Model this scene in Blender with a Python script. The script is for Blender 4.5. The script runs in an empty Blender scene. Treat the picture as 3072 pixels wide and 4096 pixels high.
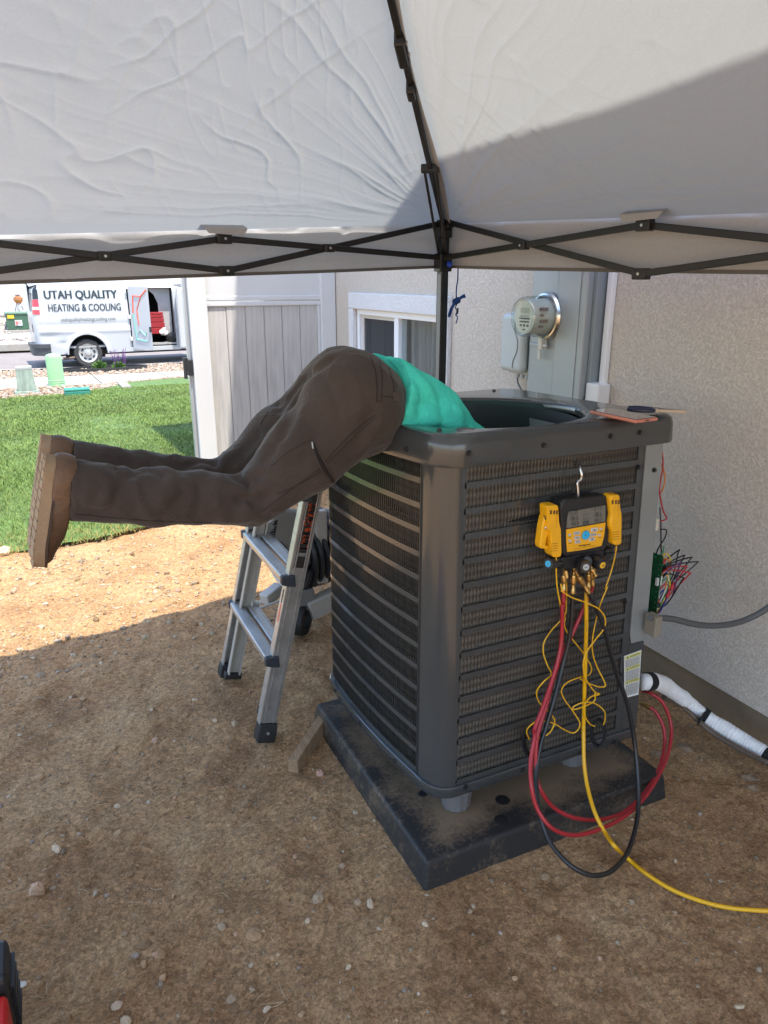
import bpy, bmesh, math, random
import numpy as np
from mathutils import Vector, Matrix

random.seed(7)
rng = np.random.default_rng(7)
SC = bpy.context.scene
COL = SC.collection
R = math.radians

# ------------------------------------------------------------------ camera
FPX, PITCH, YAW, CH = 2900.0, R(17.8), R(25.4), 1.42
cam_d = bpy.data.cameras.new('camera')
cam_d.sensor_fit = 'VERTICAL'
cam_d.sensor_height = 36.0
cam_d.lens = 36.0 * FPX / 4096.0
cam_d.clip_start, cam_d.clip_end = 0.02, 800
cam = bpy.data.objects.new('camera', cam_d)
cam.location = (0, 0, CH)
cam.rotation_euler = (math.pi / 2 - PITCH, 0, -YAW)
COL.objects.link(cam)
SC.camera = cam

# ------------------------------------------------------------------ sky, sun, exposure
SUN_DIR = Vector((-0.107, 0.34, -1.0)).normalized()      # the way the light travels
elev = math.asin(-SUN_DIR.z)
azim = math.atan2(-SUN_DIR.x, -SUN_DIR.y)
world = bpy.data.worlds.new('World')
SC.world = world
world.use_nodes = True
wn = world.node_tree
sky = wn.nodes.new('ShaderNodeTexSky')
sky.sky_type = 'NISHITA'
sky.sun_disc = False
sky.sun_elevation = elev
sky.sun_rotation = azim
bg = wn.nodes['Background']
wn.links.new(sky.outputs[0], bg.inputs[0])
bg.inputs[1].default_value = 0.15
sun_d = bpy.data.lights.new('sun', 'SUN')
sun_d.energy = 2.3
sun_d.angle = R(0.5)
sun_d.color = (1.0, 0.94, 0.84)
sun = bpy.data.objects.new('sun', sun_d)
sun.rotation_euler = SUN_DIR.to_track_quat('-Z', 'Y').to_euler()
sun.location = (3, -4, 12)
COL.objects.link(sun)
SC.view_settings.view_transform = 'Standard'
SC.view_settings.look = 'None'
SC.view_settings.exposure = 2.0
SC.view_settings.gamma = 1.0
SC.view_settings.use_curve_mapping = False
SC.cycles.max_bounces = 10
SC.cycles.diffuse_bounces = 5
SC.cycles.transmission_bounces = 6
SC.cycles.transparent_max_bounces = 12

# ------------------------------------------------------------------ measuring: sight lines of the photograph
_cp, _sp, _cy, _sy = math.cos(PITCH), math.sin(PITCH), math.cos(YAW), math.sin(YAW)
FWD = np.array([_sy * _cp, _cy * _cp, -_sp]); RGT = np.array([_cy, -_sy, 0.0]); UPV = np.cross(RGT, FWD)
EYE = np.array([0, 0, CH])
def ray(x, y): return FWD + RGT * (x - 1536) / FPX + UPV * (2048 - y) / FPX
def onz(x, y, z): d = ray(x, y); return EYE + d * (z - CH) / d[2]
def onx(x, y, X): d = ray(x, y); return EYE + d * X / d[0]
def ony(x, y, Y): d = ray(x, y); return EYE + d * Y / d[1]
def ond(x, y, D): return EYE + ray(x, y) * D
def onpl(x, y, p, n):
    d = ray(x, y); n = np.array(n, float); return EYE + d * (np.dot(np.array(p) - EYE, n) / np.dot(d, n))
_GY = [-400, 4.6, 20.4, 27.0, 31.0, 60, 500]
_GZ = [0, 0, -0.755, -0.755, 0.1, 0.4, 1.0]
def gz(Y): return np.interp(Y, _GY, _GZ)
def ong(x, y):
    d = ray(x, y); ts = np.concatenate([np.linspace(0.5, 12, 2000), np.linspace(12, 70, 4000)])
    P = EYE + ts[:, None] * d
    i = np.argmax(P[:, 2] < gz(P[:, 1]))
    if P[i, 2] >= gz(P[i, 1]): i = len(ts) - 1
    p = P[i].copy(); p[2] = gz(p[1]); return p

# ------------------------------------------------------------------ noise for shaping
_LAT = rng.random((64, 64, 64))
def vnoise(x, y, z=0.0):
    x, y, z = np.broadcast_arrays(np.asarray(x, float), np.asarray(y, float), np.asarray(z, float))
    xi, yi, zi = np.floor(x).astype(int), np.floor(y).astype(int), np.floor(z).astype(int)
    xf, yf, zf = x - xi, y - yi, z - zi
    s = lambda t: t * t * (3 - 2 * t)
    u, v, w = s(xf), s(yf), s(zf)
    L = lambda a, b, c: _LAT[(xi + a) & 63, (yi + b) & 63, (zi + c) & 63]
    a = (L(0,0,0)*(1-u)+L(1,0,0)*u)*(1-v)+(L(0,1,0)*(1-u)+L(1,1,0)*u)*v
    b = (L(0,0,1)*(1-u)+L(1,0,1)*u)*(1-v)+(L(0,1,1)*(1-u)+L(1,1,1)*u)*v
    return (a*(1-w)+b*w) * 2 - 1
def fbm(x, y, z=0.0, o=4):
    t = 0; a = 1.0
    for k in range(o):
        t = t + a * vnoise(np.asarray(x)*2**k+k*7.3, np.asarray(y)*2**k+k*3.1, np.asarray(z)*2**k); a *= 0.5
    return t

# ------------------------------------------------------------------ materials
MAT = {}
def mat(name, col, rough=0.6, metal=0.0, var=0.0, vscale=8.0, bump=0.0, bscale=40.0, spec=0.5, col2=None, detail=6.0,
        coat=0.0, trans=0.0, alpha=1.0, stretch=None, attr=None, rvar=0.0, emit=None):
    if name in MAT: return MAT[name]
    m = bpy.data.materials.new(name); m.use_nodes = True
    nt = m.node_tree; N = nt.nodes; Lk = nt.links
    b = N['Principled BSDF']
    b.inputs['Roughness'].default_value = rough
    b.inputs['Metallic'].default_value = metal
    b.inputs['Specular IOR Level'].default_value = spec
    b.inputs['Coat Weight'].default_value = coat
    b.inputs['Transmission Weight'].default_value = trans
    b.inputs['Alpha'].default_value = alpha
    c = tuple(col) + (1,)
    b.inputs['Base Color'].default_value = c
    if emit: b.inputs['Emission Color'].default_value = tuple(emit[:3])+(1,); b.inputs['Emission Strength'].default_value = emit[3]
    tc = N.new('ShaderNodeTexCoord'); src = tc.outputs['Object']
    if stretch:
        mp = N.new('ShaderNodeMapping'); mp.inputs['Scale'].default_value = stretch
        Lk.new(src, mp.inputs[0]); src = mp.outputs[0]
    if var > 0 or col2 or rvar > 0:
        nz = N.new('ShaderNodeTexNoise'); nz.inputs['Scale'].default_value = vscale; nz.inputs['Detail'].default_value = detail
        nz.inputs['Roughness'].default_value = 0.65
        Lk.new(src, nz.inputs['Vector'])
        rp = N.new('ShaderNodeValToRGB')
        rp.color_ramp.elements[0].position = 0.3; rp.color_ramp.elements[1].position = 0.7
        if col2: lo, hi = col2, col
        else: lo, hi = [x*(1-var) for x in col], [min(1, x*(1+var)) for x in col]
        rp.color_ramp.elements[0].color = tuple(lo)+(1,); rp.color_ramp.elements[1].color = tuple(hi)+(1,)
        Lk.new(nz.outputs[0], rp.inputs[0])
        if var > 0 or col2: Lk.new(rp.outputs[0], b.inputs['Base Color'])
        if rvar > 0:
            mr = N.new('ShaderNodeMapRange'); mr.inputs[3].default_value = max(0.03, rough-rvar); mr.inputs[4].default_value = min(1, rough+rvar)
            Lk.new(nz.outputs[0], mr.inputs[0]); Lk.new(mr.outputs[0], b.inputs['Roughness'])
    if attr:
        at = N.new('ShaderNodeAttribute'); at.attribute_name = attr
        if var > 0:
            mx = N.new('ShaderNodeMix'); mx.data_type = 'RGBA'; mx.blend_type = 'MULTIPLY'; mx.inputs[0].default_value = 1
            rp.color_ramp.elements[0].color = (1-var,)*3+(1,); rp.color_ramp.elements[1].color = (1,)*3+(1,)
            Lk.new(at.outputs[0], mx.inputs[6]); Lk.new(rp.outputs[0], mx.inputs[7]); Lk.new(mx.outputs[2], b.inputs['Base Color'])
        else: Lk.new(at.outputs[0], b.inputs['Base Color'])
    if bump > 0:
        nb = N.new('ShaderNodeTexNoise'); nb.inputs['Scale'].default_value = bscale; nb.inputs['Detail'].default_value = 6
        Lk.new(src, nb.inputs['Vector'])
        bp = N.new('ShaderNodeBump'); bp.inputs['Strength'].default_value = min(1, bump); bp.inputs['Distance'].default_value = 0.01
        Lk.new(nb.outputs[0], bp.inputs['Height']); Lk.new(bp.outputs[0], b.inputs['Normal'])
    MAT[name] = m
    return m

# ------------------------------------------------------------------ mesh builder
class MB:
    def __init__(s): s.v = []; s.f = []
    def add(s, vs, fs):
        o = len(s.v); s.v += [tuple(map(float, p)) for p in vs]; s.f += [tuple(i + o for i in f) for f in fs]; return s
    def box(s, a, b):
        x0, y0, z0 = a; x1, y1, z1 = b
        return s.add([(x0,y0,z0),(x1,y0,z0),(x1,y1,z0),(x0,y1,z0),(x0,y0,z1),(x1,y0,z1),(x1,y1,z1),(x0,y1,z1)],
                     [(3,2,1,0),(4,5,6,7),(0,1,5,4),(1,2,6,5),(2,3,7,6),(3,0,4,7)])
    def obox(s, c, ax, ay, az):
        c, ax, ay, az = [np.array(q, float) for q in (c, ax, ay, az)]
        if np.dot(np.cross(ax, ay), az) < 0: ax = -ax
        P = [c+i*ax+j*ay+k*az for k in (-1,1) for (i,j) in ((-1,-1),(1,-1),(1,1),(-1,1))]
        return s.add(P, [(3,2,1,0),(4,5,6,7),(0,1,5,4),(1,2,6,5),(2,3,7,6),(3,0,4,7)])
    def bar(s, p0, p1, w, h, up=(0,0,1)):
        p0, p1 = np.array(p0, float), np.array(p1, float); d = p1-p0; L = np.linalg.norm(d); d /= L
        u = np.array(up, float); u = u - d*np.dot(u, d); u /= np.linalg.norm(u); w_ = np.cross(d, u)
        return s.obox((p0+p1)/2, w_*w/2, d*L/2, u*h/2)
    def prism(s, poly, vec):
        n = len(poly); poly = [np.array(p, float) for p in poly]; vec = np.array(vec, float)
        nrm = sum(np.cross(poly[i]-poly[0], poly[(i+1) % n]-poly[0]) for i in range(n))
        if np.dot(nrm, vec) > 0: poly = poly[::-1]
        return s.add(poly+[p+vec for p in poly], [tuple(range(n)), tuple(range(2*n-1, n-1, -1))] +
                     [((i+1) % n, i, n+i, n+(i+1) % n) for i in range(n)])
    def tube(s, path, r, n=8, closed=False, caps=True):
        P = [np.array(p, float) for p in path]; m = len(P)
        rr = r if hasattr(r, '__len__') else [r]*m
        T = []
        for i in range(m):
            a = P[i-1] if (i > 0 or closed) else P[0]; b = P[(i+1) % m] if (i < m-1 or closed) else P[-1]
            t = b-a; T.append(t/(np.linalg.norm(t)+1e-12))
        u = np.cross(T[0], [0.31, 0.2, 0.93]); u /= np.linalg.norm(u)
        V = []
        for i in range(m):
            u = u-T[i]*np.dot(u, T[i]); u /= np.linalg.norm(u)+1e-12; w = np.cross(T[i], u)
            for k in range(n):
                a = 2*math.pi*k/n; V.append(P[i]+rr[i]*(math.cos(a)*u+math.sin(a)*w))
        Fc = []
        for i in range(m if closed else m-1):
            j = (i+1) % m
            for k in range(n): Fc.append((i*n+k, i*n+(k+1) % n, j*n+(k+1) % n, j*n+k))
        if caps and not closed: Fc += [tuple(range(n-1, -1, -1)), tuple((m-1)*n+k for k in range(n))]
        return s.add(V, Fc)
    def cyl(s, p0, p1, r0, r1=None, n=16): return s.tube([p0, p1], [r0, r0 if r1 is None else r1], n)
    def lathe(s, prof, c, axis=(0,0,1), n=24):
        a = np.array(axis, float); a /= np.linalg.norm(a); u = np.cross(a, [0.13, 0.94, 0.3]); u /= np.linalg.norm(u); w = np.cross(a, u); c = np.array(c, float)
        V = [c+a*h+r*(math.cos(2*math.pi*k/n)*u+math.sin(2*math.pi*k/n)*w) for (r, h) in prof for k in range(n)]
        Fc = [(i*n+k, i*n+(k+1) % n, (i+1)*n+(k+1) % n, (i+1)*n+k) for i in range(len(prof)-1) for k in range(n)]
        return s.add(V, Fc)
    def grid(s, fn, nu, nv, keep=None):
        V = [fn(i/(nu), j/(nv)) for j in range(nv+1) for i in range(nu+1)]
        Fc = [(j*(nu+1)+i, j*(nu+1)+i+1, (j+1)*(nu+1)+i+1, (j+1)*(nu+1)+i) for j in range(nv) for i in range(nu) if keep is None or keep((i+.5)/nu, (j+.5)/nv)]
        return s.add(V, Fc)
    def build(s, name, m, parent=None, smooth=False, bevel=0.0, sharp=35, seg=2, loc=None):
        return link(name, s.v, s.f, m, parent, smooth, bevel, sharp, seg, loc)

def wloc(o):
    p = np.zeros(3)
    while o is not None: p += np.array(o.location); o = o.parent
    return p
def mesh_of(name, v, f, m, smooth=False, sharp=35):
    me = bpy.data.meshes.new(name)
    if isinstance(v, np.ndarray): v = v.tolist()
    me.from_pydata(v, [], f if isinstance(f, list) else f.tolist()); me.update()
    if m: me.materials.append(m)
    if smooth:
        me.polygons.foreach_set('use_smooth', [True]*len(me.polygons))
        if sharp: me.set_sharp_from_angle(angle=R(sharp))
    return me
def link(name, v, f, m, parent=None, smooth=False, bevel=0.0, sharp=35, seg=2, loc=None):
    base = wloc(parent) if parent is not None else np.zeros(3)
    if loc is not None: base = np.array(loc, float)
    elif parent is None:
        a = np.array(v); base = np.array([a[:,0].mean(), a[:,1].mean(), a[:,2].min()])
    v = np.array(v, float)-base
    o = bpy.data.objects.new(name, mesh_of(name, v, f, m, smooth, sharp))
    COL.objects.link(o)
    if parent is not None: o.parent = parent; o.location = base-wloc(parent)
    else: o.location = base
    if bevel > 0:
        md = o.modifiers.new('bevel', 'BEVEL'); md.width = bevel; md.segments = seg; md.limit_method = 'ANGLE'; md.angle_limit = R(40)
    return o
def thing(name, label, cat, loc, group=None):
    o = bpy.data.objects.new(name, None); COL.objects.link(o); o.location = tuple(float(q) for q in loc); o.empty_display_size = 0.05
    return tag(o, label, cat, group)
def tag(o, label=None, cat=None, group=None, kind=None):
    if label: o['label'] = label
    if cat: o['category'] = cat
    if group: o['group'] = group
    if kind: o['kind'] = kind
    return o
def copy_part(src, parent, loc, rot=None, scale=None):
    o = src.copy(); COL.objects.link(o); o.parent = parent; o.location = tuple(float(q) for q in loc)
    if rot is not None: o.rotation_euler = rot
    if scale is not None: o.scale = scale
    return o
def spline(pts, n=8):
    P = [np.array(p, float) for p in pts]; out = []
    Q = [2*P[0]-P[1]]+P+[2*P[-1]-P[-2]]
    for i in range(1, len(Q)-2):
        a, b, c, d = Q[i-1:i+3]
        for k in range(n):
            t = k/n
            out.append(0.5*((2*b)+(-a+c)*t+(2*a-5*b+4*c-d)*t*t+(-a+3*b-3*c+d)*t**3))
    out.append(P[-1]); return out
_txt = {}
def text_geo(s_):
    if s_ in _txt: return _txt[s_]
    cu = bpy.data.curves.new('t', 'FONT'); cu.body = s_; cu.resolution_u = 3
    ob = bpy.data.objects.new('t', cu); COL.objects.link(ob)
    dg = bpy.context.evaluated_depsgraph_get()
    me = bpy.data.meshes.new_from_object(ob.evaluated_get(dg))
    V = np.array([v.co[:2] for v in me.vertices]); Fc = [tuple(p.vertices) for p in me.polygons]
    bpy.data.objects.remove(ob); bpy.data.curves.remove(cu); bpy.data.meshes.remove(me)
    V = (V-V.min(0))/(V.max(0)-V.min(0)); _txt[s_] = (V, Fc); return V, Fc
def text_on(mb, s_, tl, tr, br, bl, off=(0,0,0)):
    V, Fc = text_geo(s_); tl, tr, br, bl, off = [np.array(q, float) for q in (tl, tr, br, bl, off)]
    P = [(bl*(1-u)+br*u)*(1-v)+(tl*(1-u)+tr*u)*v+off for u, v in V]
    mb.add(P, Fc); return mb

# ------------------------------------------------------------------ signed-distance shapes (cloth, boots, body)
def sd_cone(p, a, b, ra, rb):
    a, b = np.array(a, float), np.array(b, float); ab = b-a; t = np.clip(((p-a)@ab)/np.dot(ab, ab), 0, 1)
    return np.linalg.norm(p-a-t[:, None]*ab, axis=1)-(ra+(rb-ra)*t)
def sd_ell(p, c, r):
    c, r = np.array(c, float), np.array(r, float); q = (p-c)/r; k = np.linalg.norm(q, axis=1); k2 = np.linalg.norm(q/r, axis=1)
    return k*(k-1)/np.maximum(k2, 1e-6)
def smin(a, b, k): h = np.clip(0.5+0.5*(b-a)/k, 0, 1); return b*(1-h)+a*h-k*h*(1-h)
def seg_dist(p, a, b):
    a, b = np.array(a, float), np.array(b, float); ab = b-a; t = np.clip(((p-a)@ab)/np.dot(ab, ab), 0, 1)
    return np.linalg.norm(p-a-t[:, None]*ab, axis=1)
def poly_dist(p, pts):
    d = seg_dist(p, pts[0], pts[1])
    for i in range(1, len(pts)-1): d = np.minimum(d, seg_dist(p, pts[i], pts[i+1]))
    return d
def surface_nets(fn, lo, hi, h, detail=None):
    lo, hi = np.array(lo, float), np.array(hi, float); n = np.ceil((hi-lo)/h).astype(int)+1
    ax = [lo[i]+h*np.arange(n[i]) for i in range(3)]
    G = np.stack(np.meshgrid(*ax, indexing='ij'), -1).reshape(-1, 3)
    v = fn(G)
    if detail is not None:
        k = np.abs(v) < 0.045; v[k] = v[k]+detail(G[k])
    v = v.reshape(n)
    c = [(i, j, k) for i in (0,1) for j in (0,1) for k in (0,1)]
    sl = lambda o: tuple(slice(o[a], n[a]-1+o[a]) for a in range(3))
    ins = np.stack([v[sl(o)] < 0 for o in c]); mix = ins.any(0) & ~ins.all(0)
    idx = np.argwhere(mix); vals = np.stack([v[sl(o)][mix] for o in c], 1)
    acc = np.zeros((len(idx), 3)); cnt = np.zeros(len(idx))
    for a in range(8):
        for b in range(a+1, 8):
            d = np.array(c[b])-np.array(c[a])
            if np.abs(d).sum() != 1: continue
            va, vb = vals[:, a], vals[:, b]; m = (va < 0) != (vb < 0)
            t = np.where(m, va/np.where(m, va-vb, 1), 0)
            acc += np.where(m[:, None], np.array(c[a])+t[:, None]*d, 0); cnt += m
    V = lo+h*(idx+acc/cnt[:, None])
    num = -np.ones(mix.shape, int); num[mix] = np.arange(len(idx))
    Fq = []
    for a in range(3):
        b1, b2 = (a+1) % 3, (a+2) % 3
        s0 = [slice(None)]*3; s1 = [slice(None)]*3; s0[a] = slice(0, n[a]-1); s1[a] = slice(1, n[a])
        A, B = v[tuple(s0)] < 0, v[tuple(s1)] < 0
        for sign in (True, False):
            e = np.argwhere((A != B) & (A == sign))
            e = e[(e[:, b1] > 0) & (e[:, b2] > 0) & (e[:, b1] < n[b1]-1) & (e[:, b2] < n[b2]-1)]
            q = []
            for (d1, d2) in ((-1,-1),(0,-1),(0,0),(-1,0)):
                w = e.copy(); w[:, b1] += d1; w[:, b2] += d2; q.append(num[w[:, 0], w[:, 1], w[:, 2]])
            q = np.stack(q, 1)
            Fq.append(q if sign else q[:, ::-1])
    return V, np.concatenate(Fq)
# ================================================================== THE SETTING: ground
XW = 1.92            # house wall plane
YFEN = float(onx(1337, 1300, XW)[1])
def dirt_material():
    m = bpy.data.materials.new('dry_dirt'); m.use_nodes = True
    nt = m.node_tree; N = nt.nodes; L = nt.links; b = N['Principled BSDF']
    b.inputs['Roughness'].default_value = 0.95; b.inputs['Specular IOR Level'].default_value = 0.15
    tc = N.new('ShaderNodeTexCoord'); o = tc.outputs['Object']
    def nz(sc, det=8, ro=0.6):
        n = N.new('ShaderNodeTexNoise'); n.inputs['Scale'].default_value = sc; n.inputs['Detail'].default_value = det; n.inputs['Roughness'].default_value = ro
        L.new(o, n.inputs['Vector']); return n.outputs[0]
    def ramp(v, stops):
        r = N.new('ShaderNodeValToRGB'); e = r.color_ramp.elements
        e[0].position, e[0].color = stops[0][0], stops[0][1]+(1,); e[1].position, e[1].color = stops[-1][0], stops[-1][1]+(1,)
        for p, c in stops[1:-1]: q = e.new(p); q.color = c+(1,)
        L.new(v, r.inputs[0]); return r.outputs[0]
    c1 = ramp(nz(3.4, 10, 0.62), [(0.3, (0.4,0.23,0.115)), (0.48, (0.57,0.345,0.175)), (0.7, (0.66,0.43,0.23))])
    c2 = ramp(nz(70, 8, 0.8), [(0.34, (0.42,0.39,0.36)), (0.46, (0.85,0.83,0.81)), (0.62, (1,1,1)), (0.74, (1.0,1.0,1.0))])
    mx = N.new('ShaderNodeMix'); mx.data_type = 'RGBA'; mx.blend_type = 'MULTIPLY'; mx.inputs[0].default_value = 0.8
    L.new(c1, mx.inputs[6]); L.new(c2, mx.inputs[7])
    # pale grit
    vo = N.new('ShaderNodeTexVoronoi'); vo.inputs['Scale'].default_value = 130; L.new(o, vo.inputs['Vector'])
    gr = ramp(vo.outputs['Distance'], [(0.10, (1,1,1)), (0.2, (0,0,0))])
    pick = ramp(vo.outputs['Color'], [(0.80, (0,0,0)), (0.86, (1,1,1))])
    mm = N.new('ShaderNodeMath'); mm.operation = 'MULTIPLY'; L.new(gr, mm.inputs[0]); L.new(pick, mm.inputs[1])
    m2 = N.new('ShaderNodeMix'); m2.data_type = 'RGBA'; L.new(mm.outputs[0], m2.inputs[0]); L.new(mx.outputs[2], m2.inputs[6]); m2.inputs[7].default_value = (0.45,0.38,0.29,1)
    last = m2.outputs[2]
    for sc_, lo_ in ((95, 0.74), (230, 0.64)):          # grains and crumbs of different tone
        vg = N.new('ShaderNodeTexVoronoi'); vg.inputs['Scale'].default_value = sc_; L.new(o, vg.inputs['Vector'])
        sp_ = N.new('ShaderNodeSeparateColor'); L.new(vg.outputs['Color'], sp_.inputs[0])
        rg_ = N.new('ShaderNodeMapRange'); rg_.inputs[3].default_value = lo_; rg_.inputs[4].default_value = 1.22; L.new(sp_.outputs[0], rg_.inputs[0])
        cb_ = N.new('ShaderNodeCombineColor'); [L.new(rg_.outputs[0], cb_.inputs[i_]) for i_ in range(3)]
        mg = N.new('ShaderNodeMix'); mg.data_type = 'RGBA'; mg.blend_type = 'MULTIPLY'; mg.inputs[0].default_value = 0.85; L.new(last, mg.inputs[6]); L.new(cb_.outputs[0], mg.inputs[7]); last = mg.outputs[2]
    L.new(last, b.inputs['Base Color'])
    b1 = N.new('ShaderNodeBump'); b1.inputs['Strength'].default_value = 1.0; b1.inputs['Distance'].default_value = 0.02
    L.new(nz(48, 12, 0.75), b1.inputs['Height'])
    b2 = N.new('ShaderNodeBump'); b2.inputs['Strength'].default_value = 0.6; b2.inputs['Distance'].default_value = 0.004
    L.new(nz(190, 5, 0.7), b2.inputs['Height']); L.new(b1.outputs[0], b2.inputs['Normal']); L.new(b2.outputs[0], b.inputs['Normal'])
    return m
DIRT = dirt_material()
def yard_z(x, y):
    h = 0.016*fbm(np.asarray(x)*1.3, np.asarray(y)*1.3, 0.5, 3)+0.013*fbm(np.asarray(x)*6, np.asarray(y)*6, 2.5, 4)+0.006*fbm(np.asarray(x)*26, np.asarray(y)*26, 1.5, 3)
    x, y = np.asarray(x, float), np.asarray(y, float)
    d = np.maximum(np.abs(x-1.088)-0.40, np.abs(y-1.618)-0.40); k = np.clip(d/0.10, 0, 1)
    return (h-0.008)*k+(-0.004+0.25*h)*(1-k)
nx, ny = 330, 400
gx, gy = np.linspace(-1.75, XW+0.05, nx), np.linspace(0.35, 4.9, ny)
GX, GY = np.meshgrid(gx, gy)
GZ_ = yard_z(GX, GY)+gz(GY)
V = np.stack([GX.ravel(), GY.ravel(), GZ_.ravel()], 1)
I = (np.arange(ny-1)[:, None]*nx+np.arange(nx-1)[None]).ravel()
Fc = np.stack([I, I+1, I+nx+1, I+nx], 1)
tag(link('dirt_yard', V, Fc, DIRT, smooth=True, sharp=0, loc=(0,0,0)), kind='structure')
def sheet(name, xs, ys, m, dz, fz=None):
    X, Y = np.meshgrid(xs, ys); Z = (fz(X, Y) if fz else gz(Y))+dz
    V = np.stack([X.ravel(), Y.ravel(), Z.ravel()], 1); n = len(xs)
    I = (np.arange(len(ys)-1)[:, None]*n+np.arange(n-1)[None]).ravel()
    return tag(link(name, V, np.stack([I, I+1, I+n+1, I+n], 1), m, loc=(0,0,0)), kind='structure')
YS = np.array([-300, -60, -20, -5, 0, 2, 4.6, 8, 12, 16, 20.4, 27, 31, 60, 120, 400])
sheet('ground', np.array([-400, -100, -30, -10, -3, 0, 3, 10, 30, 100, 400]), YS, DIRT, -0.06, lambda X, Y: gz(Y)-0.25*((Y > 16) & (Y < 31)))

# ---- lawn
def ppt(x, y): p = ong(x, y); return p
lawn_mat = mat('lawn_soil', (0.08, 0.14, 0.03), 0.9, var=0.4, vscale=18, bump=1, bscale=60)
near = [(-9, 4.35), (-1.2, 4.22)]+[tuple(ppt(x, y)[:2]) for x, y in ((-60,2222),(100,2208),(320,2168),(520,2125),(700,2085))]+[(1.15, 4.62), (1.9, 4.75)]
NX_, NY_ = [p[0] for p in near], [p[1] for p in near]
far = [(-12, 10.2)]+[tuple(ppt(x, y)[:2]) for x, y in ((-150,1607),(0,1600),(150,1592),(300,1580),(430,1556),(500,1532),(600,1521),(745,1513))]+[(6.5, 14.2)]
FX_, FY_ = [p[0] for p in far], [p[1] for p in far]
lawn_near = lambda x: np.interp(x, NX_, NY_)+0.05*fbm(np.asarray(x)*4, 0.3, 0.1, 3)
lawn_far = lambda x: np.interp(x, FX_, FY_)+0.05*fbm(np.asarray(x)*4, 7.3, 0.1, 3)
xs = np.linspace(-9, 6, 151); ts = np.linspace(0, 1, 41)
Y0, Y1 = lawn_near(xs), lawn_far(xs)
Yg = Y0[None]*(1-ts[:, None])+Y1[None]*ts[:, None]; Xg = np.broadcast_to(xs[None], Yg.shape)
Zg = gz(Yg)+0.012+0.012*fbm(Xg*1.5, Yg*1.5, 3.3, 3)+0.012*np.clip(np.minimum(ts, 1-ts)*20, 0, 1)[:, None]
V = np.stack([Xg.ravel(), Yg.ravel(), Zg.ravel()], 1); I = (np.arange(40)[:, None]*151+np.arange(150)[None]).ravel()
tag(link('lawn', V, np.stack([I, I+1, I+152, I+151], 1), lawn_mat, smooth=True, sharp=0, loc=(0,0,0)), kind='structure')
grass_mat = mat('grass_blade', (0.1, 0.2, 0.03), 0.55, attr='col', spec=0.3)
def blades(n, xa, xb, seed):
    g = np.random.default_rng(seed)
    x = g.uniform(xa, xb, n*3); y = g.uniform(4.0, 13.6, n*3)
    k = (y > lawn_near(x)-0.03+0.1*(g.random(n*3)-0.7)) & (y < lawn_far(x)+0.02)
    # only where the photograph looks: left of the fence post beyond the fence, thinner with distance
    az = x/np.maximum(y, 0.1); k &= (az < 0.36) & (az > -0.16) & (g.random(n*3) < np.clip(6.3/y, 0.3, 1)**1.2)
    x, y = x[k][:n], y[k][:n]; m = len(x)
    dens = fbm(x*2.2, y*2.2, 5.5, 3)
    z = gz(y)+0.016
    h = g.uniform(0.022, 0.05, m)*(1+0.25*dens)*np.where(y < lawn_near(x)+0.22, 0.7, 1.0)
    a = g.uniform(0, 2*np.pi, m); w = g.uniform(0.0014, 0.0026, m)*np.clip(y/5, 1, 2.2)
    lean = g.uniform(0.2, 1.1, m)*h; la = g.uniform(0, 2*np.pi, m)
    P = np.zeros((m, 5, 3)); dx, dy = np.cos(a)*w, np.sin(a)*w
    for i, (sx, hz, le) in enumerate(((-1,0,0),(1,0,0),(-0.75,0.55,0.35),(0.75,0.55,0.35),(0,1,1))):
        P[:, i, 0] = x+sx*dx+le*lean*np.cos(la); P[:, i, 1] = y+sx*dy+le*lean*np.sin(la); P[:, i, 2] = z+hz*h*(1-0.15*le)
    base = np.arange(m)[:, None]*5
    quads = base+np.array([0,1,3,2]); tris = base+np.array([2,3,4])
    dry = np.clip(1-(y-lawn_near(x))/0.35, 0, 1)*(g.random(m) < 0.6)+0.12*(g.random(m) < 0.05)
    c = np.array([0.105,0.168,0.042])*(1+0.32*dens[:, None])*g.uniform(0.7, 1.35, (m, 1))
    c += np.array([0.05,0.035,0.0])*g.random((m, 1))
    c = c*(1-dry[:, None])+np.array([0.34,0.25,0.09])*dry[:, None]
    me = mesh_of('grass', P.reshape(-1, 3), quads.tolist()+tris.tolist(), grass_mat)
    ca = me.color_attributes.new('col', 'FLOAT_COLOR', 'POINT')
    ca.data.foreach_set('color', np.concatenate([np.repeat(c, 5, 0), np.ones((m*5, 1))], 1).ravel())
    o = bpy.data.objects.new('grass', me); COL.objects.link(o)
    return tag(o, 'short green lawn grass with a dry yellow edge beside the bare dirt', 'grass', kind='stuff')
blades(150000, -1.3, 4.2, 3)

# ---- loose stones: joined small gravel, and the stones one can pick out
def ico(sub, seed, flat=0.75):
    bm = bmesh.new(); bmesh.ops.create_icosphere(bm, subdivisions=sub, radius=1)
    g = np.random.default_rng(seed); ax = g.normal(size=(5, 3)); ax /= np.linalg.norm(ax, axis=1)[:, None]; cut = g.uniform(0.55, 0.95, 5)
    for v in bm.verts:
        p = np.array(v.co)
        for a, c_ in zip(ax, cut):
            d = p@a
            if d > c_: p = p-a*(d-c_)*0.9
        p *= 1+0.12*g.normal()*(0.6 if sub > 1 else 1); p[2] *= flat; v.co = p
    V = np.array([v.co[:] for v in bm.verts]); Fc = np.array([[q.index for q in f.verts] for f in bm.faces]); bm.free(); return V, Fc
ICO0 = [ico(1, s, 0.7) for s in range(10)]
stone_mat = mat('stone', (0.4, 0.33, 0.26), 0.9, attr='col', var=0.35, vscale=60, bump=0.5, bscale=120, spec=0.2)
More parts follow.
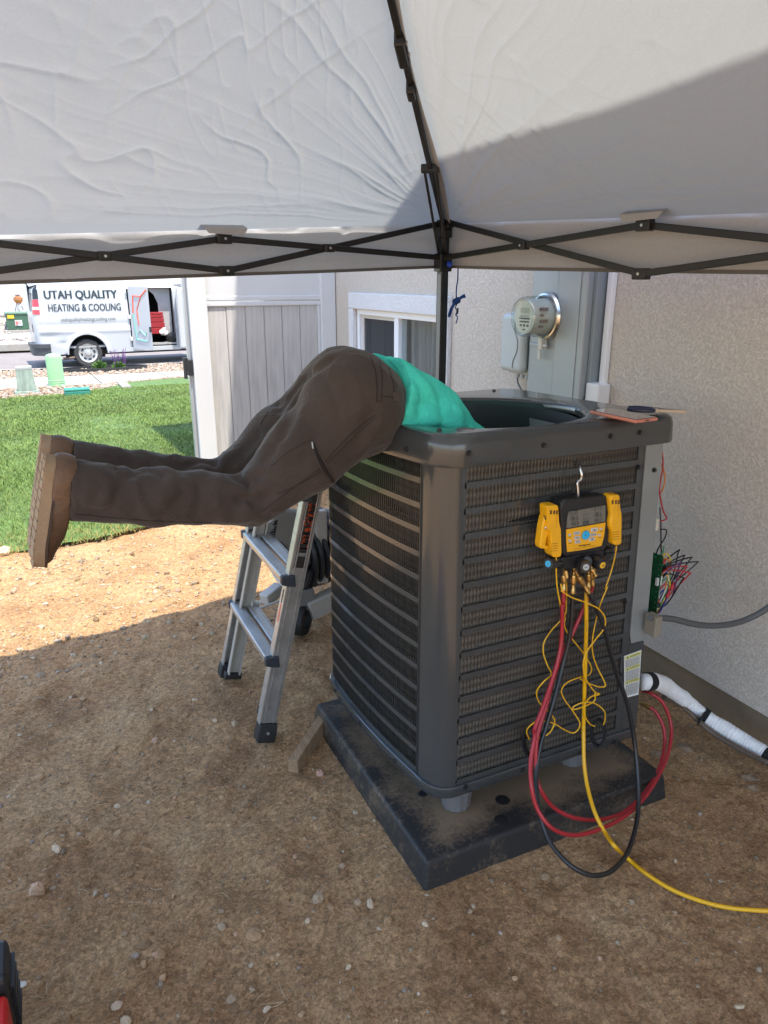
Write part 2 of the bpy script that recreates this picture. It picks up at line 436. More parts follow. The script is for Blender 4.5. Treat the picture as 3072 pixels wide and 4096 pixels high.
PAL = np.array([(0.42,0.33,0.23),(0.34,0.25,0.165),(0.46,0.35,0.23),(0.46,0.3,0.2),(0.27,0.21,0.15),(0.24,0.16,0.09),(0.5,0.4,0.28),(0.31,0.235,0.155)])
def gravel(name, label, cat, x, y, r, zfun, seed, pal=PAL, bury=0.25, probs=None, sub=ICO0):
    g = np.random.default_rng(seed); Vs, Fs, Cs = [], [], []; off = 0
    x, y = np.asarray(x, float), np.asarray(y, float); n_ = len(x)
    z = np.broadcast_to(zfun(x, y), (n_,)); col = pal[g.choice(len(pal), n_, p=probs)]*g.uniform(0.8, 1.15, (n_, 1))
    ang = g.uniform(0, 6.283, n_); S = np.asarray(r)[:, None]*g.uniform(0.7, 1.3, (n_, 3))
    for j in range(len(sub)):
        V, Fc = sub[j]; i = np.arange(j, n_, len(sub)); m_ = len(i)
        if m_ == 0: continue
        P = V[None]*S[i][:, None, :]; ca, sa = np.cos(ang[i])[:, None], np.sin(ang[i])[:, None]
        Q = np.stack([P[..., 0]*ca-P[..., 1]*sa+x[i][:, None], P[..., 0]*sa+P[..., 1]*ca+y[i][:, None], P[..., 2]+(z[i]+S[i, 2]*(0.6-bury*1.6))[:, None]], -1)
        Vs.append(Q.reshape(-1, 3)); Fs.append((Fc[None]+(np.arange(m_)*len(V))[:, None, None]+off).reshape(-1, 3)); off += m_*len(V)
        Cs.append(np.repeat(col[i], len(V), 0))
    V, Fc, C_ = np.concatenate(Vs), np.concatenate(Fs), np.concatenate(Cs)
    me = mesh_of(name, V, Fc, stone_mat)
    at = me.color_attributes.new('col', 'FLOAT_COLOR', 'POINT'); at.data.foreach_set('color', np.concatenate([C_, np.ones((len(C_), 1))], 1).ravel())
    o = bpy.data.objects.new(name, me); COL.objects.link(o)
    return tag(o, label, cat, kind='stuff')
def yz(x, y): return yard_z(x, y)+gz(y)
g = np.random.default_rng(21)
n = 19000
x = g.uniform(-1.5, XW-0.05, n); y = 0.6+3.8*g.random(n)**0.8
k = (vnoise(x*3, y*3, 9.2) > g.uniform(-1.1, 0.6, n)) & ~((x > 0.72) & (x < 1.47) & (y > 1.24) & (y < 2.0))
x, y = x[k], y[k]; r = np.clip(np.exp(g.normal(-6.0, 0.48, len(x))), 0.0013, 0.011)
gravel('gravel', 'fine pale pebbles scattered through the bare dirt', 'pebbles', x, y, r, yz, 5, probs=[.17,.3,.04,.05,.02,.2,.02,.2])
n = 4600
x = g.uniform(-1.3, 1.6, n); y = g.uniform(2.75, 4.6, n); k = (vnoise(x*2.4, y*2.4, 4.2) > g.uniform(-1.0, 0.5, n)) & (y < lawn_near(x)+0.08); x, y = x[k], y[k]
r = np.clip(np.exp(g.normal(-5.05, 0.45, len(x))), 0.003, 0.02)
gravel('gravel', 'larger pale gravel lying in the sunny dirt strip by the lawn', 'pebbles', x, y, r, yz, 6, probs=[.24,.1,.28,.1,.06,.03,.19,0])
n = 900
x = g.uniform(-1.5, XW-0.05, n); y = 0.7+3.3*g.random(n)**0.8
k = (vnoise(x*1.7, y*1.7, 2.2) > g.uniform(-0.9, 0.7, n)) & ~((x > 0.68) & (x < 1.5) & (y > 1.2) & (y < 2.05)); x, y = x[k], y[k]
gravel('dirt_clods', 'small crumbly clods of soil half buried in the yard', 'clods', x, y, np.clip(np.exp(g.normal(-4.9, 0.4, len(x))), 0.004, 0.018), yz, 8, np.array([(0.4,0.255,0.135),(0.34,0.21,0.11),(0.45,0.3,0.17),(0.3,0.19,0.1)]), 0.42, sub=[ico(2, s_+80, 0.6) for s_ in range(8)])
n = 620
x = g.uniform(-1.5, XW-0.05, n); y = 0.7+3.0*g.random(n)**0.7
k = (vnoise(x*2.1, y*2.1, 6.6) > g.uniform(-1.0, 0.7, n)) & ~((x > 0.68) & (x < 1.5) & (y > 1.2) & (y < 2.05)); x, y = x[k], y[k]
gravel('gravel', 'scattered pale angular pebbles on the shaded dirt', 'pebbles', x, y, np.clip(np.exp(g.normal(-5.35, 0.35, len(x))), 0.003, 0.011), yz, 14, np.array([(0.55,0.42,0.29),(0.5,0.36,0.25),(0.6,0.5,0.38),(0.42,0.3,0.19),(0.34,0.27,0.21)]), 0.25, sub=[ico(2, s_+120, 0.7) for s_ in range(8)])
# straw and twigs
straw_mat = mat('straw', (0.4, 0.3, 0.17), 0.8, var=0.3, vscale=30)
mb = MB(); g = np.random.default_rng(4)
spots = [(430,3190,45),(880,3550,40),(540,3550,30),(130,3690,40),(1090,3970,35),(240,3930,35),(250,2560,60),(560,2640,60),(120,2780,50),(400,2300,80),(640,2260,70),(2850,3550,40),(1330,3150,16),(720,2500,50)]
for sx, sy, k_ in spots:
    c = ong(sx, sy)
    for q in range(k_//4):
        p = c[:2]+g.normal(0, 0.028, 2)*(1+c[1]*0.35); L_ = g.uniform(0.012, 0.05); a = g.uniform(0, 6.28); bend = g.normal(0, 0.35)
        pts = [(p[0]+math.cos(a)*L_*(t-.5)-math.sin(a)*bend*L_*t*t, p[1]+math.sin(a)*L_*(t-.5)+math.cos(a)*bend*L_*t*t, float(yz(*p))+0.003+0.008*g.random()*t) for t in (0,.5,1)]
        mb.tube(pts, g.uniform(0.0004, 0.001), 4)
tag(mb.build('dry_straw', straw_mat, loc=(0,0,0)), 'wisps of dry straw and twigs lying on the dirt', 'straw', kind='stuff')

def stone(px, py, wpx, col, label, seed, flat=0.65, tall=None, group=None, cat='stone', name='stone'):
    p = ong(px, py); D = (p-EYE)@FWD; r = wpx/2*D/FPX
    V, Fc = ico(3, seed, 1.0); g = np.random.default_rng(seed)
    V = V*(1+0.05*fbm(V[:,0]*3+seed, V[:,1]*3, V[:,2]*3, 3))[:, None]
    a = g.uniform(0, 3.14); sc = np.array([1.0, g.uniform(0.62, 0.85), flat if tall is None else tall])*r; V = V*sc
    V = np.stack([V[:,0]*math.cos(a)-V[:,1]*math.sin(a), V[:,0]*math.sin(a)+V[:,1]*math.cos(a), V[:,2]], 1)
    V += [p[0], p[1], float(yz(p[0], p[1]))+sc[2]*0.45]
    m = mat('stone_%d_%d' % (int(col[0]*100), int(col[1]*100)), col, 0.9, var=0.22, vscale=45, bump=0.6, bscale=90, spec=0.2)
    return tag(link(name, V, Fc, m, smooth=True, sharp=28), label, cat, group)
TAN, PINK, WHT, GRY, DRK = (0.42,0.27,0.15), (0.45,0.28,0.18), (0.52,0.4,0.27), (0.36,0.265,0.17), (0.26,0.165,0.09)
stone(145, 3546, 74, (0.47,0.31,0.2), 'largest loose rock, tan and pointed, at the left edge of the dirt', 101, tall=0.9)
stone(1275, 3596, 58, GRY, 'grey flattish rock in the dirt below the corner of the black pad', 102)
stone(1483, 3603, 46, WHT, 'round cream pebble right of the grey rock in front of the pad', 103)
stone(1430, 3600, 34, GRY, 'small grey pebble between the grey rock and the cream one', 104)
stone(886, 3705, 38, GRY, 'speckled grey oval pebble in the middle of the foreground dirt', 105)
stone(985, 3214, 56, DRK, 'brown half-buried stone in the dirt below the ladder', 106, flat=0.5)
stone(226, 3397, 46, WHT, 'jagged white stone above the pointed tan rock', 107)
stone(466, 3207, 28, WHT, 'small white stone left of the half-buried brown one', 108)
stone(1278, 3094, 40, (0.5,0.3,0.22), 'pinkish red stone beside the black pad', 109)
stone(154, 3090, 36, TAN, 'brown angular stone far left in the shaded dirt', 110)
stone(470, 3320, 42, TAN, 'flat tan stone right of the jagged white one', 111, flat=0.4)
stone(922, 3967, 44, GRY, 'long grey green chip of rock near the bottom edge', 112, flat=0.4)
stone(1067, 4021, 36, WHT, 'pale cube-like stone near the bottom edge', 113)
stone(1008, 3944, 28, GRY, 'round grey pebble just above the pale cube-like stone', 114)
stone(502, 4075, 50, WHT, 'cream stone cut by the bottom edge of the picture', 115)
stone(651, 3899, 36, TAN, 'tan angular stone above the bottom edge', 116)
stone(77, 3908, 46, (0.6,0.56,0.48), 'broken white flake beside the red toolbox', 117, flat=0.25)
stone(466, 4012, 46, (0.5,0.38,0.26), 'flat pale stone near the bottom left', 118, flat=0.3)
stone(15, 2222, 72, (0.52,0.4,0.27), 'smooth round cobble at the end of the lawn edge', 119, tall=0.75)
stone(2962, 4012, 40, WHT, 'pale oval stone in the bottom right corner', 120)
clod = (0.26, 0.18, 0.115)
stone(2743, 2990, 74, clod, 'wide flat clod of dried mud between the red hose and the white pipe', 121, flat=0.4, cat='clod', name='mud_clod')
stone(2630, 3008, 64, clod, 'crumbled mud clod right behind the red hose loop', 122, flat=0.4, cat='clod', name='mud_clod')
stone(2998, 3118, 66, clod, 'upper mud clod at the right edge under the white pipe', 123, flat=0.4, cat='clod', name='mud_clod')
stone(3010, 3158, 52, clod, 'lower mud clod at the right edge under the white pipe', 124, flat=0.45, cat='clod', name='mud_clod')
for i, (sx, sy, w) in enumerate([(574,3845,34),(620,3818,30),(1230,3668,28),(497,3718,26),(380,3696,24),(940,3725,26),(1393,3854,30),(885,3640,24),(352,3890,28),(690,3560,20),(780,2800,26),(300,2655,30),(340,2690,34),(620,2960,34),(860,2890,22),(940,2900,40),(330,2780,26),(1180,3420,22),(1700,3700,30),(1880,3640,26),(2060,3900,26),(2400,3820,24),(2700,3450,22),(250,3340,20),(455,2985,26),(700,3190,20)]):
    stone(sx, sy, w, (TAN, PINK, WHT, GRY)[i % 4], 'small loose stone lying on the shaded dirt', 130+i, group='small stones on the shaded dirt')
# ================================================================== street beyond the lawn
conc = mat('concrete', (0.28, 0.258, 0.222), 0.9, var=0.12, vscale=6, bump=0.3, bscale=90)
asph = mat('asphalt', (0.2, 0.175, 0.165), 0.9, var=0.15, vscale=1.2, bump=0.6, bscale=150)
def pgrid(name, near_pts, far_pts, m, dz, n=24, xr=None):
    """strip of ground between two picture lines, carried on past the frame"""
    a = [ong(*p) for p in near_pts]; b = [ong(*p) for p in far_pts]
    return a, b
def line_at(pts):
    P = [ong(*p) for p in pts]; xs_, ys_ = [p[0] for p in P], [p[1] for p in P]
    s0 = (ys_[1]-ys_[0])/(xs_[1]-xs_[0]); s1 = (ys_[-1]-ys_[-2])/(xs_[-1]-xs_[-2])
    s0 = max(-0.15, min(0.15, s0)); s1 = max(-0.15, min(0.15, s1))
    xs2 = [xs_[0]-40]+xs_+[xs_[-1]+40]; ys2 = [ys_[0]-40*s0*0.3]+ys_+[ys_[-1]+40*s1*0.3]
    return lambda x: np.interp(x, xs2, ys2)
swn = line_at([(0,1560),(260,1548),(470,1536),(745,1512)])
swf = line_at([(0,1521),(380,1506),(745,1488)])
cbn = line_at([(0,1487),(330,1474),(745,1455)])
def strip(name, fn, ff, m, dz, kind='structure', nxx=80, x0=-30, x1=30, nt=3):
    xs_ = np.linspace(x0, x1, nxx+1); t = np.linspace(0, 1, nt+1)
    Y = fn(xs_)[None]*(1-t[:, None])+ff(xs_)[None]*t[:, None]; X = np.broadcast_to(xs_[None], Y.shape); Z = gz(Y)+dz
    V = np.stack([X.ravel(), Y.ravel(), Z.ravel()], 1); w = nxx+1
    I = (np.arange(nt)[:, None]*w+np.arange(nxx)[None]).ravel()
    return tag(link(name, V, np.stack([I, I+1, I+w+1, I+w], 1), m, loc=(0,0,0)), kind=kind)
# sidewalk: separate slabs
swroot = bpy.data.objects.new('sidewalk', None); COL.objects.link(swroot); tag(swroot, kind='structure')
edges = np.arange(-12.4, 14.1, 1.35)
for i in range(len(edges)-1):
    a, b = edges[i]+0.008, edges[i+1]-0.008
    P = [(a, swn(a), gz(swn(a))), (b, swn(b), gz(swn(b))), (b, swf(b), gz(swf(b))), (a, swf(a), gz(swf(a)))]
    MB().prism([(p[0], p[1], p[2]-0.05) for p in P], (0, 0, 0.08)).build('slab', conc, swroot, bevel=0.008)
# concrete mowing edge between lawn and rock bed
p0, p1 = ong(478, 1530), ong(505, 1558)
MB().bar((p0[0], p0[1]-0.25, p0[2]+0.02), (p1[0], p1[1]-0.1, p1[2]+0.03), 0.16, 0.08).build('concrete_edging', conc, None, bevel=0.008)
tag(bpy.data.objects['concrete_edging'], 'short pale concrete edging block where lawn meets sidewalk', 'edging')
soil = mat('rock_bed_soil', (0.42, 0.35, 0.27), 0.95, var=0.3, vscale=25, bump=1, bscale=50)
strip('rock_bed', lambda x: swn(x)-1.6, swn, soil, -0.012)
strip('park_strip', swf, lambda x: cbn(x), soil, -0.004)
# kerb and gutter
strip('kerb', cbn, lambda x: cbn(x)+0.18, conc, 0.035)
KY = lambda x: cbn(x)+0.18
xs_ = np.linspace(-30, 30, 41); mb = MB()
for i in range(40):
    a, b = xs_[i], xs_[i+1]; mb.add([(a, KY(a), gz(KY(a))+0.035), (b, KY(b), gz(KY(b))+0.035), (b, KY(b)+0.03, -0.80), (a, KY(a)+0.03, -0.80)], [(3,2,1,0)])
tag(mb.build('kerb_face', conc, loc=(0,0,0)), kind='structure')
YC = float(KY(1.0))
ROADZ = float(ong(361, 1468)[2])-0.12
mb = MB(); mb.add([(-80, YC-0.3, ROADZ), (80, YC-0.3, ROADZ), (80, 27.2, ROADZ), (-80, 27.2, ROADZ)], [(0,1,2,3)]); tag(mb.build('road', asph, loc=(0,0,0)), kind='structure')
# park-strip and bed stones
PALB = np.array([(0.38,0.29,0.2),(0.42,0.35,0.29),(0.34,0.23,0.17),(0.27,0.23,0.19),(0.44,0.36,0.27)])
ICOS = [ico(1, s+50, 0.8) for s in range(8)]
def bed_stones(fn, ff, n, seed, label, x0=-2.5, x1=4.6, keep=None):
    g = np.random.default_rng(seed); x = g.uniform(x0, x1, n); t = g.random(n); y = fn(x)*(1-t)+ff(x)*t
    if keep is not None: k = keep(x, y); x, y = x[k], y[k]
    gravel('river_rock', label, 'rocks', x, y, g.uniform(0.018, 0.042, len(x)), lambda a, b: gz(b), seed, PALB, 0.1, sub=ICOS)
bed_stones(lambda x: np.minimum(lawn_far(x)-0.03, swn(x)-0.02), swn, 1500, 31, 'pale pink and tan rock bed between the lawn and the sidewalk', x1=2.7)
bc = ong(420, 1482)
bed_stones(swf, cbn, 2600, 32, 'pale tan river rock filling the strip between sidewalk and kerb', keep=lambda x, y: ~((np.abs(x-bc[0])/0.95+np.abs(y-bc[1])/0.75) < 1))
# planting bed with two plants
bed = thing('planting_bed', 'small dark mulch bed with black edging beside the road', 'flower bed', bc)
bw, bd = 0.98, 0.62
ring = [(bc[0]+bw*math.cos(a)*(1 if abs(math.cos(a)) < .9 else 1), bc[1]+bd*math.sin(a), gz(bc[1]+bd*math.sin(a))) for a in np.linspace(0, 2*math.pi, 24, endpoint=False)]
mb = MB(); mb.prism([(p[0], p[1], p[2]-0.03) for p in ring], (0, 0, 0.06)); mb.build('mulch', mat('mulch', (0.035,0.022,0.016), 0.95, var=0.5, vscale=40, bump=1, bscale=60), bed)
mb = MB()
for i in range(24):
    a, b = np.array(ring[i]), np.array(ring[(i+1) % 24]); mb.bar(a+[0,0,.03], b+[0,0,.03], 0.03, 0.12)
mb.build('edging', mat('black_rubber', (0.02,0.02,0.02), 0.6), bed)
leafm = mat('leaf_green', (0.09,0.17,0.035), 0.6, var=0.4, vscale=20)
def tuft(p, h, w, n, seed):
    g = np.random.default_rng(seed); mb = MB()
    for i in range(n):
        a = g.uniform(0, 6.28); rr = w*g.random()**0.6; x, y = p[0]+rr*math.cos(a), p[1]+rr*math.sin(a); z = p[2]+h*g.uniform(0.2, 1)*(1-0.4*(rr/w)**2)
        d = np.array([math.cos(a)*g.uniform(.2,1), math.sin(a)*g.uniform(.2,1), g.uniform(0.1, 1)]); d /= np.linalg.norm(d); s = g.uniform(0.025, 0.05); q = np.cross(d, [g.normal(), g.normal(), g.normal()]); q /= np.linalg.norm(q)
        c = np.array([x, y, z]); mb.add([c-d*s, c+q*s*0.35, c+d*s, c-q*s*0.35], [(0,1,2,3)])
    for i in range(9):
        a = g.uniform(0, 6.28); mb.tube([p, (p[0]+w*.6*math.cos(a), p[1]+w*.6*math.sin(a), p[2]+h*.7)], 0.004, 4)
    return mb
pa = ong(400, 1482)
o = tuft(pa, 0.24, 0.17, 420, 1).build('leafy_plant', leafm); tag(o, 'low round green plant at the left of the mulch bed', 'plant')
pb = ong(478, 1480)
pl = thing('flowering_plant', 'green plant with tall purple flower spikes in the mulch bed', 'plant', pb)
tuft(pb, 0.2, 0.15, 360, 2).build('foliage', leafm, pl)
purple = mat('purple_petals', (0.16,0.035,0.2), 0.7, var=0.35, vscale=40)
g = np.random.default_rng(9)
for i in range(8):
    b_ = np.array(pb)+[g.uniform(-.17, .17), g.uniform(-.1, .1), 0.12]; t_ = b_+[g.uniform(-.07, .07), 0, g.uniform(.28, .42)]; mb = MB()
    mb.tube([b_, b_*.5+t_*.5, t_], [0.006, 0.005, 0.003], 5)
    for k in range(34):
        f_ = g.uniform(0.3, 1); c = b_*(1-f_)+t_*f_; d = g.normal(size=3)*0.016; q = np.cross(d, [0, 0, 1])*0.7; mb.add([c, c+d*.6+q*.5, c+d*1.3, c+d*.6-q*.5], [(0,1,2,3)])
    mb.build('flower_spike', purple, pl)
# far side of the road
strip('far_kerb', lambda x: 0*x+26.9, lambda x: 0*x+27.3, conc, 0.16, nxx=4, x0=-60, x1=60)
mb = MB(); mb.add([(-60, 26.9, -0.8), (60, 26.9, -0.8), (60, 26.9, gz(26.9)+.16), (-60, 26.9, gz(26.9)+.16)], [(0,1,2,3)]); tag(mb.build('far_kerb_face', conc, loc=(0,0,0)), kind='structure')
fgrav = mat('far_gravel', (0.3,0.27,0.235), 0.95, var=0.3, vscale=14, bump=1, bscale=18, detail=10)
strip('far_gravel_bank', lambda x: 0*x+27.3, lambda x: 0*x+31.4, fgrav, 0.02, nxx=4, x0=-60, x1=60, nt=6)
strip('far_sidewalk', lambda x: 0*x+28.1, lambda x: 0*x+28.7, conc, 0.03, nxx=4, x0=-60, x1=60)
g = np.random.default_rng(77); n = 1600; x = g.uniform(-3, 3, n); y = g.uniform(27.4, 31.2, n); k = (y < 28.1) | (y > 28.7); x, y = x[k], y[k]
gravel('river_rock', 'grey white gravel on the bank across the road', 'rocks', x, y, g.uniform(0.03, 0.07, len(x)), lambda a, b: gz(b)+0.01, 78, np.array([(0.4,0.37,0.32),(0.3,0.27,0.24),(0.46,0.42,0.37)]), 0.15, sub=ICOS)
vinyl = mat('white_vinyl', (0.55, 0.55, 0.54), 0.4, var=0.04, vscale=3)
# white fence across the road: posts and panels
ff = thing('far_fence', 'white vinyl fence across the road behind the grill', 'fence', (0, 31.3, 0.1))
for i, xx in enumerate(np.arange(-12.9, 14, 2.44)):
    MB().box((xx-.065, 31.235, -.05), (xx+.065, 31.365, 2.05)).build('post', vinyl, ff)
    MB().box((xx+.07, 31.26, 0.1), (xx+2.37, 31.30, 0.28)).build('rail', vinyl, ff)
    MB().box((xx+.07, 31.26, 1.8), (xx+2.37, 31.30, 1.95)).build('rail', vinyl, ff)
    mb = MB()
    for k_ in range(14): a = xx+.07+k_*.1645; mb.box((a+.004, 31.27, .28), (a+.1605, 31.29, 1.8))
    mb.build('panel', vinyl, ff)
# green transformer box
tp = ony(75, 1321, 28.95); D_ = 28.95
def fx(zx, zy, Y=28.95): return ony(zx/2.074, 1080+zy/2.074, Y)
tb = thing('transformer_box', 'green metal transformer cabinet with an orange sticker on the gravel bank', 'utility box', fx(155, 500))
a, b = fx(62, 500), fx(250, 500); a2, b2 = fx(58, 368), fx(240, 368)
gm = mat('utility_green', (0.045,0.1,0.055), 0.5, var=0.15, vscale=4)
mb = MB(); z0, z1 = a[2], a2[2]
mb.prism([(a[0], 28.95, z0), (b[0], 28.95, z0), (b[0], 28.95, z1), (a[0], 28.95, z1)], (0, 1.0, 0)); mb.build('cabinet', gm, tb, bevel=0.03)
MB().prism([(a[0]-.03, 28.92, z1-.01), (b[0]+.03, 28.92, z1-.01), (b[0]+.03, 28.92, z1+.06), (a[0]-.03, 28.92, z1+.06)], (0, 1.06, 0)).build('lid', mat('utility_green_top', (0.1,0.17,0.12), 0.6), tb, bevel=0.02)
MB().box((a[0]-.12, 28.8, z0-.14), (b[0]+.12, 30.1, z0)).build('pad', conc, tb, bevel=0.01)
c0, c1 = fx(58, 375, 28.9), fx(118, 402, 28.9); MB().box((c0[0], 28.925, c1[2]), (c1[0], 28.945, c0[2])).build('warning_sticker', mat('sticker_orange', (0.75,0.4,0.02), 0.5), tb)
c0, c1 = fx(122, 418, 28.9), fx(187, 460, 28.9); MB().box((c0[0], 28.925, c1[2]), (c1[0], 28.945, c0[2])).build('notice_sticker', mat('sticker_white', (0.75,0.72,0.7), 0.5), tb)
c0, c1 = fx(126, 422, 28.9), fx(152, 456, 28.9)
mb = MB()
for k_ in range(5): zz = c0[2]+(c1[2]-c0[2])*(k_+.3)/5; mb.box((c0[0], 28.915, zz-.018), (c1[0]+.1*(k_ % 2), 28.92, zz))
mb.build('print', mat('print_red', (0.6,0.12,0.08), 0.6), tb)
# copper kettle grill
gc = fx(150, 245, 30.2); gb = fx(150, 340, 30.2)
gr = thing('kettle_grill', 'copper lidded kettle grill on a grey stand before the white fence', 'grill', gb)
rad = (fx(190, 245, 30.2)[0]-fx(108, 245, 30.2)[0])/2
cop = mat('copper_enamel', (0.45,0.17,0.05), 0.28, metal=0.5)
zc = gc[2]
MB().lathe([(0.01, -rad*.95), (rad*.5, -rad*.82), (rad*.85, -rad*.45), (rad, 0)], (gc[0], 30.2, zc), n=28).build('bowl', cop, gr, smooth=True)
MB().lathe([(rad*1.03, -0.02), (rad*.95, rad*.38), (rad*.6, rad*.7), (rad*.2, rad*.83), (0.005, rad*.85)], (gc[0], 30.2, zc), n=28).build('lid', mat('copper_lid', (0.36,0.14,0.05), 0.3, metal=0.5), gr, smooth=True)
MB().box((gc[0]-.09, 30.17, zc+rad*.85), (gc[0]+.09, 30.23, zc+rad*1.08)).build('handle', mat('dark_plastic', (0.02,0.02,0.022), 0.5), gr, bevel=0.01)
stm = mat('grey_stand', (0.4,0.39,0.37), 0.5, metal=0.4)
hz = zc-rad*.8-gb[2]
MB().lathe([(rad*.5, 0), (rad*.3, hz*.8), (rad*.25, hz)], (gc[0], 30.2, gb[2]), n=20).build('ash_catcher', stm, gr, smooth=True)
for a in (0.6, 2.7, 4.7):
    MB().cyl((gc[0]+rad*.4*math.cos(a), 30.2+rad*.4*math.sin(a), zc-rad*.6), (gc[0]+rad*1.0*math.cos(a), 30.2+rad*.9*math.sin(a), gb[2]), 0.02, n=8).build('leg', stm, gr)
wc = fx(192, 330, 30.0); MB().tube([np.array(wc)+[0.11*math.cos(a), 0, 0.11*math.sin(a)+.05] for a in np.linspace(0, 6.283, 16, endpoint=False)], 0.03, 8, closed=True).build('wheel', mat('white_plastic', (0.7,0.7,0.68), 0.5), gr)
MB().cyl((gc[0]-rad*1.02, 30.2, zc), (gc[0]-rad*1.25, 30.2, zc+.01), 0.03, n=8).build('side_handle', stm, gr)

# utility posts in the rock bed
def fg(zx, zy): return ong(zx/2.074, 1080+zy/2.074)
def sc(p): return ((np.array(p)-EYE)@FWD)/FPX/2.074     # metres per pixel of the enlarged view there
p = fg(475, 968); s = sc(p)
pd = thing('round_pedestal', 'pale green round utility pedestal standing by the sidewalk', 'pedestal', p)
lg = mat('pedestal_green', (0.27,0.5,0.25), 0.5, var=0.08, vscale=5)
r_ = 63*s
MB().lathe([(r_*1.02, 0), (r_*1.02, 58*s), (r_*1.0, 60*s)], p, n=28).build('base', lg, pd, smooth=True)
for k_ in range(3): MB().lathe([(r_*1.0, (14+17*k_)*s), (r_*1.06, (16+17*k_)*s), (r_*1.06, (22+17*k_)*s), (r_*1.0, (24+17*k_)*s)], p, n=28).build('rib', lg, pd, smooth=True)
MB().lathe([(r_*.99, 58*s), (r_*.985, 235*s), (r_*.95, 250*s), (r_*.85, 260*s), (r_*.5, 268*s), (0.004, 270*s)], p, n=28).build('cap', lg, pd, smooth=True)
p = fg(228, 1028); s = sc(p)
pq = thing('square_pedestal', 'weathered grey green tapered utility pedestal left of the round one', 'pedestal', p)
gg = mat('weathered_green', (0.22,0.27,0.22), 0.8, var=0.35, vscale=6, stretch=(2,2,0.5))
def frustum(mb, c, w0, d0, w1, d1, h, z0=0):
    c = np.array(c); V = [c+[i*w0, j*d0, z0] for i, j in ((-1,-1),(1,-1),(1,1),(-1,1))]+[c+[i*w1, j*d1, z0+h] for i, j in ((-1,-1),(1,-1),(1,1),(-1,1))]
    return mb.add(V, [(3,2,1,0),(4,5,6,7),(0,1,5,4),(1,2,6,5),(2,3,7,6),(3,0,4,7)])
frustum(MB(), p, 95*s, 80*s, 88*s, 75*s, 32*s).build('base', gg, pq, bevel=0.01)
frustum(MB(), p, 72*s, 62*s, 58*s, 50*s, 190*s, 30*s).build('body', gg, pq, bevel=0.012)
frustum(MB(), p, 61*s, 53*s, 60*s, 52*s, 26*s, 200*s).build('cap', mat('weathered_cap', (0.3,0.31,0.29), 0.8, var=0.2, vscale=9), pq, bevel=0.01)
p = fg(645, 1045); s = sc(p)
vb = thing('valve_box', 'low teal plastic valve box lid at the lawn edge', 'valve box', p)
tl_ = mat('valve_green', (0.02,0.17,0.12), 0.55, var=0.12, vscale=8)
frustum(MB(), p, 102*s, 60*s, 96*s, 56*s, 48*s).build('body', tl_, vb, bevel=0.012)
frustum(MB(), p, 98*s, 58*s, 97*s, 57*s, 16*s, 48*s).build('lid', mat('valve_lid', (0.025,0.2,0.145), 0.5, var=0.1, vscale=9), vb, bevel=0.008)
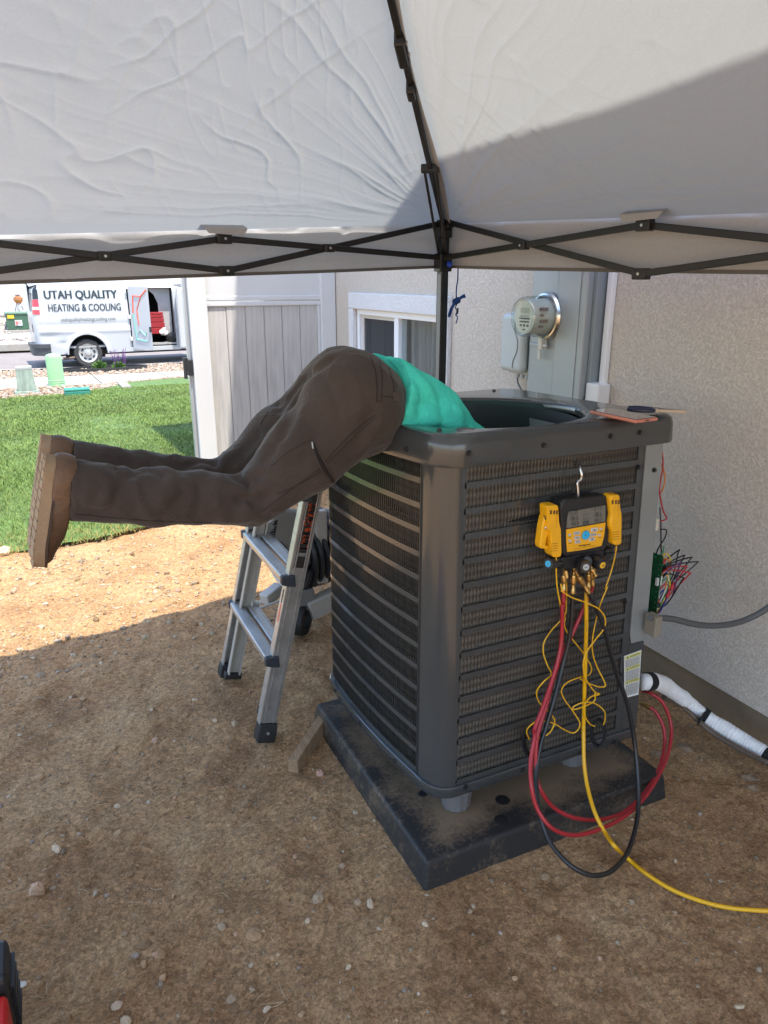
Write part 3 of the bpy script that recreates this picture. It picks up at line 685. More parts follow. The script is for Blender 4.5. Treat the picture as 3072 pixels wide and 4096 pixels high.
# ================================================================== house, fence
def stucco_material():
    m = bpy.data.materials.new('stucco'); m.use_nodes = True
    nt = m.node_tree; N = nt.nodes; L = nt.links; b = N['Principled BSDF']
    b.inputs['Roughness'].default_value = 0.9; b.inputs['Specular IOR Level'].default_value = 0.2
    o = N.new('ShaderNodeTexCoord').outputs['Object']
    def worms(scale, seed, wid):
        mp = N.new('ShaderNodeMapping'); mp.inputs['Location'].default_value = (seed, seed*2.3, seed*1.7); L.new(o, mp.inputs[0])
        n = N.new('ShaderNodeTexNoise'); n.inputs['Scale'].default_value = scale; n.inputs['Detail'].default_value = 2.5; n.inputs['Distortion'].default_value = 0.7; L.new(mp.outputs[0], n.inputs['Vector'])
        s_ = N.new('ShaderNodeMath'); s_.operation = 'SUBTRACT'; s_.inputs[1].default_value = 0.5; L.new(n.outputs[0], s_.inputs[0])
        a_ = N.new('ShaderNodeMath'); a_.operation = 'ABSOLUTE'; L.new(s_.outputs[0], a_.inputs[0])
        m_ = N.new('ShaderNodeMapRange'); m_.interpolation_type = 'SMOOTHSTEP'; m_.inputs[1].default_value = 0.0; m_.inputs[2].default_value = wid; L.new(a_.outputs[0], m_.inputs[0])
        k_ = N.new('ShaderNodeTexNoise'); k_.inputs['Scale'].default_value = scale*0.9; L.new(mp.outputs[0], k_.inputs['Vector'])
        g_ = N.new('ShaderNodeMapRange'); g_.inputs[1].default_value = 0.46; g_.inputs[2].default_value = 0.56; L.new(k_.outputs[0], g_.inputs[0])
        x_ = N.new('ShaderNodeMath'); x_.operation = 'MAXIMUM'; L.new(m_.outputs[0], x_.inputs[0]); L.new(g_.outputs[0], x_.inputs[1]); return x_.outputs[0]
    w1, w2 = worms(80, 0.0, 0.06), worms(118, 3.1, 0.06)
    mxx = N.new('ShaderNodeMath'); mxx.operation = 'MULTIPLY'; L.new(w1, mxx.inputs[0]); L.new(w2, mxx.inputs[1])
    n2 = N.new('ShaderNodeTexNoise'); n2.inputs['Scale'].default_value = 90; n2.inputs['Detail'].default_value = 5; L.new(o, n2.inputs['Vector'])
    bp = N.new('ShaderNodeBump'); bp.inputs['Strength'].default_value = 0.65; bp.inputs['Distance'].default_value = 0.003; L.new(mxx.outputs[0], bp.inputs['Height'])
    b2 = N.new('ShaderNodeBump'); b2.inputs['Strength'].default_value = 0.3; b2.inputs['Distance'].default_value = 0.003; L.new(n2.outputs[0], b2.inputs['Height']); L.new(bp.outputs[0], b2.inputs['Normal']); L.new(b2.outputs[0], b.inputs['Normal'])
    n3 = N.new('ShaderNodeTexNoise'); n3.inputs['Scale'].default_value = 1.5; n3.inputs['Detail'].default_value = 4; L.new(o, n3.inputs['Vector'])
    r3 = N.new('ShaderNodeValToRGB'); r3.color_ramp.elements[0].color = (0.55,0.485,0.41,1); r3.color_ramp.elements[1].color = (0.63,0.56,0.475,1); L.new(n3.outputs[0], r3.inputs[0])
    m3 = N.new('ShaderNodeMix'); m3.data_type = 'RGBA'; m3.blend_type = 'MULTIPLY'; m3.inputs[0].default_value = 1.0; L.new(r3.outputs[0], m3.inputs[6])
    r4 = N.new('ShaderNodeValToRGB'); r4.color_ramp.elements[0].color = (0.88,0.87,0.865,1); L.new(mxx.outputs[0], r4.inputs[0]); L.new(r4.outputs[0], m3.inputs[7]); L.new(m3.outputs[2], b.inputs['Base Color'])
    return m
STUC = stucco_material()
house = thing('house', 'house with grey textured stucco wall on a brown concrete footing', 'house', (XW, 0, 0))
wy0, wy1 = onx(1812, 1186, XW)[1], onx(1407, 1169, XW)[1]          # stucco trim of window
iy0, iy1 = onx(1764, 1262, XW)[1], onx(1425, 1234, XW)[1]; wz1 = onx(1425, 1234, XW)[2]; tz1 = onx(1407, 1169, XW)[2]
wz0, tz0 = wz1-0.92, wz1-0.99
def wallbox(y0, y1, z0, z1, nm='wall'):
    return MB().box((XW, y0, z0), (XW+0.2, y1, z1)).build(nm, STUC, house)
HY0, HY1, HTOP = -7.0, 6.55, 4.95
mb = MB()
for (a, b, c, d) in ((HY0, iy0, 0.12, HTOP), (iy1, HY1, 0.12, HTOP), (iy0, iy1, wz1, HTOP), (iy0, iy1, 0.12, wz0)):
    mb.box((XW, a, c), (XW+0.2, b, d))
mb.build('wall', STUC, house)
MB().box((XW+.02, HY1-.2, 0.12), (XW+8, HY1, HTOP)).build('front_wall', STUC, house)
MB().box((XW+.02, HY0, 0.12), (XW+8, HY0+.2, HTOP)).build('rear_wall', STUC, house)
MB().box((XW+0.012, HY0, -0.3), (XW+0.2, HY1, 0.122)).build('footing', mat('footing', (0.2,0.145,0.09), 0.9, var=0.2, vscale=5, bump=0.4, bscale=60), house)
# eave and roof above the frame
whp = mat('white_trim', (0.8,0.8,0.8), 0.45)
EAVE_X = 1.655
MB().box((EAVE_X, HY0-.3, 4.86), (XW+.1, HY1+.05, 4.90)).build('soffit', whp, house)
MB().box((EAVE_X-.02, HY0-.3, 4.86), (EAVE_X, HY1+.05, 5.04)).build('fascia', whp, house)
MB().prism([(EAVE_X-.03, HY0-.3, 5.04), (EAVE_X+4.4, HY0-.3, 6.7), (EAVE_X+8.8, HY0-.3, 5.04)], (0, HY1-HY0+.35, 0)).build('roof', mat('shingle', (0.1,0.095,0.09), 0.95, var=0.3, vscale=20, bump=1, bscale=60), house)
# window: stucco trim, vinyl frame, two panes, screen, curtain, room
t = 0.028
mb = MB()
mb.box((XW-t, wy0, wz1), (XW+.001, wy1, tz1)); mb.box((XW-t, wy0, tz0), (XW+.001, wy1, wz0)); mb.box((XW-t, wy0, wz0), (XW+.001, iy0, wz1)); mb.box((XW-t, iy1, wz0), (XW+.001, wy1, wz1))
STUC2 = STUC.copy(); STUC2.name = 'stucco_trim'
for n_ in STUC2.node_tree.nodes:
    if n_.type == 'VALTORGB' and abs(n_.color_ramp.elements[0].color[0]-0.55) < .01:
        n_.color_ramp.elements[0].color = (0.68,0.67,0.66,1); n_.color_ramp.elements[1].color = (0.74,0.73,0.72,1)
mb.build('window_trim', STUC2, house, bevel=0.006)
win = mat('window_vinyl', (0.78,0.79,0.81), 0.35)
mid = float(onx(1577, 1262, XW)[1])
wf = MB(); fw = 0.035
wf.box((XW+.005, iy0, wz1-fw), (XW+.075, iy1, wz1)); wf.box((XW+.005, iy0, wz0), (XW+.075, iy1, wz0+fw)); wf.box((XW+.005, iy0, wz0+fw), (XW+.075, iy0+fw, wz1-fw)); wf.box((XW+.005, iy1-fw, wz0+fw), (XW+.075, iy1, wz1-fw)); wf.box((XW+.012, mid-.028, wz0+fw), (XW+.07, mid+.028, wz1-fw))
WF = wf.build('window', win, house, bevel=0.003)
scr = mat('insect_screen', (0.05,0.052,0.058), 0.8, spec=0.1)
# screen frame and mesh in the far half
sf = MB(); a, b, c, d, w = mid+.03, iy1-fw, wz0+fw, wz1-fw, 0.022
sf.box((XW+.028, a, d-w), (XW+.04, b, d)); sf.box((XW+.028, a, c), (XW+.04, b, c+w)); sf.box((XW+.028, a, c+w), (XW+.04, a+w, d-w)); sf.box((XW+.028, b-w, c+w), (XW+.04, b, d-w))
sf.build('screen_frame', mat('screen_frame', (0.55,0.52,0.47), 0.5), WF)
sm = bpy.data.materials.new('screen_mesh'); sm.use_nodes = True
nt = sm.node_tree; tr = nt.nodes.new('ShaderNodeBsdfTransparent'); ms = nt.nodes.new('ShaderNodeMixShader'); ms.inputs[0].default_value = 0.62
nt.nodes['Principled BSDF'].inputs['Base Color'].default_value = (0.05,0.053,0.06,1); nt.nodes['Principled BSDF'].inputs['Roughness'].default_value = 0.9
nt.links.new(tr.outputs[0], ms.inputs[1]); nt.links.new(nt.nodes['Principled BSDF'].outputs[0], ms.inputs[2]); nt.links.new(ms.outputs[0], nt.nodes['Material Output'].inputs[0])
MB().add([(XW+.034, a+w, c+w), (XW+.034, b-w, c+w), (XW+.034, b-w, d-w), (XW+.034, a+w, d-w)], [(0,1,2,3)]).build('screen_mesh', sm, WF)
def glass(name, rough=0.02, refl=0.35, tint=(0.9,0.95,0.95)):
    m = bpy.data.materials.new(name); m.use_nodes = True; nt = m.node_tree
    nt.nodes.remove(nt.nodes['Principled BSDF'])
    g_ = nt.nodes.new('ShaderNodeBsdfGlossy'); g_.inputs['Roughness'].default_value = rough
    t_ = nt.nodes.new('ShaderNodeBsdfTransparent'); t_.inputs[0].default_value = tuple(tint)+(1,)
    lw_ = nt.nodes.new('ShaderNodeLayerWeight'); lw_.inputs[0].default_value = 0.5
    fr = nt.nodes.new('ShaderNodeMath'); fr.operation = 'POWER'; fr.inputs[1].default_value = 4.0; nt.links.new(lw_.outputs['Facing'], fr.inputs[0])
    ad = nt.nodes.new('ShaderNodeMath'); ad.operation = 'MULTIPLY_ADD'; ad.inputs[1].default_value = 0.9; ad.inputs[2].default_value = refl; ad.use_clamp = True
    mx = nt.nodes.new('ShaderNodeMixShader')
    nt.links.new(fr.outputs[0], ad.inputs[0]); nt.links.new(ad.outputs[0], mx.inputs[0]); nt.links.new(t_.outputs[0], mx.inputs[1]); nt.links.new(g_.outputs[0], mx.inputs[2]); nt.links.new(mx.outputs[0], nt.nodes['Material Output'].inputs[0])
    return m
GLS = glass('window_glass', 0.01, 0.05)
for (a, b, xx, nm) in ((iy0+fw, mid-.028, XW+.035, 'pane'), (mid+.028, iy1-fw, XW+.055, 'pane')):
    MB().box((xx, a, wz0+fw), (xx+.004, b, wz1-fw)).build(nm, GLS, WF)
room = mat('room_dark', (0.05,0.048,0.046), 0.9)
rm = MB(); rm.box((XW+.21, iy0-.3, wz0-.3), (XW+1.6, iy1+.3, wz1+.3)); rm.f = [f[::-1] for i, f in enumerate(rm.f) if i != 5]
rm.build('room', room, house)
cm = mat('curtain', (0.26,0.235,0.22), 0.9, var=0.1, vscale=3)
def curtain(ya, yb, xx, folds, nm):
    n = 60
    MB().grid(lambda u, v: (xx+0.028*math.sin(u*folds*6.283)+0.012*math.sin(u*folds*15+1), ya+(yb-ya)*u+0.03*(1-v)*math.sin(u*6), wz0-.05+(wz1-wz0+.1)*v), n, 6).build(nm, cm, house, smooth=True, sharp=0)
curtain(iy0+.0, mid+.05, XW+.12, 7, 'curtain')
# fence panel between house and yard opening
PX0, PX1 = ony(740, 1120, YFEN)[0], ony(815, 1125, YFEN)[0]
RX0, RX1 = ony(1272, 1220, YFEN)[0], XW-0.004
zr0 = ony(1000, 1224, YFEN)[2]
FT = 1.58
fen = thing('privacy_fence', 'vinyl fence panel with grey wood-grain planks and white rails joining the house', 'fence', ((PX0+RX1)/2, YFEN, 0))
W = PX1-PX0
MB().box((PX0, YFEN-W/2, -.02), (PX1, YFEN+W/2, FT+.12)).build('post', vinyl, fen, bevel=0.006)
frustum(MB(), ((PX0+PX1)/2, YFEN, FT+.12), W*.56, W*.56, W*.1, W*.1, 0.045).build('post_cap', vinyl, fen)
MB().box((RX0+.004, YFEN-W*.42, -.02), (RX1, YFEN+W*.42, FT+.1)).build('post', vinyl, fen, bevel=0.006)
MB().box((PX1-.01, YFEN-.028, zr0+.055), (RX0+.012, YFEN+.028, FT)).build('top_panel', vinyl, fen, bevel=0.004)
MB().box((PX1-.012, YFEN-.034, zr0), (RX0+.014, YFEN+.034, zr0+.03)).build('rail', vinyl, fen, bevel=0.006)
MB().box((PX1-.012, YFEN-.034, zr0+.034), (RX0+.014, YFEN+.034, zr0+.066)).build('rail', vinyl, fen, bevel=0.006)
MB().box((PX1-.012, YFEN-.034, 0.03), (RX0+.014, YFEN+.034, 0.17)).build('rail', vinyl, fen, bevel=0.006)
MB().box((RX0-.016, YFEN-.03, 0.17), (RX0+.003, YFEN+.03, zr0)).build('side_channel', vinyl, fen, bevel=0.003)
plankm = mat('grey_woodgrain', (0.5,0.475,0.44), 0.6, col2=(0.32,0.31,0.295), vscale=3.0, stretch=(14,1,0.9), detail=8, bump=0.25, bscale=30)
n_ = 6; pw = (RX0-.016-PX1)/n_
pme = None
for k_ in range(n_):
    a = PX1+k_*pw; mb = MB(); dy = 0.002*((k_*7) % 3)
    mb.prism([(a+.0012, YFEN-.0195-dy, .16), (a+.004, YFEN-.022-dy, .16), (a+pw-.004, YFEN-.022-dy, .16), (a+pw-.0012, YFEN-.0195-dy, .16), (a+pw-.0012, YFEN+.018, .16), (a+.0012, YFEN+.018, .16)], (0, 0, zr0-.155))
    o = mb.build('plank', plankm, fen, loc=(a, YFEN, 0.16+k_*0))
    o.location.z += 0
lm = mat('latch_black', (0.02,0.02,0.022), 0.45)
lx, lz = PX0, ony(757, 1465, YFEN)[2]
mb = MB(); mb.box((lx-.035, YFEN-.05, lz-.055), (lx+.004, YFEN-.01, lz+.045)); mb.box((lx-.06, YFEN-.045, lz-.02), (lx-.03, YFEN-.02, lz+.06)); mb.cyl((lx-.05, YFEN-.035, lz-.075), (lx-.05, YFEN-.035, lz-.02), 0.012, n=10)
mb.build('gate_latch', lm, fen, bevel=0.003)
MB().box((PX0-.022, YFEN-.02, .05), (PX0-.002, YFEN+.03, FT)).build('gate_stop', mat('alu_stop', (0.5,0.51,0.52), 0.4, metal=0.6), fen)

# ================================================================== electric meter, boxes, wall fittings
gpm = mat('panel_grey', (0.33,0.36,0.37), 0.45, var=0.05, vscale=3, metal=0.2)
bx_y0 = float(onx(2425, 1097, XW)[1])                               # near side against the wall
bxf = float(ony(2352, 1095, bx_y0)[0])                              # front face plane
by1 = float(onx(2130, 1095, bxf)[1]); bym = float(onx(2238, 1095, bxf)[1]); bz0 = 0.35
mp_ = thing('meter_panel', 'tall grey steel electric service panel on the stucco wall', 'electric panel', (bxf, (bx_y0+by1)/2, bz0))
MB().box((bxf, bx_y0, bz0), (XW-.002, bym-.002, 2.05)).build('breaker_section', gpm, mp_, bevel=0.006)
MB().box((bxf-.004, bx_y0+.03, bz0+.02), (bxf-.0005, bym-.006, 2.03)).build('door', gpm, mp_, bevel=0.002)
MB().box((bxf+.004, bym, bz0), (XW-.002, by1, 2.05)).build('meter_section', gpm, mp_, bevel=0.006)
MB().box((bxf+.03, bx_y0-.022, bz0), (XW-.002, bx_y0-.001, 2.05)).build('side_flange', mat('panel_grey_dark', (0.22,0.25,0.265), 0.45), mp_, bevel=0.004)
lzz = float(onx(2170, 1382, bxf)[2])
MB().box((bxf-.003, by1-.13, lzz-.007), (bxf+.006, by1-.01, lzz+.007)).build('hasp', gpm, mp_, bevel=0.002)
# meter: axis along -X
mc = onx(2193, 1265, bxf+.004); mr = 0.085
em = thing('electric_meter', 'round glass electric meter with steel ring on the grey panel', 'meter', (bxf, mc[1], mc[2]))
chrome = mat('steel_ring', (0.6,0.6,0.58), 0.22, metal=1.0)
MB().lathe([(mr*.96, 0), (mr*1.06, .004), (mr*1.08, .014), (mr*1.02, .024), (mr*.94, .026), (mr*.94, .0)], (bxf+.004, mc[1], mc[2]), (-1,0,0), 40).build('ring', chrome, em, smooth=True)
MB().lathe([(mr*.93, .02), (mr*.9, .1), (mr*.86, .118), (mr*.8, .124), (mr*.74, .12), (mr*.74, .112)], (bxf, mc[1], mc[2]), (-1,0,0), 40).build('housing', glass('meter_dome', 0.03, 0.09, (0.86,0.9,0.88)), em, smooth=True)
MB().lathe([(mr*.80, .012), (mr*.76, .1), (mr*.74, .1075), (0.0, .1075)], (bxf, mc[1], mc[2]), (-1,0,0), 40).build('meter_body', mat('meter_body', (0.6,0.6,0.55), 0.5), em, smooth=True, sharp=40)
MB().lathe([(0.001, .108), (mr*.75, .108)], (bxf, mc[1], mc[2]), (-1,0,0), 40).build('dial', mat('meter_dial', (0.66,0.67,0.6), 0.5), em)
MB().lathe([(0.0, .119), (mr*.74, .119)], (bxf, mc[1], mc[2]), (-1,0,0), 40).build('glass_cover', glass('meter_glass', 0.03, 0.03), em)
dk = mat('meter_print', (0.1,0.11,0.1), 0.5)
mxx_ = bxf-.1095
MB().box((mxx_, mc[1]-.028, mc[2]+.014), (mxx_+.001, mc[1]+.028, mc[2]+.034)).build('display', mat('meter_lcd', (0.42,0.45,0.38), 0.3), em)
mb = MB()
for zz, w_ in ((-.006,.034), (-.018,.03)): mb.box((mxx_, mc[1]-w_, mc[2]+zz-.0028), (mxx_+.001, mc[1]+w_, mc[2]+zz+.0028))
for q in (-.022, 0, .022): mb.box((mxx_, mc[1]+q-.006, mc[2]-.036), (mxx_+.001, mc[1]+q+.006, mc[2]-.028))
mb.box((mxx_, mc[1]-.008, mc[2]-.05), (mxx_+.001, mc[1]+.008, mc[2]-.045))
text_on(mb, '240V  60 Hz', (mxx_, mc[1]+.03, mc[2]+.006), (mxx_, mc[1]-.03, mc[2]+.006), (mxx_, mc[1]-.03, mc[2]), (mxx_, mc[1]+.03, mc[2]), (-.0006,0,0))
mb.build('print', dk, em)
mb = MB()
for q, (zz, h_) in enumerate(((.03,.012), (.008,.009), (-.014,.012), (-.034,.006))):
    a0 = -1.45
    for t_ in range(4):
        aa, ab = a0+t_*.14, a0+t_*.14+.11; rr = mr*.82
        mb.add([(bxf-.05-.02*(q % 2), mc[1]+rr*math.sin(aa), mc[2]+zz-h_/2), (bxf-.085, mc[1]+rr*math.sin(aa), mc[2]+zz-h_/2), (bxf-.085, mc[1]+rr*math.sin(aa), mc[2]+zz+h_/2), (bxf-.05-.02*(q % 2), mc[1]+rr*math.sin(aa), mc[2]+zz+h_/2)], [(0,1,2,3)])
mb.build('side_label', mat('label_brown', (0.3,0.2,0.17), 0.6), em)
sealm = mat('clear_seal', (0.55,0.54,0.5), 0.3)
mb = MB(); zz = mc[2]-mr*1.06
mb.box((bxf-.03, mc[1]-.012, zz-.035), (bxf, mc[1]+.012, zz+.008)); mb.cyl((bxf-.02, mc[1]-.03, zz-.02), (bxf-.02, mc[1]+.02, zz-.02), 0.006, n=8); mb.box((bxf-.022, mc[1]+.004, zz-.075), (bxf-.012, mc[1]+.02, zz-.04))
mb.build('seal', sealm, em, bevel=0.003)
# telecom box
t0, t1 = onx(2010, 1255, XW-.09), onx(2112, 1300, XW-.09); tzt, tzb = onx(2050, 1252, XW-.09)[2], onx(2050, 1488, XW-.09)[2]
ty0, ty1 = float(by1+.012), float(onx(2008, 1400, XW-.09)[1])
tcb = thing('telecom_box', 'rounded pale grey plastic telecom box left of the meter', 'utility box', (XW-.05, (ty0+ty1)/2, tzb))
tgm = mat('telecom_grey', (0.45,0.49,0.49), 0.45)
MB().box((XW-.055, ty0-.004, tzb-.012), (XW-.001, ty1+.004, tzt+.004)).build('back_plate', tgm, tcb, bevel=0.012, seg=3)
MB().box((XW-.105, ty0+.004, tzb), (XW-.058, ty1, tzt)).build('cover', tgm, tcb, bevel=0.024, seg=4)
mb = MB(); sp = spline([(XW-.107, ty0+.055, tzt-.02), (XW-.107, ty0+.055, (tzt+tzb)/2+.05), (XW-.107, ty0+.035, (tzt+tzb)/2+.015), (XW-.107, ty0+.035, (tzt+tzb)/2-.03), (XW-.107, ty0+.058, (tzt+tzb)/2-.07), (XW-.107, ty0+.062, tzb+.02)], 6)
mb.tube(sp, 0.0022, 5); mb.build('cover_ridge', mat('telecom_ridge', (0.3,0.33,0.33), 0.5), tcb)
for k_ in range(4): MB().cyl((XW-.03, ty0+.02+k_*.035, tzb-.03), (XW-.03, ty0+.02+k_*.035, tzb-.008), 0.011, n=10).build('grommet', tgm, tcb)
yy = ty1-.04
tag(MB().tube(spline([(XW-.03, yy, tzb-.028), (XW-.03, yy-.01, tzb-.06), (XW-.02, yy-.05, tzb-.1), (XW-.012, by1+.004, tzb-.13), (XW-.012, by1+.003, tzb-.6)]), 0.004, 6).build('telecom_cable', mat('cable_grey', (0.16,0.18,0.19), 0.5), smooth=True), 'thin grey cable dropping from the telecom box', 'cable')
# white raceway and connector right of panel
wy = bx_y0-.03
rz0 = float(onx(2395, 1655, XW)[2])
rw = thing('cable_raceway', 'white plastic raceway with a small white junction box at its foot', 'raceway', (XW, wy-.03, rz0))
wpm = mat('raceway_white', (0.72,0.72,0.72), 0.4)
MB().box((XW-.022, wy-.032, rz0+.11), (XW-.001, wy-.004, 2.2)).build('channel', wpm, rw, bevel=0.003)
mb = MB(); mb.box((XW-.06, wy-.05, rz0), (XW-.001, wy+.02, rz0+.12)); mb.build('junction_box', wpm, rw, bevel=0.006)
MB().cyl((XW-.04, wy+.018, rz0+.05), (XW-.04, wy+.034, rz0+.05), 0.02, n=14).build('port', mat('port_dark', (0.05,0.05,0.05), 0.5), rw)
# ================================================================== service van at the kerb
WHEEL = onz(361, 1468, ROADZ)
VS = ((WHEEL-EYE)@FWD)/FPX/2.074                                    # metres per px of the enlarged view
TR = 0.372
van = thing('service_van', 'white service van with lettering and its side doors open at the kerb', 'van', (WHEEL[0], WHEEL[1], ROADZ))
VROT = R(4.0)
ca_, sa_ = math.cos(VROT), math.sin(VROT)
def vw(x, y, z): return (WHEEL[0]+x*ca_-(y-0.02)*sa_, WHEEL[1]+x*sa_+(y-0.02)*ca_, ROADZ+z)   # x forward from rear axle, y away from us, z up
k0 = TR*2/(233*VS)                                                    # tyre decides scale
def zx(v): return (v-748)*VS*k0
def zz_(v): return (805-v)*VS*k0
paint = mat('van_white', (0.42,0.43,0.44), 0.28, coat=0.4, var=0.02, vscale=1)
VW = 1.98
TOPZ, SILL = zz_(128), zz_(690)
XR, XF = zx(352), 3.55
def sect(z):      # tumblehome: how far the side leans in at height z
    t = max(0, (z-1.05)/(TOPZ-1.05)); return 0.10*t**1.6+0.16*max(0, (z-(TOPZ-0.16))/0.16)**2.2+0.02*max(0, (0.9-z)/0.6)
def plan(u):      # path: rear centre -> rear corner -> along the kerb side; u in metres
    Rc = 0.22; a0 = VW/2-Rc
    if u < a0: return XR, VW/2-u, (-1, 0)
    u -= a0
    if u < Rc*math.pi/2: a = u/Rc; return XR+Rc*(1-math.cos(a)), Rc-Rc*math.sin(a), (-math.cos(a), -math.sin(a))
    u -= Rc*math.pi/2
    return XR+Rc+u, 0.0, (0, -1)
U_SIDE = (VW/2-0.22)+0.22*math.pi/2
def u_of(x): return U_SIDE+(x-XR-0.22)
door0, door1 = zx(1112), zx(1505)
def inrr(x, z, x0, x1, z0, z1, r):
    dx = max(x0+r-x, 0, x-(x1-r)); dz = max(z0+r-z, 0, z-(z1-r)); return r-math.hypot(dx, dz)
def shell(u, z, off=0.0):
    x, y, n = plan(u); lean = sect(z)
    d = 0.0
    if u > U_SIDE-0.1:
        q = inrr(x, z, zx(428), zx(1088), zz_(362), zz_(152), 0.09); d += -0.014*min(1, max(0, q/0.03+0.3))
        d += 0.018*math.exp(-((z-zz_(505))/0.05)**2)-0.012*math.exp(-((z-zz_(450))/0.06)**2)
        d += -0.03*math.exp(-((x-zx(460))/0.25)**2-((z-zz_(540))/0.12)**2)-0.022*math.exp(-((x-zx(560))/0.16)**2-((z-zz_(600))/0.06)**2)
        rw_ = math.hypot(x, z-TR); d += 0.03*math.exp(-((rw_-0.53)/0.05)**2)*(1 if z > SILL else 0)
    else:
        d += -0.02*(1 if 0.15 < u < 0.7 and 1.45 < z < 1.95 else 0)
    e = -lean+d+off
    return vw(x+n[0]*e, y+n[1]*e, z)
UM = u_of(2.5)
def side_keep(u, v):
    U = u*UM; z = SILL+(TOPZ-SILL)*v; x, y, n = plan(U)
    if U > U_SIDE-0.2:
        if math.hypot(x, z-TR) < 0.5: return False
        if door0 < x < door1 and SILL+.12 < z < TOPZ-0.09: return False
    return True
mb = MB(); mb.grid(lambda u, v: shell(u*UM, SILL+(TOPZ-SILL)*v), 150, 60, side_keep)
body = mb.build('body', paint, van, smooth=True, sharp=50)
# far side, roof, front as closed shapes
mb = MB(); mb.grid(lambda u, v: (lambda p: p)(vw(XR+.05+(XF-.3-XR)*u, VW-sect(SILL+(TOPZ-SILL)*v), SILL+(TOPZ-SILL)*v)), 20, 20); mb.build('far_side', paint, van, smooth=True)
mb = MB(); mb.grid(lambda u, v: vw(XR+.03+(2.6-XR)*u, sect(TOPZ)+(VW-2*sect(TOPZ))*v, TOPZ+0.07*math.sin(math.pi*v)**0.6-0.05*(max(0, .06-u)/.06)**2), 24, 20); mb.build('roof', paint, van, smooth=True)
mb = MB(); mb.grid(lambda u, v: vw(XR+.02+.1*max(0, (v*(TOPZ-SILL)+SILL-1.0))*.1, VW/2+(VW/2-.1)*u, SILL+(TOPZ-SILL)*v), 8, 8); mb.build('rear_door', paint, van)
# front end
prof = [(2.45, SILL), (XF+.55, SILL), (XF+.62, .7), (XF+.5, 1.05), (XF-.1, 1.22), (XF-.75, TOPZ-.12), (2.45, TOPZ-.03)]
MB().prism([vw(a, .09, b) for a, b in prof], np.array(vw(0, VW-.09, 0))-np.array(vw(0, .09, 0))+0).build('cab', paint, van, bevel=0.06, seg=3)
MB().prism([vw(a, .07, b) for a, b in [(2.75, 1.25), (XF-.2, 1.25), (XF-.72, TOPZ-.2), (2.75, TOPZ-.2)]], np.array(vw(0, .1, 0))-np.array(vw(0, .07, 0))).build('cab_window', mat('dark_glass', (0.01,0.012,0.014), 0.08), van)
floor = mat('van_floor', (0.3,0.3,0.29), 0.7, var=0.2, vscale=6)
MB().prism([vw(a, b, .52) for a, b in ((XR+.1, .04), (2.5, .04), (2.5, VW-.05), (XR+.1, VW-.05))], (0, 0, .05)).build('floor', floor, van)
blk = mat('van_black', (0.012,0.012,0.013), 0.6)
MB().prism([vw(a, b, .30) for a, b in ((XR+.2, .3), (XF, .3), (XF, VW-.3), (XR+.2, VW-.3))], (0, 0, .2)).build('chassis', blk, van)
# sill below door
MB().prism([vw(a, b, SILL) for a, b in ((door0-.02, .005), (2.5, .005), (2.5, .12), (door0-.02, .12))], (0, 0, .12)).build('sill', paint, van, bevel=0.01)
MB().prism([vw(a, b, SILL+.121) for a, b in ((door0, .03), (door1, .03), (door1, .3), (door0, .3))], (0, 0, .02)).build('step', blk, van)
# interior liner: dark bay
lin = mat('van_interior', (0.04,0.038,0.037), 0.9, var=0.3, vscale=4)
mb = MB(); mb.box((0,0,0),(1,1,1)); mb.v = [vw(XR+.3+(2.45-XR-.3)*x, .35+(VW-.55)*y, .575+(TOPZ-.68)*z) for x, y, z in mb.v]; mb.f = [f[::-1] for i, f in enumerate(mb.f) if i not in (2,)]
mb.build('cargo_bay', lin, van)
# white curved cabinet panel, tool drawers, rags
MB().prism([vw(a, .34, b) for a, b in [(zx(1395), zz_(570)), (zx(1500), zz_(570)), (zx(1500), zz_(160)), (zx(1300), zz_(160)), (zx(1360), zz_(215)), (zx(1390), zz_(290))]], np.array(vw(0, .04, 0))-np.array(vw(0, 0, 0))).build('cabinet_panel', mat('cabinet_grey', (0.4,0.39,0.38), 0.7, var=0.15, vscale=5), van)
redm = mat('tool_red', (0.28,0.012,0.018), 0.4)
tools = thing('tool_drawers', 'red stacked tool drawers seen through the open van door', 'tool chest', vw(zx(1340), .2, .60))
for i, (za, zb) in enumerate(((365,385),(388,412),(416,448),(452,495),(499,550))):
    MB().prism([vw(zx(q), .16, zz_(zb)) for q in (1283+i*2, 1415+i*2)]+[vw(zx(q), .16, zz_(za)) for q in (1415+i*2, 1283+i*2)], np.array(vw(0, .55, 0))-np.array(vw(0, .16, 0))).build('drawer', redm, tools, bevel=0.008)
V_, F_ = ico(2, 5, 0.8)
for i, (a, b, r_) in enumerate(((1395,530,.085),(1425,545,.07),(1405,515,.06))):
    pass
Vr = np.concatenate([V_*r_*[1,.8,1]+np.array(vw(zx(a), .13, zz_(b))) for a, b, r_ in ((1392,535,.09),(1424,546,.075),(1408,516,.07))]); Fr = np.concatenate([F_+k_*len(V_) for k_ in range(3)])
tag(link('rag_bundle', Vr, Fr, mat('rag_white', (0.75,0.74,0.72), 0.9, bump=0.6, bscale=30)), 'crumpled white rag beside the red drawers in the van', 'rag')
V2 = ico(2, 8, 0.8)
tag(link('black_bag', V2[0]*[.16,.12,.2]+np.array(vw(zx(1470), .15, zz_(600)))+[0,0,.05], V2[1], mat('bag_black', (0.012,0.012,0.014), 0.5), smooth=True), 'black bag on the sill inside the van door', 'bag')
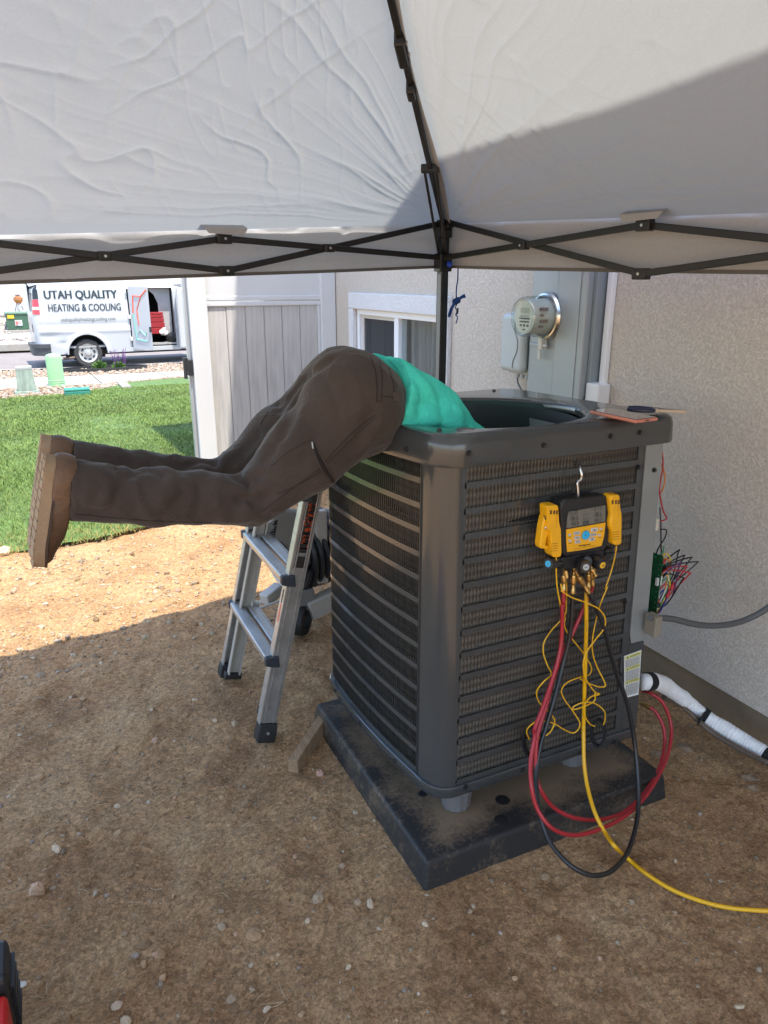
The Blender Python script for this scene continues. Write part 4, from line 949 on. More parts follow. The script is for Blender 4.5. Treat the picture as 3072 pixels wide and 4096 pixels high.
# open swing doors
def door_panel(x0, ang, w, nm, sgn=1):
    d = np.array([math.cos(ang)*w, -math.sin(ang)*w])
    def P(u, v, off=0.0):
        z = SILL+.06+(TOPZ-.06-SILL-.06)*v; n = np.array([d[1], -d[0]])/w*-1; e = -sect(z)*0.5+off
        return vw(x0+d[0]*u+n[0]*e*0, 0.0-0.02+d[1]*u*1.0+n[1]*0+off*-1, z)
    m_ = MB(); m_.grid(lambda u, v: P(u, v), 12, 16); m_.grid(lambda u, v: P(1-u, v, -.05), 12, 16)
    m_.add([P(1,0), P(1,1), P(1,1,-.05), P(1,0,-.05)], [(0,1,2,3)]); m_.add([P(0,0), P(0,1), P(0,1,-.05), P(0,0,-.05)], [(3,2,1,0)])
    m_.add([P(0,1), P(1,1), P(1,1,-.05), P(0,1,-.05)], [(3,2,1,0)])
    return m_.build(nm, paint, van, smooth=True, sharp=40), P
d1w = 0.68
dr1, DP = door_panel(zx(1122), R(52), d1w, 'door')
dr2, DP2 = door_panel(zx(1540), math.pi-R(75), 0.5, 'door')
# coloured outline graphic on door
rg, gg_ = mat('graphic_red', (0.75,0.1,0.04), 0.5), mat('graphic_green', (0.15,0.5,0.4), 0.5)
def dxy(px, py): return ((px-1128)/150.0, (675-py)/540.0)
mb = MB()
pts = [(1265,160),(1218,218),(1160,210),(1150,360)]
P3 = [np.array(DP(*dxy(*p), off=.012)) for p in pts]; mb.tube(P3, 0.016, 5); P3 = [np.array(DP(*dxy(*p), off=.012)) for p in [(1218,218),(1180,330),(1185,460)]]; mb.tube(P3, 0.013, 5); mb.build('graphic', rg, dr1)
mb = MB()
for pts in ([(1150,360),(1160,585),(1240,600)], [(1175,530),(1195,505),(1230,555),(1238,520)]): mb.tube([np.array(DP(*dxy(*p), off=.012)) for p in pts], 0.014, 5)
mb.build('graphic', gg_, dr1)
c = DP(.93, .33, .03); MB().box((c[0]-.03, c[1]-.04, c[2]-.07), (c[0]+.03, c[1]+.0, c[2]+.07)).build('latch', blk, dr1)
for za in (150, 395, 580):
    p = vw(zx(1113), -.02, zz_(za)); MB().box((p[0]-.03, p[1]-.03, p[2]-.05), (p[0]+.03, p[1]+.02, p[2]+.05)).build('hinge', mat('hinge_white', (0.6,0.6,0.6), 0.4), dr1)
# lettering
ink = mat('van_lettering', (0.015,0.03,0.035), 0.5)
def vtext(s_, x0, x1, y0, y1, m_, y_off=-.012):
    mb_ = MB(); V, Fc = text_geo(s_); P = []
    for u, v in V:
        x = zx(x0)+(zx(x1)-zx(x0))*u; z = zz_(y1)+(zz_(y0)-zz_(y1))*v; P.append(shell(u_of(x), z, .016))
    mb_.add(P, Fc); return mb_.build('lettering', m_, van)
def bold(s_, x0, x1, y0, y1, w=2.2):
    for dx in (-w, 0, w): vtext(s_, x0+dx, x1+dx, y0, y1, ink)
bold('UTAH QUALITY', 464, 1034, 173, 252, 3.0)
vtext('HEATING & COOLING', 480, 1052, 282, 341, ink); vtext('HEATING & COOLING', 482, 1054, 282, 341, ink)
vtext('utahqualityheatingcooling.com', 562, 997, 390, 432, mat('van_url', (0.07,0.08,0.085), 0.5))
# tail lamp, rear window seal, bumper, plate
def patch(nm, ua, ub, za, zb, m_, off=.012, n=8):
    return MB().grid(lambda u, v: shell(ua+(ub-ua)*u, zb+(za-zb)*v, off), n, n).build(nm, m_, van, smooth=True)
uc = U_SIDE-.22*math.pi/2
lampr = mat('lamp_red', (0.55,0.012,0.03), 0.15, coat=0.5)
patch('tail_light', U_SIDE-.26, U_SIDE-.03, zz_(245), zz_(302), lampr); patch('tail_light', U_SIDE-.26, U_SIDE-.03, zz_(302), zz_(325), mat('lamp_clear', (0.7,0.6,0.6), 0.2)); patch('tail_light', U_SIDE-.26, U_SIDE-.03, zz_(325), zz_(362), lampr)
patch('rear_pillar_trim', U_SIDE-.24, U_SIDE-.02, zz_(138), zz_(242), mat('dark_trim', (0.012,0.014,0.017), 0.25), .006)
patch('rear_window', .14, U_SIDE-.36, 1.48, 1.95, mat('dark_glass', (0.01,0.012,0.014), 0.08), .006)
text_panel = None
pw_ = patch('licence_plate', .5, .72, .95, 1.15, mat('plate', (0.05,0.05,0.05), 0.4), .01)
bmp = mat('bumper_grey', (0.05,0.052,0.055), 0.5)
mb = MB(); Rb = .2
def bplan(u, o): x, y, n = plan(u); return (x+n[0]*o, y+n[1]*o)
for (za, zb, o_) in ((.36, .56, .10), (.56, .66, .13)):
    mb.grid(lambda u, v: vw(*bplan(.0+(U_SIDE+.12)*u, o_-(0.1*max(0, u-.93)/.07)), za+(zb-za)*v), 40, 2)
mb.grid(lambda u, v: vw(*bplan(.0+(U_SIDE+.12)*u, (.13-.1*max(0, u-.93)/.07)*(1-v)), .66), 40, 1)
mb.build('bumper', bmp, van, smooth=True, sharp=40)
patch('lower_rear_panel', .02, U_SIDE+.02, .68, .36, paint, -.05)
# wheels
tyre = mat('tyre', (0.035,0.034,0.034), 0.85, bump=0.3, bscale=90)
rim_m = mat('rim_silver', (0.55,0.54,0.51), 0.4, metal=0.6)
def wheel(cx, cy, sgn):
    c = np.array(vw(cx, cy, TR)); ax = np.array([-sa_*0-0, -1, 0])*sgn; ax = np.array([sa_*sgn, -ca_*sgn, 0])
    T = MB().lathe([(.245, 0), (.30, .015), (.345, .012), (.365, -.01), (TR, -.035), (TR, -.205), (.36, -.235), (.25, -.24)], c, ax, 40).build('wheel', tyre, van, smooth=True)
    MB().lathe([(.25, .0), (.245, .012), (.235, -.02), (.20, -.035), (.105, -.03), (.10, .0), (.055, .01), (.05, .035), (.001, .037)], c, ax, 40).build('rim', rim_m, T, smooth=True)
    u = np.array([ca_, sa_, 0]); w = np.array([0, 0, 1.0]); mb_ = MB()
    for k_ in range(8):
        a = k_*math.pi/4+.2; q = c+ax*(-.026)+(u*math.cos(a)+w*math.sin(a))*.165
        rd = u*math.cos(a)+w*math.sin(a); tg = -u*math.sin(a)+w*math.cos(a)
        mb_.obox(q, rd*.022, tg*.04, ax*.008)
    mb_.build('vent_holes', blk, T, bevel=0.012)
    mb_ = MB()
    for k_ in range(8):
        a = k_*math.pi/4; q = c+(u*math.cos(a)+w*math.sin(a))*.08; mb_.cyl(q-ax*.02, q+ax*.018, .011, n=8)
    mb_.build('lug_nuts', mat('lug_dark', (0.12,0.1,0.085), 0.5, metal=0.6), T)
wheel(0, .05, 1); wheel(0, VW-.05, -1); wheel(3.43, .07, 1); wheel(3.43, VW-.07, -1)
# wheel housing
mb = MB(); mb.grid(lambda u, v: vw(.51*math.cos(math.pi*u), .02+.6*v, TR+.51*math.sin(math.pi*u)), 24, 2); mb.add([vw(-.52, .6, .2), vw(.52, .6, .2), vw(.52, .6, .9), vw(-.52, .6, .9)], [(0,1,2,3)]); mb.build('wheel_well', blk, van)
mb = MB(); mb.tube([vw(.515*math.cos(a), -.012-.01*0, TR+.515*math.sin(a)) for a in np.linspace(-.02, math.pi+.02, 30)], .022, 8); mb.build('arch_lip', paint, van, smooth=True)
mb = MB(); p = np.array(vw(zx(545), .1, zz_(728))); mb.cyl(p, p+[.3, .0, .02], .035, n=14); mb.build('exhaust', mat('exhaust', (0.12,0.09,0.07), 0.5, metal=0.7), van)
# ================================================================== equipment pad and condenser unit
padm = bpy.data.materials.new('pad_plastic'); padm.use_nodes = True
nt = padm.node_tree; N = nt.nodes; L = nt.links; b = N['Principled BSDF']; b.inputs['Roughness'].default_value = 0.6
o_ = N.new('ShaderNodeTexCoord').outputs['Object']
n1 = N.new('ShaderNodeTexNoise'); n1.inputs['Scale'].default_value = 5.5; n1.inputs['Detail'].default_value = 9; n1.inputs['Roughness'].default_value = 0.7; L.new(o_, n1.inputs['Vector'])
n2 = N.new('ShaderNodeTexNoise'); n2.inputs['Scale'].default_value = 110; n2.inputs['Detail'].default_value = 4; L.new(o_, n2.inputs['Vector'])
ad = N.new('ShaderNodeMath'); ad.operation = 'MULTIPLY_ADD'; ad.inputs[1].default_value = 0.35; L.new(n2.outputs[0], ad.inputs[0]); L.new(n1.outputs[0], ad.inputs[2])
ge = N.new('ShaderNodeNewGeometry'); sx = N.new('ShaderNodeSeparateXYZ'); L.new(ge.outputs['Normal'], sx.inputs[0])
ed = N.new('ShaderNodeSeparateXYZ'); L.new(o_, ed.inputs[0])
def edge(out, lo, hi):      # dust lies on the deck, rim rubbed clean
    a = N.new('ShaderNodeMath'); a.operation = 'ABSOLUTE'; L.new(out, a.inputs[0])
    m = N.new('ShaderNodeMapRange'); m.inputs[1].default_value = lo; m.inputs[2].default_value = hi; m.inputs[3].default_value = 0; m.inputs[4].default_value = 1; L.new(a.outputs[0], m.inputs[0]); return m.outputs[0]
PADC = (1.088, 1.618)
e1, e2 = edge(ed.outputs[0], 0.24, 0.37), edge(ed.outputs[1], 0.24, 0.375)
mxe = N.new('ShaderNodeMath'); mxe.operation = 'MAXIMUM'; L.new(e1, mxe.inputs[0]); L.new(e2, mxe.inputs[1])
sb = N.new('ShaderNodeMath'); sb.operation = 'MULTIPLY_ADD'; sb.inputs[1].default_value = -0.42; L.new(mxe.outputs[0], sb.inputs[0]); L.new(ad.outputs[0], sb.inputs[2])
rp = N.new('ShaderNodeValToRGB'); rp.color_ramp.elements[0].position = 0.26; rp.color_ramp.elements[1].position = 0.54
rp.color_ramp.elements[0].color = (0.019,0.0185,0.0185,1); rp.color_ramp.elements[1].color = (0.2,0.14,0.085,1); L.new(sb.outputs[0], rp.inputs[0])
L.new(rp.outputs[0], b.inputs['Base Color'])
bp = N.new('ShaderNodeBump'); bp.inputs['Strength'].default_value = 0.3; bp.inputs['Distance'].default_value = 0.003; L.new(n2.outputs[0], bp.inputs['Height']); L.new(bp.outputs[0], b.inputs['Normal'])
PZ = 0.072
pad = thing('equipment_pad', 'black plastic equipment pad under the condenser, dusty on top', 'pad', (PADC[0], PADC[1], 0))
hx, hy = 0.388, 0.385
mb = MB(); frustum(mb, (PADC[0], PADC[1], -0.02), hx+.012, hy+.012, hx, hy, PZ+.02)
mb.build('deck', padm, pad, bevel=0.01, seg=3, loc=(PADC[0], PADC[1], 0))
recess = mat('pad_recess', (0.008,0.008,0.01), 0.7)
for (px, py, r_) in ((2010,3200,.02),(2005,3280,.019),(1690,3175,.013)):
    c = onz(px, py, PZ); MB().lathe([(.0005, .0016), (r_*.8, .0016), (r_, .0005)], c, n=20).build('drain_spot', recess, pad)

acm = mat('ac_paint', (0.048,0.052,0.053), 0.21, var=0.06, vscale=3, coat=0.35, bump=0.02, bscale=200, rvar=0.04)
acd = mat('ac_paint_dark', (0.03,0.032,0.033), 0.35)
YF, XRR = 1.325, 1.405
LZ = 0.155                                    # underside of base pan
ac = thing('air_conditioner', 'open dark grey air conditioner condenser with louvered sides', 'condenser', (1.08, 1.68, PZ))
def tilt(p):                                  # unit leans back a touch on its pad
    x, y, z = p; return (x+0.034*((x-0.76)/0.645)*(1-(z-LZ)/0.9), y, z-0.036*(y-YF)*(z-LZ)/0.94)
def Lx(y): return 0.738+0.030*((y-1.80)/0.40)**2
def arc(c, r, a0, a1, n): return [(c[0]+r*math.cos(a), c[1]+r*math.sin(a)) for a in np.linspace(a0, a1, n)]
YS0, YB = 1.412, 2.03                          # seam on left side, back
left_path = [(Lx(y), y) for y in np.linspace(YS0, 1.93, 40)]
back_corner = arc((Lx(1.93)+.10, 1.93), .10, math.pi, math.pi/2, 14)
_A, _B, _C = np.array([Lx(YS0), YS0]), np.array([0.828, YF]), np.array([Lx(YS0)+.004, YF+.001])
corner = [tuple(_A*(1-t)**2+2*_C*t*(1-t)+_B*t*t) for t in np.linspace(0, 1, 22)]
front_path = [(0.828, YF), (1.348, YF)]
outline = corner+[(1.395, YF), (XRR, YF+.01), (XRR, YB-.05)]+arc((XRR-.05, YB-.05), .05, 0, math.pi/2, 6)+[(Lx(1.93)+.10, YB)]+back_corner[::-1]+left_path[::-1][1:-1]
def offset(path, d):
    n = len(path); out = []
    for i in range(n):
        a, b = np.array(path[i-1]), np.array(path[(i+1) % n]); t = b-a; t /= np.linalg.norm(t)+1e-9; out.append((path[i][0]+t[1]*d, path[i][1]-t[0]*d))
    return out
cover_outline = [(x+(.034 if x > 1.3 else 0), y) for x, y in outline]
def ring_sweep(levels, outline=outline):          # levels: (offset, z)
    mb = MB(); rings = [[tilt((x, y, z)) for x, y in offset(outline, d)] for d, z in levels]; n = len(outline)
    mb.add([p for r in rings for p in r], [(i*n+k, i*n+(k+1) % n, (i+1)*n+(k+1) % n, (i+1)*n+k) for i in range(len(rings)-1) for k in range(n)]); return mb
# base pan
ring_sweep([(-.03, LZ+.002), (.006, LZ), (.009, LZ+.004), (.009, LZ+.028), (.006, LZ+.031), (-.01, LZ+.031)]).build('base_pan', acm, ac, smooth=True, sharp=40)
MB().prism([tilt((x, y, LZ+.006)) for x, y in offset(outline, -.02)], (0, 0, .004)).build('pan_floor', acd, ac)
# feet
fm = mat('foot_grey', (0.13,0.125,0.12), 0.6, var=0.15, vscale=20)
for (fx_, fy_) in ((0.872, 1.385), (1.275, 1.40), (0.86, 1.93), (1.3, 1.95)):
    mb = MB(); prof = []
    n = 12; r0, r1 = .036, .045
    Vv = [(fx_+ (r0 if k2 == 0 else r1)*(1+.06*(k_ % 2))*math.cos(2*math.pi*k_/24), fy_+(r0 if k2 == 0 else r1)*(1+.06*(k_ % 2))*math.sin(2*math.pi*k_/24), PZ+.001 if k2 == 0 else LZ+.002) for k2 in (0,1) for k_ in range(24)]
    mb.add(Vv, [(k_, (k_+1) % 24, 24+(k_+1) % 24, 24+k_) for k_ in range(24)]+[tuple(range(24, 48))]); mb.build('foot', fm, ac)
# smooth corner post
ZT0, ZB0 = 1.047, LZ+.03
def wall_strip(path, z0, z1, th=.002, inset=0.0):
    mb = MB(); n = len(path); out = []
    for i in range(n):
        a, b = np.array(path[max(0, i-1)]), np.array(path[min(n-1, i+1)]); t = b-a; t /= np.linalg.norm(t)+1e-9
        out.append((np.array(path[i]), np.array([t[1], -t[0]])))
    if np.dot(out[n//2][1], out[n//2][0]-np.array([1.08, 1.68])) < 0: out = [(p, -q) for p, q in out]
    Vv = []
    for p, q in out:
        for d, z in ((-inset, z0), (-inset, z1), (-inset-th, z1), (-inset-th, z0)): Vv.append(tilt((p[0]+q[0]*d, p[1]+q[1]*d, z)))
    Fc = [(i*4+k, (i+1)*4+k, (i+1)*4+(k+1) % 4, i*4+(k+1) % 4) for i in range(n-1) for k in range(4)]+[(0,1,2,3), ((n-1)*4+3, (n-1)*4+2, (n-1)*4+1, (n-1)*4)]
    mb.add(Vv, Fc); return mb
wall_strip(corner[:1]+corner[1:], ZB0, ZT0).build('corner_post', acm, ac, smooth=True, sharp=60)
MB().box(tuple(np.array((Lx(YS0)-.0035, YS0-.002, ZB0))), (Lx(YS0)+.006, YS0+.0015, ZT0-.01)).build('seam', acd, ac)
# louvered sides: rails and angled slats
NR = 14; z_lo, z_hi = 0.192, 1.043
pitch = (z_hi-z_lo)/NR; railh = pitch*0.235
def resample(path, step):
    P = np.array(path); s = np.concatenate([[0], np.cumsum(np.linalg.norm(np.diff(P, axis=0), axis=1))]); n = int(s[-1]/step); u = (np.arange(n)+.5)*s[-1]/n
    return [(np.interp(v, s, P[:,0]), np.interp(v, s, P[:,1])) for v in u], s[-1]/n
def path_frame(path, q):
    P = np.array(path); d = np.linalg.norm(P-np.array(q), axis=1); i = int(np.argmin(d)); a, b = P[max(0, i-1)], P[min(len(P)-1, i+1)]
    t = (b-a)/np.linalg.norm(b-a); n = np.array([t[1], -t[0]])
    if np.dot(n, P[i]-np.array([1.08, 1.68])) < 0: n = -n
    return t, n
slat_h = pitch-railh
def slat_mesh(lean, deep=0.0075):
    # flange flush with the panel, blade turned inward, ends rounded back to the rail
    mb = MB(); zs = np.array([0, .06, .14, .5, .86, .94, 1])*(slat_h+.004)-.002; dep = np.array([.25, .75, 1, 1, 1, .75, .25])*deep
    Vv = []
    for z, d in zip(zs, dep):
        Vv += [(-.0008, 0, z), (.0008, 0, z), (.0010+lean*d, -d, z), (.0002+lean*d, -d-.0004, z)]
    n = len(zs); Fc = [(i*4+k, i*4+(k+1) % 4, (i+1)*4+(k+1) % 4, (i+1)*4+k) for i in range(n-1) for k in range(4)]
    return mesh_of('slat', [tuple(v) for v in Vv], Fc, acm)
SL_F, SL_L = slat_mesh(0.75), slat_mesh(0.5, .0105)
def louver_side(path, nm, label, mesh, step, maxn, reverse=False):
    root = bpy.data.objects.new(nm, None); COL.objects.link(root); root.parent = ac; root.location = (0,0,0); root['label'] = label
    base = wloc(root)
    for k in range(NR+1):
        za = z_lo+k*pitch-railh/2; zb = za+railh
        if k == 0: za -= .006
        if k == NR: zb += .003
        wall_strip(path, za, zb, .004).build('rail', acm, root, smooth=True, sharp=50)
    qs, st = resample(path, step); items = []
    for k in range(NR):
        for q in qs: items.append((k, q))
    items.sort(key=lambda t: (t[1][0]**2+t[1][1]**2))
    rest_v, rest_f = [], []; mv = np.array([v.co[:] for v in mesh.vertices]); mf = [tuple(p.vertices) for p in mesh.polygons]
    for i, (k, q) in enumerate(items):
        t, n_ = path_frame(path, q); tt = t if not reverse else -t
        z = z_lo+k*pitch+railh/2; p = tilt((q[0]-n_[0]*.0015, q[1]-n_[1]*.0015, z))
        Rm = Matrix(((tt[0], n_[0], 0), (tt[1], n_[1], 0), (0, 0, 1)))
        if i < maxn:
            o = bpy.data.objects.new('slat', mesh); COL.objects.link(o); o.parent = root
            o.matrix_local = Matrix.Translation(Vector(p)-Vector(base)) @ Rm.to_4x4()
        else:
            M_ = np.array(Rm); off = len(rest_v); rest_v += [tuple(M_@v+np.array(p)) for v in mv]; rest_f += [tuple(j+off for j in f) for f in mf]
    if rest_v: tag(link('slats', rest_v, rest_f, acm, root), kind='stuff')
    return root
louver_side(front_path, 'front_louver', 'louvered side facing the hung gauge', SL_F, 0.0096, 150)
side_path = left_path+back_corner
louver_side(side_path, 'side_louver', 'bowed louvered side under the person', SL_L, 0.0096, 150, reverse=False)
for path in (front_path, side_path):
    wall_strip([path[0], ((path[1][0]-path[0][0])*.004/math.dist(path[0], path[1])+path[0][0], (path[1][1]-path[0][1])*.004/math.dist(path[0], path[1])+path[0][1])], z_lo, z_hi, .004).build('stile', acm, ac)
wall_strip([(1.331, YF+.0002), (1.352, YF+.0002)], ZB0, ZT0, .004).build('stile', acm, ac)
# coil behind louvers
coil = bpy.data.materials.new('coil_fins'); coil.use_nodes = True
nt = coil.node_tree; N = nt.nodes; L = nt.links; b = N['Principled BSDF']; b.inputs['Roughness'].default_value = 0.55; b.inputs['Metallic'].default_value = 0.3
o_ = N.new('ShaderNodeTexCoord').outputs['Object']
def wav(axis, sc_, dist=0.3):
    w = N.new('ShaderNodeTexWave'); w.bands_direction = axis; w.inputs['Scale'].default_value = sc_; w.inputs['Distortion'].default_value = dist; w.inputs['Detail'].default_value = 2; L.new(o_, w.inputs['Vector']); return w.outputs[0]
wz_ = wav('Z', 15.5, 0.4); wf_ = wav('X', 190, 1.5)
nn = N.new('ShaderNodeTexNoise'); nn.inputs['Scale'].default_value = 9; nn.inputs['Detail'].default_value = 6; L.new(o_, nn.inputs['Vector'])
m1 = N.new('ShaderNodeMix'); m1.data_type = 'RGBA'; L.new(wz_, m1.inputs[0]); m1.inputs[6].default_value = (0.34,0.285,0.225,1); m1.inputs[7].default_value = (0.6,0.52,0.42,1)
m2 = N.new('ShaderNodeMix'); m2.data_type = 'RGBA'; m2.blend_type = 'MULTIPLY'; m2.inputs[0].default_value = 0.6; L.new(m1.outputs[2], m2.inputs[6]); L.new(wf_, m2.inputs[7])
m3 = N.new('ShaderNodeMix'); m3.data_type = 'RGBA'; m3.blend_type = 'MULTIPLY'; m3.inputs[0].default_value = 0.5; L.new(m2.outputs[2], m3.inputs[6]); L.new(nn.outputs[0], m3.inputs[7]); L.new(m3.outputs[2], b.inputs['Base Color'])
bpn = N.new('ShaderNodeBump'); bpn.inputs['Strength'].default_value = 0.5; bpn.inputs['Distance'].default_value = 0.002; L.new(wz_, bpn.inputs['Height']); L.new(bpn.outputs[0], b.inputs['Normal'])
wall_strip([(0.80, YF), (1.37, YF)], LZ+.02, ZT0-.005, .02, .0105).build('coil', coil, ac)
wall_strip(side_path, LZ+.02, ZT0-.005, .02, .024).build('coil', coil, ac, smooth=True)
class TB(MB):
    def build(s, *a, **k): s.v = [tilt(v) for v in s.v]; return MB.build(s, *a, **k)
# right side and back sheet metal
galv = mat('galvanised_grey', (0.27,0.285,0.28), 0.42, metal=0.35, var=0.1, vscale=5)
def fz(px, py, Y=YF): return ony(px, py, Y)
zsp = float(ony(2520, 2575, YF-.003)[2])
gp = [tilt(p) for p in ((1.352, YF-.0035, zsp+.03), (1.359, YF-.0035, zsp), (1.408, YF-.0035, zsp), (1.408, YF-.0035, ZT0), (1.352, YF-.0035, ZT0))]
MB().prism(gp, (0, .003, 0)).build('service_panel', galv, ac)
TB().box((1.352, YF+.0005, LZ+.03), (1.404, YF+.004, ZT0)).build('front_stile', acm, ac)
TB().box((1.352, YF-.001, LZ+.032), (XRR+.001, YF+.0004, zsp-.005)).build('lower_panel', acm, ac, bevel=.0004)
TB().box((XRR-.002, YF+.004, LZ+.03), (XRR+.001, YF+.05, ZT0)).build('side_return', galv, ac)
TB().box((XRR-.12, YF+.05, LZ+.03), (XRR-.118, 1.75, ZT0)).build('control_box_back', galv, ac)
TB().box((XRR-.12, 1.75, LZ+.03), (XRR, 1.752, ZT0)).build('control_box_side', galv, ac)
TB().box((XRR-.002, 1.752, LZ+.03), (XRR, YB-.05, ZT0)).build('side_panel', acm, ac)
TB().box((Lx(1.93)+.10, YB-.004, LZ+.03), (XRR-.05, YB, ZT0)).build('back_panel', acm, ac)
TB().box((XRR-.12, YF+.05, LZ+.03), (XRR, 1.75, LZ+.3)).build('valve_panel', acm, ac)
# screws
scm = mat('screw', (0.05,0.05,0.05), 0.4, metal=0.6)
def screw(p, n=(0,-1,0), r_=.0045, nm='screw'):
    p = np.array(p); n = np.array(n, float); m_ = MB(); m_.cyl(p-n*.002, p+n*.002, r_*1.5, n=12); m_.cyl(p+n*.002, p+n*.006, r_, n=6); m_.build(nm, scm, ac)
for px, py in ((2555,1870),(2616,1880),(2500,2410),(2480,2700)): screw(ony(px, py, YF-.004))
for px, py in ((1862,3148),(2090,3080),(2320,3010),(2454,2968)): screw(ony(px, py, YF-.010))
for yv in (1.5, 1.7, 1.9): screw(tilt((Lx(yv)-.008, yv, LZ+.016)), (-1,0,0))
# warning label
lbl = mat('label_white', (0.72,0.72,0.68), 0.5); lby = mat('label_yellow', (0.62,0.6,0.18), 0.5); lbk = mat('label_ink', (0.03,0.03,0.03), 0.6)
YL = YF-.0045
Lc = [ony(px, py, YL) for px, py in ((2497,2625),(2566,2600),(2554,2778),(2498,2793))]     # tl tr br bl
LBL = MB().prism(Lc, (0, .0012, 0)).build('warning_label', lbl, ac)
def lq(u, v, off=-.0006): tl, tr, br, bl = Lc; return (tl*(1-u)+tr*u)*(1-v)+(bl*(1-u)+br*u)*v+np.array([0, off, 0])
mb = MB()
for v0 in (.02, .29, .6): mb.add([lq(.04, v0+.07), lq(.96, v0+.07), lq(.96, v0), lq(.04, v0)], [(0,1,2,3)])
mb.build('yellow_band', lby, LBL)
mb = MB()
for v0, s_ in ((.02, '\u25b2 WARNING'), (.29, '\u25b2 ADVERTENCIA'), (.6, '\u25b2 AVERTISSEMENT')):
    s_ = s_[2:]; text_on(mb, s_, lq(.3, v0+.012, -.001), lq(.92, v0+.012, -.001), lq(.92, v0+.058, -.001), lq(.3, v0+.058, -.001))
    mb.add([lq(.12, v0+.06, -.001), lq(.24, v0+.06, -.001), lq(.18, v0+.01, -.001)], [(0,1,2)])
g = np.random.default_rng(12)
for a, b2 in ((.105, .275), (.375, .59), (.69, .95)):
    v = a
    while v < b2:
        u = .06
        while u < .9: w_ = g.uniform(.04, .14); mb.add([lq(u, v+.009, -.001), lq(min(.95, u+w_), v+.009, -.001), lq(min(.95, u+w_), v, -.001), lq(u, v, -.001)], [(0,1,2,3)]); u += w_+.025
        v += .021
mb.build('print', lbk, LBL)
# top cover: rounded frame with the fan opening
ZC = 1.098
HC, HR = np.array([1.035, 1.610]), 0.276
def dense(path, n):
    P = np.array(path+[path[0]]); s_ = np.concatenate([[0], np.cumsum(np.linalg.norm(np.diff(P, axis=0), axis=1))]); u = np.linspace(0, s_[-1], n, endpoint=False)
    return [(float(np.interp(v, s_, P[:,0])), float(np.interp(v, s_, P[:,1]))) for v in u]
cover_outline = dense(cover_outline, 260)
for _ in range(6): _q = np.array(cover_outline); cover_outline = [tuple(v) for v in (_q+np.roll(_q, 1, 0)*.5+np.roll(_q, -1, 0)*.5)/2]
no = len(cover_outline)
lev = [(.003, ZT0-.022), (.013, ZT0-.020), (.015, ZT0-.014), (.0135, ZC-.022), (.009, ZC-.008), (.0, ZC-.001), (-.012, ZC+.001)]
mb = ring_sweep(lev, cover_outline)
# deck from the outline's inner edge to the round hole
inner = [tilt((x, y, ZC+.001)) for x, y in offset(cover_outline, -.012)]
Vv, Fc = [], []
steps = [(0, None), (.5, .001), (.9, .001), (.97, -.001), (1.0, -.006), (1.0, -.02)]
for k in range(no):
    p = np.array(inner[k]); d = p[:2]-HC; d /= np.linalg.norm(d); h = HC+d*HR
    for t, dz in steps:
        q = p[:2]*(1-t)+h*t
        Vv.append(tuple(p) if t == 0 else tilt((q[0], q[1], ZC+.001+dz)))
ns = len(steps)
Fc = [(k*ns+i, k*ns+i+1, ((k+1) % no)*ns+i+1, ((k+1) % no)*ns+i) for k in range(no) for i in range(ns-1)]
mb.add(Vv, [f[::-1] for f in Fc]); cover = mb.build('top_cover', acm, ac, smooth=True, sharp=38)
# orifice and dark inside
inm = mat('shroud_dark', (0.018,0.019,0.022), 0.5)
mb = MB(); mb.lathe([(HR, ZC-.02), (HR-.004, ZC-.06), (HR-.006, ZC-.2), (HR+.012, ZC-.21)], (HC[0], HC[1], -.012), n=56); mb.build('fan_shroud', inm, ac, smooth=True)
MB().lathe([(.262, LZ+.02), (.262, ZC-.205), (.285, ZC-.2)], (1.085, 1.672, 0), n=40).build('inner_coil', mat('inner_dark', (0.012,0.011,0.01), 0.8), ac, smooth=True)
# cover screws and dimples
for px, py in ((1878,1814),(2176,1781),(2444,1745),(2560,1730)): screw(np.array(ony(px, py, YF-.0152)))
for yv in (1.45, 1.7, 1.93): screw(tilt((Lx(yv)-.0155, yv, ZC-.045)), (-1,0,0))
for (x, y) in ((.80, 1.395), (1.33, 1.97), (.86, 1.97)): screw(tilt((x, y, ZC+.001)), (0,0,1))
for (x, y) in ((.856, 1.375), (1.30, 1.40)):
    c = tilt((x, y, ZC+.0022)); MB().lathe([(.001, 0), (.019, 0), (.021, .0006), (.023, 0)], c, n=24).build('dimple', mat('dimple_dark', (0.03,0.032,0.032), 0.3), ac)
# control compartment on the wall side: board and wiring (own things held in the unit)
bx = XRR-.05
XBD = float(ony(2608, 2340, 1.40)[0])
pcb = mat('circuit_green', (0.012,0.09,0.035), 0.45, var=0.3, vscale=60)
bt, bb = ony(2617, 2215, 1.40)[2], ony(2600, 2470, 1.40)[2]
cb = thing('control_board', 'green circuit board standing out of the unit beside the stucco wall', 'circuit board', (1.425, 1.40, bb))
MB().box((XBD-.001, 1.372, bb), (XBD+.001, 1.46, bt)).build('board', pcb, cb)
g = np.random.default_rng(3)
comp = [mat('comp_black', (0.02,0.02,0.02), 0.4), mat('comp_white', (0.6,0.6,0.56), 0.5), mat('comp_red', (0.4,0.03,0.04), 0.4)]
for i in range(22):
    y, z = g.uniform(1.374, 1.455), g.uniform(bb+.006, bt-.012); s_ = g.uniform(.003, .009); MB().box((XBD+.0012, y-s_, z-s_), (XBD+.0012+g.uniform(.004, .016), y+s_, z+s_)).build('component', comp[i % 3], cb)
for k_ in range(12): pz = bb+(bt-bb)*(k_+.5)/12; MB().cyl((XBD-.0009, 1.38, pz), (XBD-.0022, 1.38, pz), .0014, n=6).build('solder', mat('solder', (0.6,0.6,0.58), 0.3, metal=0.8), cb)
